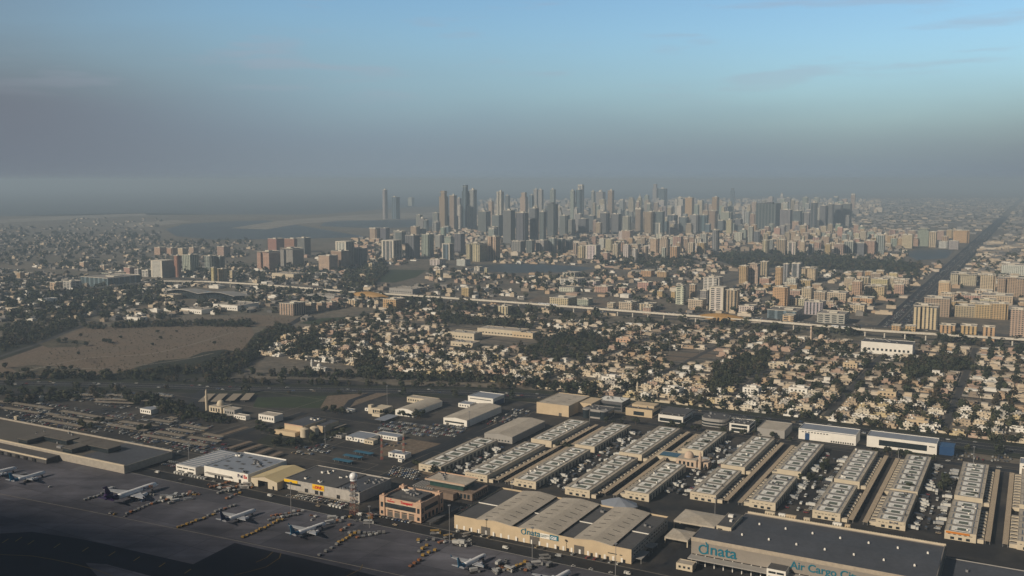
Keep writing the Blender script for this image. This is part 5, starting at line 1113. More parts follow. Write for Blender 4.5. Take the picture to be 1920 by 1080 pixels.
for i, (kd, x, y, a, c, lb) in enumerate((
    ('catering', 578, 1003, 70, WHT, 'white high lift truck beside the third jet'), ('catering', 889, 1074, 70, WHT, 'white high lift truck at the nearest jet'), ('loader', 205, 918, 30, WHT, 'white loader behind the freighter tail'), ('loader', 885, 1066, 60, WHT, 'white loader under the nearest jet wing'),
    ('loader', 569, 1005, 60, GRY, 'grey loader by the third jet tail'), ('tug', 207, 962, 20, WHT, 'small white tug alone below the freighter'), ('tug', 215, 964, 20, YEL, 'small yellow tug alone below the freighter'), ('tug', 235, 968, 20, GRY, 'dark tug at the head of the grey line'), ('catering', 866, 1024, 110, WHT, 'long white crate trailer left of the nearest jet'),
    ('catering', 856, 1023, 110, WHT, 'second white crate trailer left of the nearest jet'), ('tug', 875, 1022, 40, WHT, 'white tug with a ladder near the nearest jet'), ('tug', 585, 975, 20, WHT, 'white tug between the jets'), ('tug', 94, 913, 40, WHT, 'white tug near the left azure jet'), ('catering', 935, 1060, 30, WHT, 'white truck at the right jet cluster'),
    ('catering', 1030, 1062, 30, GRY, 'grey roofed bus truck below the lettering'), ('loader', 1005, 1060, 80, WHT, 'white loader in the cluster below the lettering'), ('loader', 1020, 1048, 80, GRY, 'grey loader in the cluster below the lettering'), ('tug', 1075, 1062, 80, WHT, 'white tug right of the cluster'), ('tug', 1108, 1068, 80, WHT, 'white tug near the bottom edge'),
    ('tug', 1145, 1074, 80, WHT, 'white tug at the right end of the airside road'), ('catering', 45, 893, 60, GRY, 'grey bus at the left azure jet'), ('loader', 52, 901, 60, GRY, 'grey loader at the left azure jet'), ('tug', 675, 967, 90, WHT, 'white tug on the airside road'), ('loader', 690, 982, 90, WHT, 'white loader below the radar tower'), ('catering', 320, 937, 100, WHT, 'white trailer beside the freighter nose'))):
    equip(kd, x, y, a, c, lb, 'ground equipment on the apron')
qe = random.Random(77)
areas = [(985, 1062, 60, 12, 'below the teal lettering'), (330, 935, 50, 10, 'beside the freighter nose'), (830, 1010, 60, 12, 'left of the arched hall front'), (430, 912, 45, 9, 'before the parcel depot'), (640, 975, 60, 9, 'below the radar tower')]
for (x, y, sx, sy, wh) in areas:
    for i, (ex, ey) in enumerate(sorted((x + qe.uniform(-sx, sx), y + qe.uniform(-sy, sy)) for _ in range(16))):
        c = qe.choice((WHT, WHT, YEL, GRY, ORG)); kd = qe.choice(('tug', 'dolly', 'loader', 'dolly'))
        equip(kd, ex, ey, qe.uniform(0, 180), c, f'{ {YEL: "yellow", WHT: "white", GRY: "grey", ORG: "orange"}[c] } {ENAME[kd][1]}, {nth(i)} from the left in the jumble {wh}', 'ground equipment on the apron')
# ---------------------------------------------------------------- elevated metro line
def metro():
    z = 12.5; pts = [(300, 527), (385, 528), (480, 533), (655, 547), (740, 552), (960, 567), (1290, 592), (1410, 600), (1640, 620), (1920, 637), (2200, 658)]
    W3 = [P(x, y, z) for x, y in pts]; W3 = [P(180, 540, z), P(240, 533, z)] + W3
    t = empty('metro_viaduct', W3[4] * 1, 0, 'long pale elevated railway viaduct on single columns crossing the whole city', 'viaduct'); t.location.z = 0; o_ = t.location.copy()
    m = MB(pmat('viaduct concrete', (0.64, 0.60, 0.53), .8), M_ROOFG); c = MB(M_CONC)
    prev = None; acc = 0
    for i in range(len(W3)):
        a = W3[max(0, i - 1)]; b = W3[min(len(W3) - 1, i + 1)]; d_ = (b - a).normalized(); s_ = Vector((d_.y, -d_.x, 0)); p = W3[i] - o_
        sec = [p + s_ * x + Vector((0, 0, dz)) for x, dz in ((-5.2, 1.7), (-4.7, 1.7), (-4.7, .4), (4.7, .4), (4.7, 1.7), (5.2, 1.7), (5.2, -.9), (2.4, -2.4), (-2.4, -2.4), (-5.2, -.9))]
        if prev:
            k = len(m.v); m.v += [tuple(q_) for q_ in prev + sec]
            for j in range(10): m.f.append((k + j, k + (j + 1) % 10, k + 10 + (j + 1) % 10, k + 10 + j)); m.m.append(1 if j == 2 else 0)
            L_ = (W3[i] - W3[i - 1]).length; n = int(L_ / 34)
            for j in range(n): q_ = W3[i - 1].lerp(W3[i], (j + .5) / n) - o_; c_ = MB(M_CONC); c_.cyl(0, 0, 0, z - 3.2, 1.0, n=8); c_.cyl(0, 0, z - 3.2, z - 1.8, 1.0, 2.6, n=8); cols.append((c_, q_)) if False else cpos.append(q_)
        prev = sec
    m.build('deck', t); m = MB(M_WHITE)
    for p_, q_ in zip(W3, W3[1:]):
        d_ = (q_ - p_).normalized(); s_ = Vector((d_.y, -d_.x, 0)); k = 0
        while k < (q_ - p_).length: a_ = p_ + d_ * k - o_ + Vector((0, 0, .4)); m.bar(a_, a_ + Vector((0, 0, 5.5)), .12); k += 60
    m.build('wire_masts', t)
    c_ = MB(pmat('pale pier concrete', (0.62, 0.59, 0.53), .8)); c_.cyl(0, 0, 0, z - 3.8, 1.5, n=8); c_.cyl(0, 0, z - 3.8, z - 2.4, 1.25, 2.9, n=8); me = c_.mesh('column')
    for q_ in cpos[:98]:
        o = bpy.data.objects.new('column', me); COL.objects.link(o); o.parent = t; o.location = (q_.x, q_.y, 0)
cpos = []; metro()
M_GOLD = pmat('golden roof shell', (0.36, 0.22, 0.08), .6, .1, .1)
def station(xc, yc, ln, label, rs):
    p = P(xc, yc, 0); u_, v_ = UV(p); t = at(u_, v_, label, 'metro station', name='metro_station'); n = 24; m = MB(M_GOLD)
    rows = []
    for i in range(n + 1):
        f = i / n; x = (f - .5) * ln; wd = 4 + 30 * math.sin(math.pi * f) ** .8; hz = 12 + 9 * math.sin(math.pi * f); low = 12 - 5 * math.sin(math.pi * f) ** 2
        rows.append([(x, -wd / 2 * 1.0, low), (x, -wd * .42, hz * .72), (x, -wd * .2, hz * .93), (x, 0, hz), (x, wd * .2, hz * .93), (x, wd * .42, hz * .72), (x, wd / 2, low)])
    m.rings(rows, cap=False) if False else None
    for a, b in zip(rows, rows[1:]):
        for j in range(6): m.quad([a[j], b[j], b[j + 1], a[j + 1]])
    m.build('shell_roof', t)
    m = MB(M_GLASS); m.box(-ln * .3, ln * .3, -9, 9, 2, 9, bottom=True); m.build('concourse', t)
    m = MB(M_CONC); m.box(-ln * .55, ln * .55, -11, -8, 6.5, 8.2, bottom=True); [m.cyl(x * ln * .1, 0, 0, 6, 1.6, n=8) for x in range(-3, 4)]; m.build('platform', t)
    m = MB(M_ROOFB); m.box(-ln * .75, -ln * .58, -20, 0, 9, 10, bottom=True); m.box(ln * .58, ln * .75, -20, 0, 9, 10, bottom=True); m.build('stair_roof', t)
    m = MB(M_CONC); [m.box(x, x + .8, y, y + .8, 0, 9) for x in (-ln * .72, -ln * .6, ln * .6, ln * .73) for y in (-19, -1.5)]; m.build('post', t)
station(1352, 606, 118, 'gold shelled metro station right of centre on the viaduct', 1)
station(692, 562, 118, 'gold shelled metro station left of centre on the viaduct', 2)
t = at(*UV(P(388, 560)), 'long dark building with a sweeping double curved pale roof', 'terminal building', name='curved_terminal')
m = MB(M_GLASS); m.box(-110, 110, -20, 20, 0, 16); m.build('wall', t); m = MB(M_GREYW)
for i in range(30):
    f0, f1 = i / 30, (i + 1) / 30; zf = lambda f: 17 + 7 * abs(math.sin(f * 2 * math.pi)) ** 1.2
    m.quad([(-125 + 250 * f0, -30, zf(f0)), (-125 + 250 * f1, -30, zf(f1)), (-125 + 250 * f1, 26, zf(f1) - 4), (-125 + 250 * f0, 26, zf(f0) - 4)]); m.quad([(-125 + 250 * f0, -30, zf(f0) - 1.5), (-125 + 250 * f1, -30, zf(f1) - 1.5), (-125 + 250 * f1, -30, zf(f1)), (-125 + 250 * f0, -30, zf(f0))])
m.build('roof', t)

# ---------------------------------------------------------------- towers and mid rise blocks
PAL = {'c': (.56, .47, .34), 'o': (.52, .36, .20), 'w': (.64, .61, .56), 'g': (.30, .30, .30), 'd': (.17, .185, .20), 'b': (.15, .21, .27), 'p': (.50, .34, .27), 'y': (.56, .46, .27), 't': (.42, .33, .24), 'e': (.33, .38, .34), 'r': (.36, .19, .14), 's': (.42, .42, .40)}  # dark grey partly stands in for cloud shadow on the skyline's lower ranks
PNAME = {'c': 'cream', 'o': 'sandy orange', 'w': 'white', 'g': 'grey', 'd': 'dark grey', 'b': 'blue grey glass', 'p': 'rose', 'y': 'yellow', 't': 'tan', 'e': 'grey green', 'r': 'brick red', 's': 'silver grey'}
PSHORT = {k: v.replace('sandy ', '').replace('blue grey glass', 'bluish').replace('silver grey', 'silvery').replace('grey green', 'greenish') for k, v in PNAME.items()}
FST = {'P': F_PUNCH, 'S': F_SMALL, 'B': F_BAND, 'V': F_STRIP, 'G': F_GLASS}
FSN = {'P': 'with square windows', 'S': 'with small windows', 'B': 'with window bands', 'V': 'with window strips', 'G': 'with glass walls'}
M_TRIM = pmat('pale trim', (0.62, 0.58, 0.50), .8)
TALL = []      # (x, y, label base) to name by order
def tower(x0, x1, yt, yb, col, st, top='', podium=0, rect=1.0, words=None, seed=0):
    q = random.Random(int(x0 * 31 + yb * 7 + seed)); xc = (x0 + x1) / 2; g0 = P(xc, yb); h = hgt(xc, yb, yt)
    if h < 3: h = 3
    dist = g0.y; wm = (x1 - x0) / FPX * math.hypot(g0.y, 300) ; th = math.atan2(xc - CX, FPX); phi = R(GRID) - th
    s_ = wm / (math.cos(phi) + rect * abs(math.sin(phi))); w_, d_ = s_, s_ * rect
    # front corner of the footprint sits on the base line of the photo
    corner = P(x0 + (x1 - x0) * (math.cos(phi) * w_) / wm, yb)
    u_, v_ = UV(corner)
    if u_ > 2050 and v_ - w_ < -214 and v_ > -286: v_ = -287 if v_ - w_ / 2 < -250 else -213 + w_
    t = at(u_, v_ - w_, None, None, None, 'skyscraper' if h > 90 else 'tower' if h > 45 else 'apartment_block' if h > 22 else 'mid_rise_block')
    c = tuple(a * q.uniform(.93, 1.07) for a in PAL[col]); n_st = max(1, int(h / 3.5))
    m = MB(FST[st]); hb = h * (.96 if h > 40 else .98)
    if top == 'step': m.box(0, w_, 0, d_, 0, h * .86); m.box(w_ * .15, w_ * .85, d_ * .15, d_ * .85, h * .86, h)
    elif top == 'round': m.rings([[(w_ / 2 + w_ / 2 * math.cos(a * math.pi / 7), d_ / 2 + d_ / 2 * math.sin(a * math.pi / 7), z) for a in range(14)] for z in (0, hb)])
    elif top == 'twin': m.box(0, w_ * .42, 0, d_, 0, hb); m.box(w_ * .58, w_, 0, d_, 0, hb); m.box(w_ * .42, w_ * .58, d_ * .3, d_ * .9, 0, hb * .95)
    elif top == 'wings': m.box(0, w_ * .3, 0, d_, 0, hb * .94); m.box(w_ * .3, w_ * .7, d_ * .12, d_, 0, hb); m.box(w_ * .7, w_, 0, d_, 0, hb * .94)
    elif h > 30 and q.random() < .5: k = .12; m.box(0, w_, d_ * k, d_ * (1 - k), 0, hb); m.box(w_ * k, w_ * (1 - k), 0, d_ * k, 0, hb); m.box(w_ * .3, w_ * .7, d_ * (1 - k), d_, 0, hb)
    else: m.box(0, w_, 0, d_, 0, hb)
    m.build('wall', t, color=c)
    m = MB(M_TRIM if top != 'dark' else M_ROOFD)
    if top == 'arch':
        for k in (0, .5):
            for a in range(8):
                a0, a1 = a * math.pi / 8, (a + 1) * math.pi / 8; xx = lambda a_: w_ * (k + .25 - .25 * math.cos(a_)); m.quad([(xx(a0), 0, hb), (xx(a1), 0, hb), (xx(a1), 0, hb + h * .09 * math.sin(a1)), (xx(a0), 0, hb + h * .09 * math.sin(a0))]); m.quad([(xx(a0), 0, hb + h * .09 * math.sin(a0)), (xx(a1), 0, hb + h * .09 * math.sin(a1)), (xx(a1), d_, hb + h * .09 * math.sin(a1)), (xx(a0), d_, hb + h * .09 * math.sin(a0))])
    elif top == 'spire': m.cbox(w_ / 2, d_ / 2, hb, w_ * .6, d_ * .6, h * .1); m.cyl(w_ / 2, d_ / 2, hb + h * .1, hb + h * .32, w_ * .18, .3, n=8)
    elif top == 'frame': m.box(0, w_ * .12, -.4, d_, 0, h); m.box(w_ * .88, w_, -.4, d_, 0, h); m.box(w_ * .12, w_ * .88, -.4, d_, hb, h)
    elif top == 'dome' and h > 40: m.dome(w_ / 2, d_ / 2, hb, w_ * .28, 12, 5)
    else:
        m.box(-.2, w_ + .2, -.2, .3, hb, hb + 1.2); m.box(-.2, w_ + .2, d_ - .3, d_ + .2, hb, hb + 1.2); m.box(-.2, .3, .3, d_ - .3, hb, hb + 1.2); m.box(w_ - .3, w_ + .2, .3, d_ - .3, hb, hb + 1.2)
        if h > 14: m.cbox(w_ * q.uniform(.35, .65), d_ * .5, hb, w_ * .3, d_ * .3, max(2.5, h - hb + 1)); m.cbox(w_ * q.uniform(.15, .3), d_ * .7, hb, 3, 3, 2.2)
    m.build('roof_crown' if h > 24 else 'parapet', t)
    if podium: m = MB(F_LOW); m.box(-podium, w_ + podium, -podium, d_ + podium, 0, 7); m.build('podium', t, color=c)
    t['category'] = 'tower' if h > 45 else 'building'
    TALL.append((xc, yb, t, words or f'{PSHORT[col]} ' + ('tower' if h > 45 else 'block') + ' ' + {'arch': 'with arched crown', 'spire': 'with a slender spire', 'frame': 'in a pale frame', 'dome': 'with a domed top', 'round': 'of rounded plan', 'twin': 'split in two shafts'}.get(top, FSN[st]), bool(words)))
    return t
T = [
 # left part of the town
 (285, 327, 489, 521, 'w', 'P', 'frame'), (327, 341, 478, 520, 'r', 'S', ''), (343, 373, 477, 512, 's', 'V', ''), (383, 408, 479, 513, 'g', 'B', ''), (405, 422, 480, 512, 'd', 'G', ''), (396, 407, 501, 529, 'y', 'S', ''), (408, 427, 504, 528, 'y', 'P', ''),
 (267, 290, 507, 519, 'w', 'B', ''), (188, 205, 498, 509, 'c', 'V', ''), (233, 256, 502, 515, 'p', 'P', ''), (150, 167, 492, 503, 'c', 'S', ''), (253, 268, 505, 517, 's', 'B', ''), (290, 312, 464, 478, 'p', 'S', ''), (312, 334, 465, 479, 'p', 'P', ''), (334, 352, 466, 480, 'c', 'S', ''), (355, 372, 464, 476, 'p', 'S', ''),
 (408, 432, 462, 482, 'p', 'P', ''), (32, 47, 511, 523, 'o', 'P', ''), (48, 62, 513, 524, 'c', 'P', ''), (95, 117, 530, 544, 'c', 'B', ''), (120, 152, 528, 545, 's', 'B', ''), (155, 262, 522, 540, 'b', 'G', ''), (192, 235, 513, 522, 'e', 'B', ''), (431, 441, 508, 525, 'c', 'P', ''),
 (483, 526, 471, 506, 'p', 'P', 'wings'), (503, 533, 447, 472, 'r', 'S', ''), (534, 568, 447, 474, 'r', 'P', ''), (558, 583, 445, 481, 'd', 'S', ''), (526, 570, 465, 500, 'g', 'S', 'wings'), (598, 634, 479, 510, 'c', 'P', ''), (621, 656, 470, 506, 't', 'P', ''), (630, 665, 453, 500, 'w', 'B', 'frame'), (665, 689, 465, 498, 'd', 'V', ''),
 (691, 703, 494, 510, 'c', 'V', ''), (817, 831, 506, 524, 'c', 'P', ''), (716, 754, 451, 488, 's', 'G', 'frame'), (692, 714, 428, 452, 'c', 'V', 'arch'), (713, 731, 427, 452, 'd', 'V', ''), (760, 788, 440, 486, 'd', 'V', ''), (789, 815, 438, 482, 'e', 'V', ''), (815, 834, 440, 470, 'g', 'S', ''), (829, 852, 457, 488, 'b', 'G', 'frame'),
 (852, 872, 437, 476, 'd', 'V', ''), (874, 914, 455, 491, 'c', 'V', 'wings'), (914, 938, 442, 489, 'c', 'V', 'twin'), (806, 836, 487, 498, 'w', 'B', ''), (856, 882, 487, 499, 'w', 'P', ''), (889, 905, 501, 509, 'w', 'B', ''), (908, 916, 503, 512, 'c', 'P', ''), (770, 788, 424, 450, 't', 'S', ''), (738, 762, 432, 460, 'g', 'S', ''),
 (865, 888, 540, 556, 'o', 'P', ''), (524, 573, 570, 592, 't', 'V', ''), (573, 593, 569, 586, 't', 'S', ''), (594, 612, 568, 583, 't', 'S', ''), (612, 632, 567, 580, 't', 'S', ''), (718, 760, 562, 582, 'o', 'P', ''), (653, 680, 563, 575, 'c', 'V', ''), (933, 962, 575, 592, 'c', 'V', ''),
 # shore towers and the ones far left of the skyline
 (716, 729, 354, 411, 's', 'V', 'round'), (734, 751, 368, 411, 'b', 'G', ''), (765, 777, 370, 386, 's', 'P', ''), (780, 793, 402, 432, 'g', 'V', ''), (793, 806, 412, 436, 'd', 'S', 'round'), (811, 827, 398, 430, 'g', 'V', ''), (824, 841, 358, 432, 't', 'V', 'step'), (843, 857, 364, 432, 't', 'V', ''), (866, 880, 347, 430, 'b', 'G', 'step'), (879, 895, 353, 430, 's', 'V', ''),
 (857, 868, 384, 430, 'w', 'B', ''), (873, 884, 384, 430, 'w', 'B', ''), (856, 866, 370, 420, 'g', 'S', ''), (915, 927, 376, 420, 'c', 'V', 'dome'), (931, 945, 357, 420, 'w', 'V', 'twin'), (947, 957, 365, 410, 'd', 'V', ''), (975, 990, 361, 420, 'c', 'V', 'step'), (992, 1001, 364, 410, 'b', 'G', ''), (1000, 1009, 353, 410, 's', 'V', ''), (1009, 1019, 354, 412, 's', 'V', ''), (1031, 1042, 353, 408, 'e', 'V', 'dome'),
 (1025, 1047, 380, 446, 'd', 'V', 'dark'), (1069, 1078, 355, 416, 's', 'V', ''), (1079, 1091, 353, 416, 'b', 'G', ''), (1083, 1095, 346, 405, 's', 'V', 'frame'), (1107, 1117, 357, 410, 's', 'V', 'round'), (1123, 1137, 373, 405, 'c', 'P', ''), (1139, 1151, 355, 412, 't', 'V', ''), (1117, 1135, 358, 400, 'g', 'S', 'dome'),
 # front rank under the towers, greys darkened to stand in for cloud shadow
 (943, 966, 392, 456, 'd', 'S', ''), (966, 992, 397, 458, 'd', 'V', ''), (992, 1011, 388, 456, 'd', 'S', ''), (1011, 1024, 395, 457, 'd', 'V', ''), (1048, 1068, 403, 442, 'd', 'S', ''), (1060, 1078, 411, 442, 'g', 'V', ''), (1084, 1104, 409, 440, 'd', 'V', ''), (1111, 1121, 412, 438, 't', 'V', ''), (896, 920, 395, 438, 'd', 'V', ''), (922, 943, 402, 445, 'd', 'S', ''), (1078, 1094, 400, 436, 'g', 'S', ''), (1124, 1144, 398, 440, 'd', 'V', ''), (1145, 1165, 400, 440, 'd', 'S', ''),
 (1166, 1174, 378, 400, 'c', 'P', ''), (1178, 1191, 372, 400, 'c', 'V', 'step'), (1195, 1204, 370, 398, 'y', 'V', 'spire'), (1208, 1217, 365, 398, 'e', 'P', ''), (1223, 1233, 345, 400, 's', 'V', 'step'), (1232, 1251, 352, 398, 'b', 'G', ''), (1231, 1249, 375, 402, 'w', 'V', ''), (1265, 1285, 369, 408, 'w', 'V', 'wings'), (1284, 1301, 369, 412, 'o', 'S', ''), (1334, 1348, 368, 412, 'o', 'V', ''), (1250, 1262, 388, 412, 'c', 'V', ''), (1317, 1330, 394, 412, 'o', 'V', ''),
 (1166, 1184, 405, 436, 's', 'V', ''), (1190, 1206, 391, 434, 't', 'V', 'arch'), (1207, 1228, 396, 442, 't', 'V', ''), (1228, 1246, 395, 442, 'd', 'V', ''), (1217, 1245, 418, 442, 'g', 'B', 'frame'), (1250, 1271, 402, 438, 'd', 'G', ''), (1272, 1292, 406, 438, 'd', 'S', ''), (1292, 1312, 402, 438, 'g', 'S', ''), (1312, 1328, 402, 438, 'b', 'G', ''), (1328, 1346, 394, 434, 't', 'V', ''), (1255, 1270, 427, 440, 'p', 'P', ''),
 (1350, 1374, 397, 432, 'e', 'S', ''), (1369, 1377, 353, 386, 'b', 'G', 'step'), (1374, 1392, 410, 432, 'd', 'S', ''), (1391, 1405, 392, 418, 'w', 'V', 'twin'), (1405, 1418, 400, 430, 'p', 'V', ''), (1418, 1432, 400, 430, 'p', 'V', ''), (1409, 1419, 378, 408, 'c', 'V', ''), (1417, 1463, 380, 432, 'd', 'G', 'dark'), (1462, 1469, 366, 392, 'w', 'V', 'spire'), (1462, 1485, 392, 434, 'g', 'V', ''), (1486, 1504, 394, 427, 'd', 'B', ''), (1504, 1515, 369, 402, 'e', 'V', ''), (1505, 1521, 398, 427, 'g', 'V', ''), (1519, 1532, 378, 430, 'd', 'G', ''),
 (1536, 1550, 384, 426, 'd', 'S', ''), (1549, 1563, 381, 426, 'd', 'S', ''), (1562, 1580, 382, 425, 'd', 'S', ''), (1578, 1596, 380, 424, 'd', 'V', ''), (1472, 1483, 370, 400, 'g', 'V', ''), (1487, 1498, 378, 400, 't', 'P', ''),
 # rank of blocks in front of the skyline
 (958, 970, 451, 476, 'd', 'V', ''), (960, 985, 452, 477, 'g', 'V', ''), (986, 1003, 450, 477, 'd', 'V', ''), (1004, 1028, 450, 476, 's', 'V', ''), (1028, 1044, 446, 475, 'e', 'V', ''), (1045, 1060, 447, 474, 'd', 'G', ''), (1060, 1074, 448, 473, 'd', 'V', ''), (1074, 1084, 455, 482, 't', 'V', ''), (1082, 1099, 461, 484, 'c', 'V', ''), (1098, 1126, 460, 486, 'w', 'B', 'frame'), (1123, 1136, 447, 470, 'w', 'P', ''), (1134, 1152, 448, 472, 'c', 'P', ''), (1148, 1161, 457, 488, 'c', 'V', ''), (1129, 1144, 474, 489, 'p', 'P', ''),
 (1168, 1181, 458, 489, 'w', 'V', ''), (1183, 1198, 466, 490, 'w', 'B', 'round'), (1202, 1217, 461, 489, 'c', 'B', 'round'), (1166, 1187, 432, 458, 'p', 'P', ''), (1218, 1237, 447, 478, 'c', 'P', ''), (1236, 1256, 444, 480, 'c', 'V', 'step'), (1255, 1275, 462, 490, 'o', 'V', ''), (1261, 1281, 443, 468, 'p', 'V', ''), (1240, 1249, 464, 489, 's', 'V', ''), (1281, 1292, 447, 478, 't', 'V', ''), (1289, 1303, 455, 480, 'c', 'V', ''), (1306, 1325, 455, 479, 'o', 'V', ''), (1312, 1327, 438, 465, 's', 'V', ''), (1333, 1350, 430, 472, 'g', 'V', 'round'), (1377, 1394, 436, 453, 'w', 'V', ''),
 (1402, 1413, 424, 456, 's', 'V', ''), (1413, 1426, 433, 458, 'd', 'V', ''), (1427, 1444, 450, 478, 'c', 'B', 'round'), (1442, 1450, 449, 475, 'g', 'V', ''), (1456, 1475, 449, 478, 't', 'V', ''), (1426, 1437, 430, 456, 'p', 'V', ''), (1477, 1494, 454, 479, 'w', 'G', 'frame'), (1499, 1511, 453, 479, 'c', 'P', 'spire'), (1515, 1526, 457, 478, 'b', 'G', 'frame'), (1546, 1559, 457, 482, 'o', 'P', ''), (1564, 1583, 457, 481, 't', 'V', ''), (1582, 1602, 452, 480, 'e', 'V', 'arch'), (1602, 1622, 455, 480, 'd', 'S', ''), (1621, 1642, 451, 480, 'p', 'P', ''), (1643, 1658, 440, 480, 'e', 'V', ''), (1664, 1679, 442, 462, 'o', 'V', ''), (1683, 1693, 446, 464, 'o', 'P', ''), (1692, 1712, 440, 466, 'c', 'S', 'arch'),
 (1721, 1742, 428, 462, 'e', 'P', 'step'), (1742, 1756, 434, 464, 'c', 'V', ''), (1758, 1770, 432, 450, 'p', 'P', ''), (1775, 1786, 431, 447, 'o', 'S', ''), (1799, 1828, 432, 456, 'o', 'S', ''), (1761, 1778, 453, 466, 'w', 'P', ''), (1780, 1798, 452, 468, 's', 'P', ''), (1697, 1708, 428, 445, 'g', 'V', ''),
 # middle ground, right half
 (1385, 1404, 498, 533, 'o', 'P', ''), (1402, 1425, 494, 532, 'c', 'P', 'step'), (1425, 1442, 490, 519, 't', 'V', ''), (1453, 1468, 500, 538, 'o', 'P', ''), (1467, 1480, 494, 534, 'g', 'V', ''), (1484, 1504, 494, 524, 's', 'G', 'arch'), (1503, 1533, 502, 529, 'c', 'P', 'wings'), (1474, 1496, 522, 538, 'w', 'P', ''), (1498, 1524, 526, 538, 'o', 'P', ''), (1424, 1446, 522, 538, 'p', 'P', ''),
 (1318, 1356, 521, 546, 'w', 'B', ''), (1267, 1286, 534, 571, 'w', 'B', 'step'), (1292, 1306, 533, 567, 't', 'P', ''), (1330, 1363, 539, 584, 'w', 'B', 'frame'), (1312, 1330, 545, 571, 'g', 'P', ''), (1360, 1387, 543, 586, 't', 'V', ''), (1290, 1325, 563, 580, 'c', 'P', ''), (1232, 1245, 546, 557, 'o', 'S', ''), (1258, 1268, 547, 559, 'o', 'S', ''), (1098, 1126, 528, 539, 'w', 'P', ''), (1050, 1098, 524, 535, 'w', 'B', ''), (1055, 1088, 512, 520, 'w', 'B', ''),
 (1115, 1150, 538, 549, 'p', 'P', ''), (1160, 1177, 540, 549, 'p', 'P', ''), (1195, 1224, 530, 545, 'p', 'P', ''), (1202, 1228, 508, 519, 'o', 'P', ''), (1232, 1255, 510, 520, 'o', 'P', ''), (1048, 1090, 540, 548, 'w', 'P', ''), (1030, 1082, 560, 573, 'c', 'P', ''), (1082, 1112, 562, 573, 's', 'P', ''), (1138, 1155, 569, 578, 'c', 'P', ''), (1160, 1195, 568, 581, 'c', 'P', ''), (1198, 1232, 571, 583, 'c', 'V', ''), (1205, 1225, 577, 590, 'p', 'P', ''),
 (1448, 1481, 538, 574, 'o', 'S', ''), (1481, 1503, 545, 559, 'p', 'P', ''), (1503, 1524, 541, 561, 'c', 'P', ''), (1526, 1550, 548, 573, 't', 'P', ''), (1508, 1548, 567, 591, 's', 'V', ''), (1534, 1592, 590, 608, 's', 'B', ''), (1468, 1492, 592, 603, 'y', 'B', ''), (1440, 1505, 584, 600, 'b', 'G', ''), (1385, 1420, 575, 589, 'w', 'P', ''), (1550, 1592, 550, 566, 'c', 'P', ''), (1555, 1566, 570, 578, 'p', 'P', ''),
 (1597, 1617, 527, 562, 'p', 'P', ''), (1583, 1602, 522, 541, 'c', 'P', ''), (1623, 1662, 537, 560, 'y', 'P', 'wings'), (1634, 1668, 524, 544, 'y', 'P', ''), (1676, 1706, 525, 543, 'c', 'P', ''), (1677, 1696, 534, 552, 'p', 'P', ''), (1600, 1640, 560, 574, 'o', 'P', ''), (1590, 1625, 573, 588, 'c', 'P', ''),
 (1724, 1746, 528, 560, 'y', 'S', ''), (1744, 1758, 531, 553, 't', 'P', ''), (1755, 1775, 527, 561, 'y', 'S', ''), (1773, 1820, 514, 536, 'c', 'P', 'wings'), (1839, 1866, 515, 553, 'c', 'P', ''), (1874, 1920, 520, 558, 't', 'P', 'wings'), (1882, 1924, 498, 518, 'w', 'P', ''), (1686, 1733, 572, 617, 'c', 'V', 'wings'), (1720, 1768, 559, 594, 't', 'P', ''), (1765, 1790, 551, 573, 'c', 'P', ''),
 (1792, 1830, 575, 596, 't', 'P', ''), (1830, 1862, 572, 598, 'o', 'P', ''), (1858, 1890, 570, 600, 'o', 'P', ''), (1845, 1900, 556, 572, 'c', 'P', ''), (1805, 1845, 555, 570, 'p', 'P', ''), (1763, 1792, 611, 626, 'o', 'V', ''), (1803, 1832, 612, 628, 'o', 'V', ''), (1843, 1865, 614, 641, 'o', 'V', ''), (1672, 1690, 611, 621, 'o', 'P', ''), (1698, 1718, 612, 622, 'o', 'P', ''), (1896, 1925, 580, 632, 'p', 'P', ''),
]
for r_ in T: tower(*r_[:6], top=r_[6])
# more blocks filling the ranks between, seeded: (x0, x1, base lo, base hi, top offset lo, hi, width, n, colours)
qf = random.Random(11)
def fill_towers(n, x0, x1, b0, b1, h0, h1, w0, w1, cols, styles='VPS'):
    for _ in range(n):
        x = qf.uniform(x0, x1); b = qf.uniform(b0, b1); w_ = qf.uniform(w0, w1)
        if fill_guard(x + w_ / 2, b) or fill_guard(x, b): continue
        tower(x - w_ / 2, x + w_ / 2, b - qf.uniform(h0, h1), b, qf.choice(cols), qf.choice(styles), qf.choice(('', '', '', 'step', 'arch', 'wings', 'dome')), seed=_)
def fill_guard(x, b):
    u_, v_ = UV(P(x, b)); return abs(v_ + 250) < 52 and u_ > 2050
fill_towers(30, 1150, 1600, 396, 404, 16, 32, 7, 12, 'sgebtc')
fill_towers(36, 1020, 1540, 404, 414, 16, 30, 7, 12, 'sgecwst')
fill_towers(40, 960, 1590, 412, 428, 18, 38, 7, 12, 'sgecwctd')
fill_towers(26, 900, 1560, 428, 442, 18, 32, 10, 16, 'ddgbtc')
fill_towers(26, 1350, 1660, 434, 452, 10, 22, 9, 14, 'cptoge')
fill_towers(56, 1460, 1680, 446, 468, 8, 20, 9, 15, 'cptocwe')
fill_towers(16, 1400, 1560, 440, 460, 12, 24, 9, 14, 'cptog')
fill_towers(34, 1085, 1330, 452, 474, 10, 22, 10, 16, 'cptwocw')
fill_towers(16, 1700, 1850, 438, 462, 8, 16, 9, 15, 'cptwo')
fill_towers(12, 740, 960, 430, 462, 14, 28, 12, 22, 'dgbet')
fill_towers(16, 1590, 1720, 520, 560, 9, 18, 14, 24, 'cyopt')
fill_towers(12, 1780, 1920, 560, 600, 9, 15, 20, 34, 'cotp')
fill_towers(12, 1380, 1560, 540, 580, 8, 14, 14, 24, 'cotws')
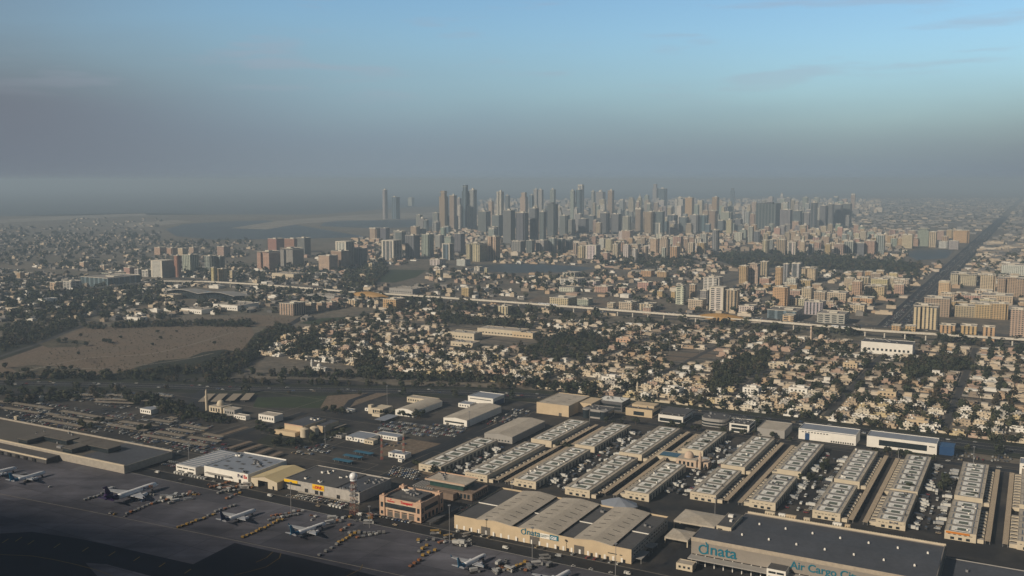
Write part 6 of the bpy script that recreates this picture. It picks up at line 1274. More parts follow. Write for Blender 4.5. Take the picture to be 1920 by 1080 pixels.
# name them by rank and order from the left
TALL.sort(key=lambda a: a[1]); 
ranks = [(0, 406, 'faintest far row of the skyline'), (406, 418, 'hazy rear row of the skyline'), (418, 434, 'middle row of the skyline'), (434, 447, 'dim front row of the skyline'), (447, 463, 'row at the foot of the skyline'), (463, 479, 'crowded row before the skyline'), (479, 495, 'front row of blocks before the skyline'), (495, 515, 'belt behind the parks and ponds'), (515, 535, 'belt across the town centre'), (535, 556, 'belt well behind the viaduct'), (556, 578, 'belt just behind the viaduct'), (578, 700, 'belt at the foot of the viaduct')]
for a, b, nm in ranks:
    g = sorted([r_ for r_ in TALL if a <= r_[1] < b], key=lambda r_: r_[0])
    for i, r_ in enumerate(g): tag(r_[2], r_[3] + f', {nth(i)} from left, {nm}', group='towers and blocks of the ' + nm)
# big roofs in the middle distance
for x0, x1, yt, yb, dp, mt, rf, lb in ((730, 790, 540, 549, 60, M_GREYW, M_ROOFB, 'broad flat roofed exhibition hall behind the left metro station'), (1614, 1716, 640, 661, 40, M_WHITE, M_ROOFG, 'long plain white box store behind the villas on the right'), (510, 570, 512, 522, 50, M_CREAM, M_ROOFB, 'low wide cream hall left of the metro line'),
                                    (840, 905, 622, 634, 30, M_CREAM, M_ROOFB, 'long cream school building among the villas'), (895, 1000, 615, 626, 36, M_CREAM, M_ROOFB, 'second long cream school building behind the first'), (845, 900, 640, 648, 26, M_CREAM, M_ROOFB, 'third long cream school building before the other two'),
                                    (960, 1010, 622, 632, 20, M_BEIGE, M_ROOFB, 'end wing of the school buildings'), (400, 470, 570, 579, 70, M_WHITE, M_ROOFB, 'wide white roofed works left of the metro line'), (340, 400, 578, 586, 50, M_WHITE, M_ROOFB, 'white works with pale pitched roofs behind the sand field'), (238, 278, 594, 604, 20, M_WHITE, M_ROOFB, 'white two storey office at the rear edge of the sand field'),
                                    (72, 100, 560, 572, 30, M_WHITE, M_ROOFW, 'white stepped office left of centre of the left suburb'), (300, 340, 552, 560, 30, M_CREAM, M_ROOFB, 'cream block beside the curved terminal'), (575, 650, 552, 560, 40, M_GREYW, M_ROOFB, 'grey flat shed under the viaduct')):
    a = P(x0, yb); b = P(x1, yb); h = hgt((x0 + x1) / 2, yb, yt); h = min(max(h, 6), 22); u_, v_ = UV(a); w_ = (b - a).dot(V); t = block('hall', v_, v_ + w_, min(u_, UV(b)[0]), min(u_, UV(b)[0]) + dp, h, mt, rf, lb, 'building')
    wins(t, 'f', 3, w_ - 3, h * .3, h * .5, max(3, min(30, int(w_ / 7))), .5); rooftop_units(t, 5, w_ - 5, 5, dp - 5, h, 6, int(x0), s=(2, 5))

# ---------------------------------------------------------------- villas
def villa_proto(seed):
    q = random.Random(seed); W_, D_ = q.uniform(12, 18), q.uniform(9, 13.5); h1 = q.uniform(3.4, 4.1); two = q.random() < .45
    parts = {}
    m = MB(F_VILLA); m.box(0, W_, 0, D_, 0, h1); 
    if q.random() < .6: m.box(W_, W_ + q.uniform(3, 5), D_ * .3, D_ * .8, 0, h1 * .85)
    if q.random() < .5: m.box(W_ * .3, W_ * .6, -2.5, 0, 0, h1 * .8)
    parts['ground_floor'] = m.mesh('ground_floor')
    m = MB(M_TINT)
    for a, b, c, d_ in ((-.2, W_ + .2, -.2, .15), (-.2, W_ + .2, D_ - .15, D_ + .2), (-.2, .15, .15, D_ - .15), (W_ - .15, W_ + .2, .15, D_ - .15)): m.box(a, b, c, d_, h1, h1 + .8)
    parts['parapet'] = m.mesh('parapet')
    if two:
        a, b, c, d_ = q.choice(((0.1, .95, .12, .95), (.05, .7, .1, .9), (.3, .95, .05, .7), (.1, .9, .35, .95))); h2 = h1 + q.uniform(2.8, 3.3)
        m = MB(F_VILLA, M_TINT); m.box(W_ * a, W_ * b, D_ * c, D_ * d_, h1 + .01, h2); m.box(W_ * a - .2, W_ * b + .2, D_ * c - .2, D_ * c + .1, h2, h2 + .7, 1); m.box(W_ * b - .1, W_ * b + .2, D_ * c + .1, D_ * d_, h2, h2 + .7, 1); m.box(W_ * a - .2, W_ * a + .1, D_ * c + .1, D_ * d_, h2, h2 + .7, 1)
        m.cbox(W_ * (a + b) / 2, D_ * (c + d_) / 2, h2, 2.8, 3.0, 1.9, 0); parts['upper_floor'] = m.mesh('upper_floor'); hh = h2
    else: m = MB(F_VILLA); m.cbox(W_ * .6, D_ * .6, h1, 3.2, 3.2, 2.2); parts['stair_room'] = m.mesh('stair_room'); hh = h1
    m = MB(M_WHITE); m.cbox(W_ * .3, D_ * .6, hh, 1.6, 1.6, 1.5); parts['roof_tank'] = m.mesh('roof_tank'); m = MB(M_STEEL); m.cbox(W_ * .45, D_ * .75, hh, 1.3, .9, .9); parts['cooling_unit'] = m.mesh('cooling_unit')
    x0, x1, y0, y1 = -2.5, W_ + 2.5, -4, D_ + 3; m = MB(M_TINT)
    for a, b, c, d_ in ((x0, W_ * .5, y0, y0 + .3), (W_ * .5 + 4, x1, y0, y0 + .3), (x0, x1, y1 - .3, y1), (x0, x0 + .3, y0 + .3, y1 - .3), (x1 - .3, x1, y0 + .3, y1 - .3)): m.box(a, b, c, d_, 0, 2.4)
    if q.random() < .6: m.box(x0 + .3, x0 + 4, y1 - 4, y1 - .3, 0, 2.8)
    if q.random() < .5: m.box(x1 - 5.5, x1 - .3, y0 + .3, y0 + 6, 2.3, 2.6, bottom=True)
    parts['boundary_wall'] = m.mesh('boundary_wall')
    return parts, two
VP = [villa_proto(100 + i) for i in range(18)]
VCOL = [((.62, .53, .41), 'cream'), ((.62, .53, .41), 'cream'), ((.68, .63, .54), 'off white'), ((.80, .78, .74), 'white'), ((.80, .78, .74), 'white'), ((.50, .40, .29), 'sandy'), ((.48, .36, .29), 'rose'), ((.55, .46, .29), 'pale yellow'), ((.44, .36, .27), 'tan'), ((.46, .44, .41), 'pale grey'), ((.60, .55, .46), 'off white')]
lots = []; ql = random.Random(5)
NOGO = [((1238, 657), (1348, 652), (1352, 680), (1244, 684)), ((840, 612), (1015, 608), (1020, 650), (840, 652)), ((1600, 640), (1725, 640), (1725, 668), (1600, 662)), ((760, 600), (820, 600), (800, 612), (760, 612))]
def inpoly(x, y, poly):
    c = False; n = len(poly)
    for i in range(n):
        (x0, y0), (x1, y1) = poly[i], poly[(i + 1) % n]
        if (y0 > y) != (y1 > y) and x < (x1 - x0) * (y - y0) / (y1 - y0) + x0: c = not c
    return c
def rowv(u0): # nearest highway limit
    return u0
VPOLY = [(430, 702), (470, 660), (530, 615), (600, 597), (690, 585), (760, 582), (960, 594), (1290, 612), (1430, 622), (1600, 640), (1920, 656), (2100, 672), (2100, 850), (1920, 828), (1600, 790), (1440, 772), (1300, 757), (1130, 740), (940, 716), (700, 712)]
u_ = 1225; ri = 0
GREENS = [((1000, 632), (1110, 625), (1150, 650), (1080, 672), (990, 668)), ((1690, 680), (1790, 668), (1830, 690), (1700, 712)), ((1340, 690), (1440, 660), (1445, 690), (1330, 745)), ((560, 640), (590, 625), (600, 660), (560, 665)), ((660, 690), (700, 660), (720, 690), (700, 706)), ((820, 590), (900, 598), (1000, 610), (1000, 618), (830, 606)), ((480, 640), (520, 612), (555, 618), (500, 660))]
while u_ < 1962:
    v = -1300; kk = 0
    while v < 560:
        for dv in (0, ):
            p = G(u_ + 12, v + 10); x, y = proj(p)
            if inpoly(x, y, VPOLY) and not any(inpoly(x, y, g) for g in NOGO) and -60 < x < 1980:
                gr = any(inpoly(x, y, g) for g in GREENS); street = ri % 9 == 8
                lots.append((u_, v, x, y, gr, street, ri))
        kk += 1; v += 20.5 + (15 if kk % 6 == 5 else 0)
    u_ += 29 if ri % 2 else 23; ri += 1
# streets between the rows of plots and between every six plots
us_ = sorted({l[0] for l in lots}); M_STREET = pmat('street asphalt', (0.055, 0.054, 0.054), .9, .2, .1, coord='W')
for k, a in enumerate(us_):
    vs_ = [l[1] for l in lots if l[0] == a]
    if k % 2 == 1: vroad(a - 4.6, min(vs_), max(vs_) + 20, 7.5, M_STREET, z=-.14, name='street')
allv = sorted({l[1] for l in lots})
for a, b in zip(allv, allv[1:]):
    if b - a > 30: uu = [l[0] for l in lots if abs(l[1] - a) < 1]; uroad((a + 20.5 + b) / 2, min(uu), max(uu) + 22, 9, M_STREET, z=-.10, name='street')
good = [l for l in lots if not l[4] and not l[5] and ql.random() < .94]
good.sort(key=lambda l: l[0]); near = good[:300]; rest = good[300:]
rows_ = {}
for l in near: rows_.setdefault(l[6], []).append(l)
TREESPOTS = []
for ri, ls in rows_.items():
    ls.sort(key=lambda l: l[1])
    for i, (u_, v, x, y, _, _, _) in enumerate(ls):
        k = ql.randrange(len(VP)); parts, two = VP[k]; c, cn = ql.choice(VCOL)
        t = at(u_ + ql.uniform(0, 1.5), v + ql.uniform(1, 2.5), f'{cn} {"two" if two else "single"} storey villa, {nth(i)} from left, {nth(ri)} row behind the highway', 'villa', 'walled villas behind the highway', 'villa')
        for nm, me in parts.items():
            o = bpy.data.objects.new(nm, me); COL.objects.link(o); o.parent = t; o.color = (*c, 1)
        for _ in range(ql.choice((0, 1, 2, 3, 3))): TREESPOTS.append(ql.choice(((u_ + ql.uniform(-6, -3), v + ql.uniform(0, 20)), (u_ + ql.uniform(17, 21), v + ql.uniform(0, 20)), (u_ + ql.uniform(0, 18), v + 20.5))))
# the rest of the villa town, too many to count: blocks laid out as one object
MASS = {}
MASSM = [F_LOW, F_VILLA]
def np_mass(name, items, mats, label, cat):
    """items: (center x, y, w, d, h, angle, z0, material index)"""
    A = np.array([i[:7] for i in items], dtype=np.float64); mi = np.array([i[7] for i in items]); n = len(A)
    sx = np.array([-.5, .5, .5, -.5] * 2); sy = np.array([-.5, -.5, .5, .5] * 2); sz = np.array([0] * 4 + [1] * 4)
    lx = A[:, 2:3] * sx; ly = A[:, 3:4] * sy; c, s_ = np.cos(A[:, 5:6]), np.sin(A[:, 5:6])
    X = A[:, 0:1] + lx * c - ly * s_; Y = A[:, 1:2] + lx * s_ + ly * c; Z = A[:, 6:7] + A[:, 4:5] * sz
    co = np.stack([X, Y, Z], -1).reshape(-1, 3)
    F = np.array([[0, 1, 5, 4], [1, 2, 6, 5], [2, 3, 7, 6], [3, 0, 4, 7], [4, 5, 6, 7]]); faces = (F[None] + (np.arange(n) * 8)[:, None, None]).reshape(-1)
    me = bpy.data.meshes.new(name); me.vertices.add(n * 8); me.vertices.foreach_set('co', co.ravel()); me.loops.add(n * 20); me.loops.foreach_set('vertex_index', faces.astype(np.int32))
    me.polygons.add(n * 5); me.polygons.foreach_set('loop_start', np.arange(0, n * 20, 4, dtype=np.int32)); me.polygons.foreach_set('loop_total', np.full(n * 5, 4, dtype=np.int32))
    me.polygons.foreach_set('material_index', np.repeat(mi, 5).astype(np.int32))
    for m_ in mats: me.materials.append(m_)
    me.polygons.foreach_set('use_smooth', np.zeros(n * 5, dtype=bool)); me.update(calc_edges=True); o = bpy.data.objects.new(name, me); COL.objects.link(o); return tag(o, label, cat, None, 'stuff')
WALLS = []
for nm, c in (('cream', (.52, .44, .34)), ('offwhite', (.57, .51, .43)), ('white', (.72, .70, .66)), ('sandy', (.44, .33, .23)), ('rose', (.42, .31, .25)), ('tan', (.28, .235, .19)), ('greyroof', (.24, .23, .22)), ('darkroof', (.12, .12, .125))):
    WALLS.append(pmat('far ' + nm + ' walls', c, .85, .2, .05, coord='W'))
AZR = -R(GRID)
items = []
def villa_mass(u_, v, q, s=1.0):
    c = q.choice((0, 0, 1, 1, 2, 3, 4, 5)); p = G(u_ + 10, v + 10); w_, d_ = q.uniform(10, 17) * s, q.uniform(8, 13) * s; h = q.uniform(3.3, 4.3)
    items.append((p.x, p.y, w_, d_, h, AZR, -.3, c))
    if q.random() < .38: o = G(q.uniform(-2, 2), q.uniform(-2, 2)); items.append((p.x + o.x, p.y + o.y, w_ * q.uniform(.45, .85), d_ * q.uniform(.5, .85), h + q.uniform(2.8, 3.6), AZR, -.3, c))
    for _ in range(3): o = G(q.uniform(-9, 9), q.uniform(-9, 9)); items.append((p.x + o.x, p.y + o.y, q.uniform(2, 9), q.uniform(2, 6), q.uniform(2.2, 3.4), AZR, -.3, q.choice((c, 5, 6, 0))))
    for a, b, w2, d2 in ((0, -10.3, 19, .4), (0, 10.3, 19, .4), (-9.6, 0, .4, 20), (9.6, 0, .4, 20)): o = G(b, a); items.append((p.x + o.x, p.y + o.y, w2, d2, 2.3, AZR, -.3, c))
for l in rest:
    villa_mass(l[0], l[1], ql)
    for _ in range(ql.choice((0, 1, 2, 3))): TREESPOTS.append(ql.choice(((l[0] + ql.uniform(-6, -3), l[1] + ql.uniform(0, 20)), (l[0] + ql.uniform(18, 22), l[1] + ql.uniform(0, 20)), (l[0] + ql.uniform(0, 18), l[1] + 20.5))))
np_mass('distant_villas', items, WALLS, 'dense mass of low flat roofed villas between the nearer villas and the viaduct', 'villas')
# low town beyond the viaduct
items = []; qt = random.Random(9)
EMPTY = [[(300, 596), (540, 585), (560, 606), (440, 614), (160, 612)], [(560, 585), (700, 575), (720, 600), (600, 612)], [(430, 486), (480, 476), (600, 486), (560, 505), (440, 500)], [(1235, 558), (1330, 520), (1480, 492), (1490, 502), (1350, 545), (1290, 575)], [(690, 528), (705, 500), (810, 500), (800, 535), (740, 540)], [(1320, 478), (1420, 474), (1600, 484), (1740, 498), (1720, 514), (1560, 508), (1380, 502)], [(300, 405), (850, 395), (860, 430), (640, 452), (300, 452)], [(880, 492), (1120, 498), (1120, 514), (880, 514)], [(1685, 464), (1800, 464), (1780, 490), (1720, 490)],
         [(1760, 540), (1905, 540), (1905, 562), (1790, 562)], [(965, 550), (1010, 550), (1190, 562), (1170, 584), (1000, 574)], [(760, 490), (920, 488), (930, 500), (770, 503)], [(330, 540), (460, 540), (460, 565), (330, 565)], [(1620, 520), (1660, 500), (1880, 430), (1900, 436), (1700, 515)]]
def town(x0, x1, y0, y1, n, smin, smax, hmin, hmax, cols, skip=True, tree=.0, trees=None):
    for _ in range(n):
        # uniform on the ground rather than in the picture
        d0 = P(0, y1).y; d1 = P(0, y0).y; d_ = math.sqrt(qt.uniform(d0 * d0, d1 * d1)); yy = proj((0, d_, 0))[1]; x = qt.uniform(x0, x1)
        if skip and any(inpoly(x, yy, e) for e in EMPTY): continue
        p = P(x, yy); u_, v_ = UV(p)
        if abs(v_ + 250) < 42 and u_ > 2050: continue
        if 1995 < u_ < 2095: continue
        if abs((v_ % 260) - 20) < 12 or abs((u_ % 330) - 20) < 14: continue
        s_ = qt.uniform(smin, smax); w_, d2, h = s_ * qt.uniform(.6, 1.5), s_ * qt.uniform(.5, 1.2), qt.uniform(hmin, hmax); c = qt.choice(cols)
        items.append((p.x, p.y, w_, d2, h, AZR, -.5, c))
        if qt.random() < .5: items.append((p.x, p.y, w_ * .5, d2 * .5, h + 2.8, AZR, -.5, c))
        if qt.random() < tree: trees.append((u_ + qt.uniform(-20, 20), v_ + qt.uniform(-20, 20)))
FARTREES = []
town(560, 1980, 478, 592, 2600, 10, 26, 4, 9, (0, 0, 1, 2, 3, 4, 5, 6), tree=.9, trees=FARTREES)
town(-40, 700, 500, 604, 2000, 10, 26, 4, 8, (0, 1, 2, 5, 6, 6, 7), tree=1, trees=FARTREES)
town(-40, 480, 440, 500, 1000, 8, 20, 4, 7, (5, 5, 6, 6, 7, 7, 0), tree=1.0, trees=FARTREES)
town(660, 1700, 432, 482, 2200, 14, 34, 6, 15, (0, 1, 3, 5, 6, 4), tree=.4, trees=FARTREES)
town(130, 350, 410, 436, 110, 10, 24, 4, 7, (0, 5, 6, 6), tree=.3, trees=FARTREES)
town(700, 1000, 404, 432, 500, 18, 36, 5, 12, (0, 1, 5), tree=.2, trees=FARTREES)
np_mass('distant_town', items, WALLS, 'low town of flat roofed houses and yards spreading beyond the viaduct to the skyline', 'town')
items = []
town(1560, 2100, 372, 440, 5200, 20, 52, 4, 10, (5, 6, 6, 7, 6, 6, 7, 0), tree=.5, trees=FARTREES)
town(1830, 2000, 440, 520, 420, 26, 50, 6, 10, (0, 1, 6, 5, 7), tree=.2, trees=FARTREES)
town(-300, 300, 424, 442, 200, 10, 26, 4, 7, (5, 6, 7, 6, 7), tree=.9, trees=FARTREES)
town(900, 1650, 376, 406, 1500, 24, 60, 10, 45, (0, 1, 5, 6), tree=0, trees=FARTREES)
np_mass('distant_sheds', items, WALLS, 'hazy sprawl of sheds and low buildings reaching the horizon on the right', 'town')

# ---------------------------------------------------------------- trees
def crown_mesh(seed, rad=3.6, n=150, leaf=1.0):
    q = random.Random(seed); m = MB(M_LEAF); lobes = [(q.uniform(-.5, .5) * rad, q.uniform(-.5, .5) * rad, q.uniform(3.4, 6.4), q.uniform(.45, .75) * rad) for _ in range(6)]
    for _ in range(n):
        cx, cy, cz, r = q.choice(lobes); d_ = Vector((q.gauss(0, 1), q.gauss(0, 1), q.gauss(0, 1))).normalized() * r * q.uniform(.65, 1.08); c = Vector((cx, cy, cz)) + Vector((d_.x, d_.y, d_.z * .75))
        nn = (d_.normalized() + Vector((q.uniform(-.7, .7), q.uniform(-.7, .7), q.uniform(-.4, .8)))).normalized(); a = nn.orthogonal().normalized(); b = nn.cross(a); s_ = leaf * q.uniform(.6, 1.4)
        m.quad([c + a * s_, c + b * s_ * .8, c - a * s_, c - b * s_ * .8])
    return m.mesh('crown')
def trunk_mesh(seed):
    q = random.Random(seed); m = MB(M_BARK); m.cyl(0, 0, 0, 3.2, .38, .22, n=6, cap=False)
    for k in range(4): a = k * 1.6 + q.uniform(-.4, .4); m.bar((0, 0, 2.6), (1.7 * math.cos(a), 1.7 * math.sin(a), 5 + q.uniform(-.5, .6)), .12)
    return m.mesh('trunk')
CROWN = [crown_mesh(i) for i in range(10)]; TRUNK = [trunk_mesh(i) for i in range(3)]
def palm_meshes(seed):
    q = random.Random(seed); m = MB(M_BARK); m.cyl(0, 0, 0, 6.4, .3, .2, n=6, cap=False); tr = m.mesh('trunk'); m = MB(M_LEAF)
    for k in range(14):
        a = k * 2 * math.pi / 14 + q.uniform(-.2, .2); d_ = Vector((math.cos(a), math.sin(a), 0)); s_ = Vector((-d_.y, d_.x, 0)); L_ = q.uniform(2.4, 3.3); up = q.uniform(.2, 1.4)
        p0, p1, p2 = Vector((0, 0, 6.4)), Vector((0, 0, 6.4 + up)) + d_ * L_ * .5, Vector((0, 0, 6.2 + up - 1.6)) + d_ * L_
        m.quad([p0, p1 - s_ * .5, p1 + s_ * .5]); m.quad([p1 - s_ * .5, p2, p1 + s_ * .5])
    return tr, m.mesh('crown')
PALM = palm_meshes(1)
# spots where trees stand in the near zones: verges, yards, plots
qs = random.Random(21)
NEAR = []
def strip(px, n, jit=4, where='', palm=0.0):
    pts = [P(*c) for c in px]; L_ = [(b - a).length for a, b in zip(pts, pts[1:])]; tot = sum(L_)
    for _ in range(n):
        s_ = qs.uniform(0, tot); k = 0
        while s_ > L_[k] and k < len(L_) - 1: s_ -= L_[k]; k += 1
        p = pts[k].lerp(pts[k + 1], s_ / L_[k]); NEAR.append((p.x + qs.uniform(-jit, jit), p.y + qs.uniform(-jit, jit), where, qs.random() < palm))
strip([(520, 838), (560, 836), (600, 828), (640, 812)], 16, 7, 'on the lawn around the silos')
strip([(480, 800), (510, 815), (530, 840)], 12, 8, 'left of the silo compound')
strip([(720, 775), (760, 780), (800, 782)], 14, 8, 'before the arched roof warehouse')
strip([(600, 770), (640, 775), (650, 785)], 9, 6, 'beside the sandy bend')
strip([(345, 790), (365, 785), (400, 785), (430, 795)], 16, 8, 'around the left mosque')
strip([(150, 800), (172, 803)], 5, 4, 'at a shade row near the terminal'); strip([(180, 790), (192, 792)], 4, 4, 'between two blocks of car shades'); strip([(262, 808), (275, 806)], 4, 4, 'among the car shades left of the mosque')
strip([(225, 748), (260, 752), (280, 762), (300, 775)], 14, 10, 'in the dark grove behind the guardhouse')
strip([(1120, 792), (1180, 796), (1240, 800), (1300, 806), (1440, 822), (1500, 830)], 30, 4, 'along the lane before the office row', .4)
strip([(1640, 850), (1700, 858), (1765, 866)], 16, 3, 'in front of the white showroom', .3)
strip([(1045, 838), (1070, 842)], 5, 3, 'between halls of the third row', .3); strip([(1505, 900), (1560, 905)], 4, 3, 'in the fourth hall row from the right'); strip([(1670, 918), (1720, 925)], 6, 3, 'in the third hall row from the right'); strip([(1795, 935), (1845, 944)], 5, 3, 'in the second hall row from the right'); strip([(1540, 885), (1556, 870)], 5, 3, 'in a truck yard right of centre'); strip([(1765, 920), (1775, 905)], 6, 3, 'in the rightmost truck yard')
strip([(1285, 845), (1300, 838), (1330, 842)], 7, 3, 'behind the small rose mosque', .3); strip([(770, 870), (850, 900)], 8, 4, 'by the leftmost storage hall')
strip([(60, 690), (110, 690)], 0, 0, ''); 
for x, y, n, sp in ((50, 698, 4, 5), (60, 705, 3, 3), (95, 692, 2, 3), (120, 694, 2, 3), (132, 693, 2, 3), (150, 632, 2, 4), (140, 645, 3, 4), (160, 648, 3, 4), (110, 643, 3, 4), (122, 640, 2, 3), (147, 665, 2, 3), (200, 643, 4, 6), (210, 645, 2, 3), (227, 635, 1, 0), (296, 625, 1, 0), (331, 624, 1, 0), (300, 636, 1, 1), (285, 648, 1, 1), (12, 690, 2, 3), (403, 647, 1, 1)):
    for _ in range(n): p = P(x, y); NEAR.append((p.x + qs.uniform(-sp, sp), p.y + qs.uniform(-sp, sp), 'on the sand field', False))
pl = sorted(TREESPOTS, key=lambda s: s[0]); 
rest_t = []
for k, (a, b) in enumerate(pl):
    if len(NEAR) < 300: p = G(a, b); NEAR.append((p.x, p.y, 'among the nearest villas', k % 9 == 0))
    else: rest_t.append((a, b))
by = {}
for n_ in NEAR: by.setdefault((n_[2], n_[3]), []).append(n_)
for (wh, pm), ls in by.items():
    ls.sort(key=lambda n_: n_[0] / max(1, n_[1]))
    for i, (x, y, _, _) in enumerate(ls):
        t = empty('palm_tree' if pm else 'tree', (x, y, -.3), qs.uniform(0, 360), f'{"slim palm" if pm else qs.choice(("dark bushy", "dusty green", "dense round"))} tree, {nth(i)} from the left {wh}', 'tree', 'trees ' + wh)
        if pm: ms = (('crown', PALM[1]), ('trunk', PALM[0]))
        else: ms = (('crown', qs.choice(CROWN)), ('trunk', qs.choice(TRUNK)))
        g = qs.uniform(.75, 1.25); 
        for nm, me in ms: o = bpy.data.objects.new(nm, me); COL.objects.link(o); o.parent = t; o.color = (g * qs.uniform(.9, 1.1), g, g, 1)
        s_ = qs.uniform(.7, 1.25); t.scale = (s_, s_, s_ * qs.uniform(.85, 1.15))
# the tree belts nobody could count
def np_trees(name, spots, label, nleaf=44, seed=1, size=(3.2, 5.2), big=1.5):
    rg = np.random.default_rng(seed); A = np.array(spots); n = len(A); r = size[0] * .6 + (size[1] * 1.15 - size[0] * .6) * rg.random((n, 1)) ** 1.4; h = r * rg.uniform(1.1, 1.6, (n, 1))
    d_ = rg.normal(size=(n, nleaf, 3)); d_ /= np.linalg.norm(d_, axis=2, keepdims=True); rr = rg.uniform(.55, 1.12, (n, nleaf, 1)); lob = 1 + .25 * np.sin(d_[:, :, :1] * 4 + rg.uniform(0, 6, (n, 1, 1)))
    c = d_ * rr * lob; C = np.empty((n, nleaf, 3)); C[:, :, 0] = A[:, 0:1] + c[:, :, 0] * r; C[:, :, 1] = A[:, 1:2] + c[:, :, 1] * r; C[:, :, 2] = h * .85 + c[:, :, 2] * h * .75
    C[:, :, 2] = np.maximum(C[:, :, 2], .3); nn = d_ + rg.normal(size=d_.shape) * .5; nn /= np.linalg.norm(nn, axis=2, keepdims=True)
    a = np.cross(nn, np.array([.3, .2, .93])); a /= np.linalg.norm(a, axis=2, keepdims=True) + 1e-6; b = np.cross(nn, a); s_ = (rg.uniform(.6, 1.3, (n, nleaf, 1)) * big * r[:, :, None] / 4)
    Q = np.stack([C + a * s_, C + b * s_ * .8, C - a * s_, C - b * s_ * .8], 2).reshape(-1, 3); k = len(Q) // 4
    me = bpy.data.meshes.new(name); me.vertices.add(len(Q)); me.vertices.foreach_set('co', Q.ravel()); me.loops.add(len(Q)); me.loops.foreach_set('vertex_index', np.arange(len(Q), dtype=np.int32))
    me.polygons.add(k); me.polygons.foreach_set('loop_start', np.arange(0, 4 * k, 4, dtype=np.int32)); me.polygons.foreach_set('loop_total', np.full(k, 4, dtype=np.int32)); [me.materials.append(m_) for m_ in (M_LEAFS, M_LEAF2, M_LEAF3)]; me.polygons.foreach_set('material_index', np.repeat(rg.choice([0, 0, 0, 1, 1, 2], n), nleaf).astype(np.int32)); me.polygons.foreach_set('use_smooth', np.zeros(k, dtype=bool)); me.update(calc_edges=True)
    o = bpy.data.objects.new(name, me); COL.objects.link(o); return tag(o, label, 'trees', None, 'stuff')
def scatter(px, n, out, q=qs):
    xs = [p_[0] for p_ in px]; ys = [p_[1] for p_ in px]; k = 0; g = 0
    d0, d1 = P(0, max(ys)).y, P(0, min(ys)).y
    while k < n and g < n * 40:
        g += 1; d_ = q.uniform(d0, d1); y = proj((0, d_, 0))[1]; x = q.uniform(min(xs), max(xs))
        if inpoly(x, y, px): p = P(x, y); out.append((p.x, p.y)); k += 1
belt = [tuple(G(a, b).xy) for a, b in rest_t]
for g_ in GREENS: scatter(g_, 190, belt)
for l in lots:
    if l[4]: p = G(l[0] + qs.uniform(0, 26), l[1] + qs.uniform(0, 26)); belt.append((p.x, p.y))
    if l[5] or qs.random() < .25:
        for _ in range(2): p = G(l[0] + qs.uniform(0, 30), l[1] + qs.uniform(0, 4)); belt.append((p.x, p.y))
for p_, q_ in zip(HWY, HWY[1:]):     # planting along the highway
    d_ = (q_ - p_).normalized(); s_ = Vector((d_.y, -d_.x, 0))
    for _ in range(5):
        c_ = p_ + (q_ - p_) * qs.random() - s_ * qs.uniform(26, 40); belt.append((c_.x, c_.y))
    if qs.random() < .9: c_ = p_ + (q_ - p_) * qs.random() + s_ * qs.uniform(24, 30); belt.append((c_.x, c_.y))
scatter([(380, 712), (440, 690), (478, 640), (520, 612), (545, 618), (500, 655), (445, 700), (430, 712)], 300, belt)
scatter([(0, 612), (150, 595), (160, 606), (60, 645), (0, 662)], 260, belt); scatter([(150, 612), (300, 606), (480, 606), (470, 614), (300, 613), (170, 618)], 220, belt)
scatter([(430, 704), (900, 718), (1130, 742), (1130, 734), (900, 708), (600, 700)], 260, belt)
scatter([(0, 706), (180, 704), (380, 690), (450, 655), (460, 675), (400, 700), (0, 714)], 160, belt)
scatter([(0, 760), (220, 748), (300, 775), (380, 790), (420, 800), (400, 780), (330, 760), (250, 735), (0, 735)], 170, belt)
belt = [b_ for b_ in belt if UV(Vector((b_[0], b_[1], 0)))[0] < 1985]
np_trees('tree_belts', belt, 'dark green tree belts and garden trees filling the villa town and its verges', 60, 3)
ft = [tuple(G(a, b).xy) for a, b in FARTREES]
scatter([(1320, 480), (1420, 474), (1600, 484), (1740, 498), (1720, 512), (1560, 506), (1380, 500)], 900, ft); scatter([(0, 560), (300, 540), (330, 560), (200, 590), (0, 605)], 160, ft); scatter([(690, 500), (720, 496), (730, 505), (700, 540), (640, 545)], 160, ft)
scatter([(770, 582), (960, 594), (1290, 610), (1430, 622), (1600, 636), (1920, 655), (1920, 648), (1430, 606), (900, 575), (700, 565)], 210, ft); scatter([(480, 545), (900, 585), (880, 560), (600, 540)], 200, ft); scatter([(1150, 500), (1300, 505), (1300, 480), (1150, 485)], 200, ft)
ft = [b_ for b_ in ft if not 1965 < UV(Vector((b_[0], b_[1], 0)))[0] < 2070 and not (abs(UV(Vector((b_[0], b_[1], 0)))[1] + 250) < 42)]
np_trees('distant_trees', ft, 'far tree groups scattered through the low town and parks beyond the viaduct', 26, 5, (4.5, 8.0), 2.2)

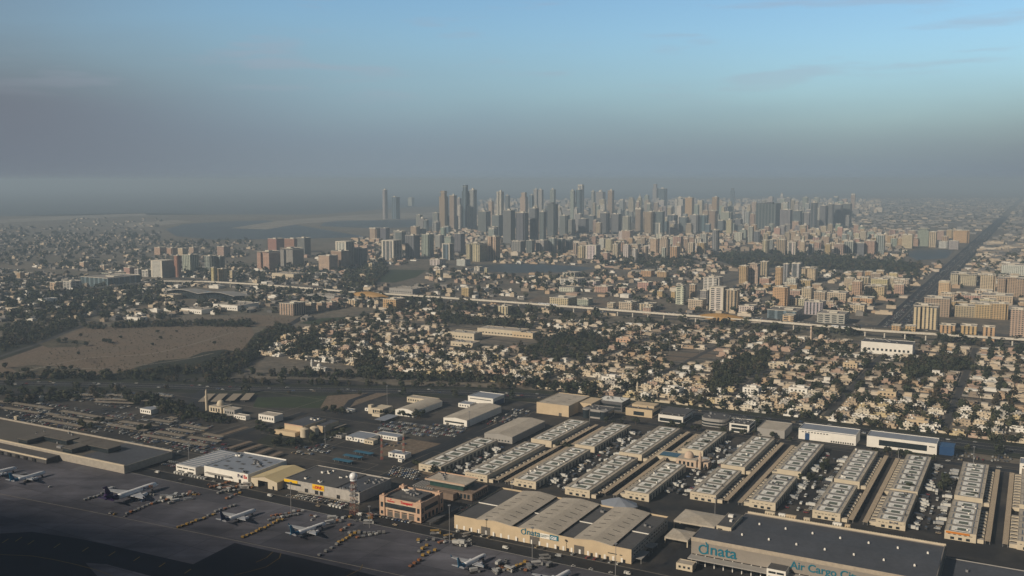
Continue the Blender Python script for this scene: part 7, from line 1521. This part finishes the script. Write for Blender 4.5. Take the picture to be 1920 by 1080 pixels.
# ---------------------------------------------------------------- the uncounted cars, one object
def np_cars():
    me0 = VM['car']; 
    base = np.array([v.co[:] for v in me0.vertices]); lens = np.array([len(p.vertices) for p in me0.polygons]); fv = np.concatenate([np.array(p.vertices) for p in me0.polygons]); mi0 = np.array([p.material_index for p in me0.polygons])
    n = len(STUFFCARS); A = np.array([(G(u, v).x, G(u, v).y, -R(a)) for u, v, a, _, _ in STUFFCARS]); ci = np.array([c for *_, c in STUFFCARS])
    c, s_ = np.cos(A[:, 2:3]), np.sin(A[:, 2:3]); X = A[:, 0:1] + base[:, 0] * c - base[:, 1] * s_; Y = A[:, 1:2] + base[:, 0] * s_ + base[:, 1] * c; Z = np.broadcast_to(base[:, 2], X.shape) - .05
    co = np.stack([X, Y, Z], -1).reshape(-1, 3); nv = len(base); loops = (fv[None] + (np.arange(n) * nv)[:, None]).reshape(-1)
    me = bpy.data.meshes.new('distant_cars'); me.vertices.add(len(co)); me.vertices.foreach_set('co', co.ravel()); me.loops.add(len(loops)); me.loops.foreach_set('vertex_index', loops.astype(np.int32))
    LL = np.tile(lens, n); me.polygons.add(len(LL)); me.polygons.foreach_set('loop_start', np.concatenate([[0], np.cumsum(LL)[:-1]]).astype(np.int32)); me.polygons.foreach_set('loop_total', LL.astype(np.int32))
    M_ = [pmat('car ' + str(i), VC[i][0], .35, .03, .5, spec=.5) for i in (0, 3, 5, 6, 7, 8, 9)]; idx = {0: 0, 1: 0, 2: 0, 3: 1, 4: 1, 5: 2, 6: 3, 7: 4, 8: 5, 9: 6}
    body = np.array([idx[int(c_)] for c_ in ci]); mi = np.where(mi0[None] == 0, body[:, None], np.where(mi0[None] == 1, 7, 8)).reshape(-1)
    for m_ in M_ + [M_GLASS, M_TYRE]: me.materials.append(m_)
    me.polygons.foreach_set('material_index', mi.astype(np.int32)); me.polygons.foreach_set('use_smooth', np.zeros(len(LL), dtype=bool)); me.update(calc_edges=True)
    o = bpy.data.objects.new('distant_cars', me); COL.objects.link(o); tag(o, 'mass of small parked and moving cars on far lots, shade rows and roads', 'cars', None, 'stuff')
np_cars()

# ---------------------------------------------------------------- haze, one closed box round everything, and clouds added for shade outside it
def haze():
    m = bpy.data.materials.new('pale haze'); m.use_nodes = True; t = m.node_tree; t.nodes.clear()
    v = t.nodes.new('ShaderNodeVolumePrincipled'); v.inputs['Color'].default_value = (0.60, 0.785, 1.0, 1); v.inputs['Density'].default_value = HAZE_D; v.inputs['Anisotropy'].default_value = 0.0
    o = t.nodes.new('ShaderNodeOutputMaterial'); t.links.new(v.outputs[0], o.inputs['Volume'])
    b = MB(m); b.box(-43000, 43000, -3100, 60100, -2.0, 330.0, bottom=True); ob = b.build('haze'); tag(ob, 'pale even haze filling the air over the whole city', 'haze', None, 'stuff')
HAZE_D = 1.12e-4
haze()

def shade_cloud(cx, cy, cz, rx, ry, rz, seed, label, rot=0.0, lump=1.0):
    """a lumpy cloud, thick in the middle and ragged at the rim, drifting between the low sun and the ground"""
    bm = bmesh.new(); bmesh.ops.create_icosphere(bm, subdivisions=5, radius=1.0); q = random.Random(seed)
    lumps = [(Vector((q.gauss(0, 1), q.gauss(0, 1), q.gauss(0, .5))).normalized(), q.uniform(.15, .4) * lump) for _ in range(26)]
    for v in bm.verts:
        d_ = v.co.normalized(); k = 1 + sum(a * max(0, d_.dot(c) - .75) * 3 for c, a in lumps); v.co = Vector((d_.x * rx * k, d_.y * ry * k, d_.z * rz * k * (1 if d_.z > 0 else .4)))
    me = bpy.data.meshes.new('cloud'); bm.to_mesh(me); bm.free()
    m = bpy.data.materials.get('cloud vapour')
    if m is None:
        m = bpy.data.materials.new('cloud vapour'); m.use_nodes = True; t = m.node_tree; b = t.nodes['Principled BSDF']; b.inputs['Base Color'].default_value = (.85, .85, .87, 1); b.inputs['Roughness'].default_value = 1
        n = t.nodes.new('ShaderNodeTexNoise'); n.inputs['Scale'].default_value = .0022; n.inputs['Detail'].default_value = 6; g = t.nodes.new('ShaderNodeTexCoord'); t.links.new(g.outputs['Object'], n.inputs['Vector'])
        mr = t.nodes.new('ShaderNodeMapRange'); t.links.new(n.outputs['Fac'], mr.inputs[0]); mr.inputs[1].default_value = .40; mr.inputs[2].default_value = .62; mr.inputs[3].default_value = .3; mr.inputs[4].default_value = .72
        t.links.new(mr.outputs[0], b.inputs['Alpha'])
    me.materials.append(m); o = bpy.data.objects.new('cloud', me); COL.objects.link(o); o.location = (cx, cy, cz); o.rotation_euler = (0, 0, -R(rot)); tag(o, label, 'cloud', None, 'stuff')
def shade_cloud_over(gx, gy, alt, rx, ry, rz, seed, label, rot=0.0, lump=1.0):
    k = alt / sd.z; shade_cloud(gx + sd.x * k, gy + sd.y * k, alt, rx, ry, rz, seed, label, rot, lump)
shade_cloud_over(-250, 270, 2200, 1150, 320, 80, 1, 'grey white cloud standing behind the left shoulder of the view', GRID, .35)  # unseen cloud added to darken the apron and the near air

# low desert shrubs, litter and dry tufts on the sand field and open plots
sh = []
scatter([(20, 706), (60, 676), (160, 618), (300, 614), (470, 614), (460, 650), (400, 676), (300, 690), (180, 703)], 1500, sh)
scatter([(60, 711), (180, 703), (300, 689), (405, 677), (455, 655), (470, 640), (440, 690), (300, 712)], 1500, sh)
scatter([(970, 572), (1010, 558), (1180, 568), (1160, 580)], 80, sh); scatter([(300, 596), (540, 588), (550, 604), (440, 612), (160, 610)], 300, sh)
np_trees('desert_shrubs', sh, 'countless low grey green desert shrubs dotting the sand field', 9, 8, (0.35, 1.1), 2.2)

# two trains on the viaduct
def metro_train(x0, x1, label):
    a, b = P(x0, 0, 0), None
    pts = [(480, 533), (655, 547), (740, 552), (960, 567), (1290, 592), (1410, 600), (1640, 620), (1920, 637)]
    def on(x):
        for (xa, ya), (xb, yb) in zip(pts, pts[1:]):
            if xa <= x <= xb: f = (x - xa) / (xb - xa); return P(x, ya + (yb - ya) * f, 12.5)
    a, b = on(x0), on(x1); d_ = b - a; t = empty('metro_train', (a.x, a.y, 12.9), math.degrees(math.atan2(d_.x, d_.y)), label, 'train'); n = 5; L_ = d_.length / n
    for k in range(n):
        m = MB(M_WPAINT, M_GLASS, M_AZURE); m.box(-1.4 + 2.0, 1.4 + 2.0, k * L_ + .3, (k + 1) * L_ - .3, .3, 3.6, bottom=True); m.box(.55, 3.45, k * L_ + 1, (k + 1) * L_ - 1, 1.6, 2.6, 1); m.box(.56, 3.44, k * L_ + .6, (k + 1) * L_ - .6, .8, 1.1, 2); m.build('carriage', t)
metro_train(1010, 1046, 'white train with dark windows on the viaduct left of the right station')
metro_train(1560, 1592, 'white train with dark windows on the viaduct near the right edge')

# long garden wall between the villas and the highway, with gaps
def long_wall(px, label):
    pts = smooth_line(px, 30); o_ = pts[0].copy(); t = empty('garden_wall', (o_.x, o_.y, -.25), 0, label, 'wall', 'pale garden walls along the highway'); m = MB(M_CREAM)
    for a, b in zip(pts, pts[1:]):
        if rnd.random() < .1: continue
        d_ = (b - a).normalized(); s_ = Vector((d_.y, -d_.x, 0)) * .2; a_, b_ = a - o_, b - o_; up = Vector((0, 0, 3.0))
        m.quad([a_ + s_, b_ + s_, b_ + s_ + up, a_ + s_ + up]); m.quad([b_ - s_, a_ - s_, a_ - s_ + up, b_ - s_ + up]); m.quad([a_ + s_ + up, b_ + s_ + up, b_ - s_ + up, a_ - s_ + up])
    m.build('wall', t)
for i, w_ in enumerate(([(1010, 728), (1080, 735), (1130, 744)], [(1150, 748), (1220, 752), (1290, 760)], [(1310, 762), (1390, 769), (1470, 776)], [(1490, 778), (1560, 786), (1640, 794)], [(1690, 802), (1760, 811), (1810, 818)], [(1822, 820), (1880, 827), (1960, 836)])):
    long_wall(w_, f'pale garden wall, {nth(i)} from the left along the highway edge of the villas')
mosque(*UV(P(1524, 645)), 'rose mosque with white dome and very tall minaret below the viaduct', 1.2, None, 34, mx=-3)
mosque(*UV(P(586, 694)), 'small white mosque with a minaret among the leftmost villas', .7, M_WHITE, 18, mx=-2)
mosque(*UV(P(1197, 742)), 'small tan mosque with stubby minaret near the highway', .8, M_CREAM, 20, mx=-2)
for x, y, w_, d_, h, mt, lb in ((1392, 742, 22, 18, 12, M_WHITE, 'tall white mansion with arched windows by the highway, centre right'), (1478, 738, 26, 18, 9, M_WHITE, 'white mansion with a broad overhanging roof right of the tall one'), (1242, 742, 24, 20, 11, M_WHITE, 'big white angular mansion left of the tall white mansion'), (1128, 717, 24, 18, 9, M_WHITE, 'white stepped mansion left of centre among the villas'),
                                (1492, 775, 20, 16, 9, M_CREAM, 'cream mansion with roof terrace behind the garden wall'), (1700, 800, 24, 16, 9, M_BEIGE, 'sandy octagonal looking mansion behind the garden wall'), (1340, 757, 26, 16, 8, M_CREAM, 'cream mansion with rose front near the dull grey warehouse'), (1155, 643, 28, 18, 9, M_PINK, 'orange rose block amid the villas'),
                                (525, 640, 14, 12, 10, M_BEIGE, 'sandy block at the top left corner of the villas'), (1645, 745, 24, 18, 9, M_BEIGE, 'yellowish mansion among the right villas'), (1580, 690, 22, 16, 9, M_BEIGE, 'sandy mansion among trees right of centre'), (1440, 690, 30, 16, 8, M_CREAM, 'long cream mansion in the middle of the villas')):
    u_, v_ = UV(P(x, y)); t = block('mansion', v_, v_ + w_, u_, u_ + d_, h, mt, M_ROOFB, lb, 'mansion'); wins(t, 'f', 2, w_ - 2, 1, 3, 4, .5); wins(t, 'f', 2, w_ - 2, 4.6, 6.8, 4, .5); wins(t, 'r', 2, d_ - 2, 4.6, 6.8, 3, .5, w_)
    if h > 10: wins(t, 'f', 2, w_ - 2, 8, 10, 4, .5)
    m = MB(mt); m.cbox(w_ * .6, d_ * .5, h, w_ * .4, d_ * .4, 3); m.build('roof_room', t); m = MB(M_WHITE); m.cbox(w_ * .2, d_ * .6, h, 2, 2, 1.6); m.build('roof_tank', t)
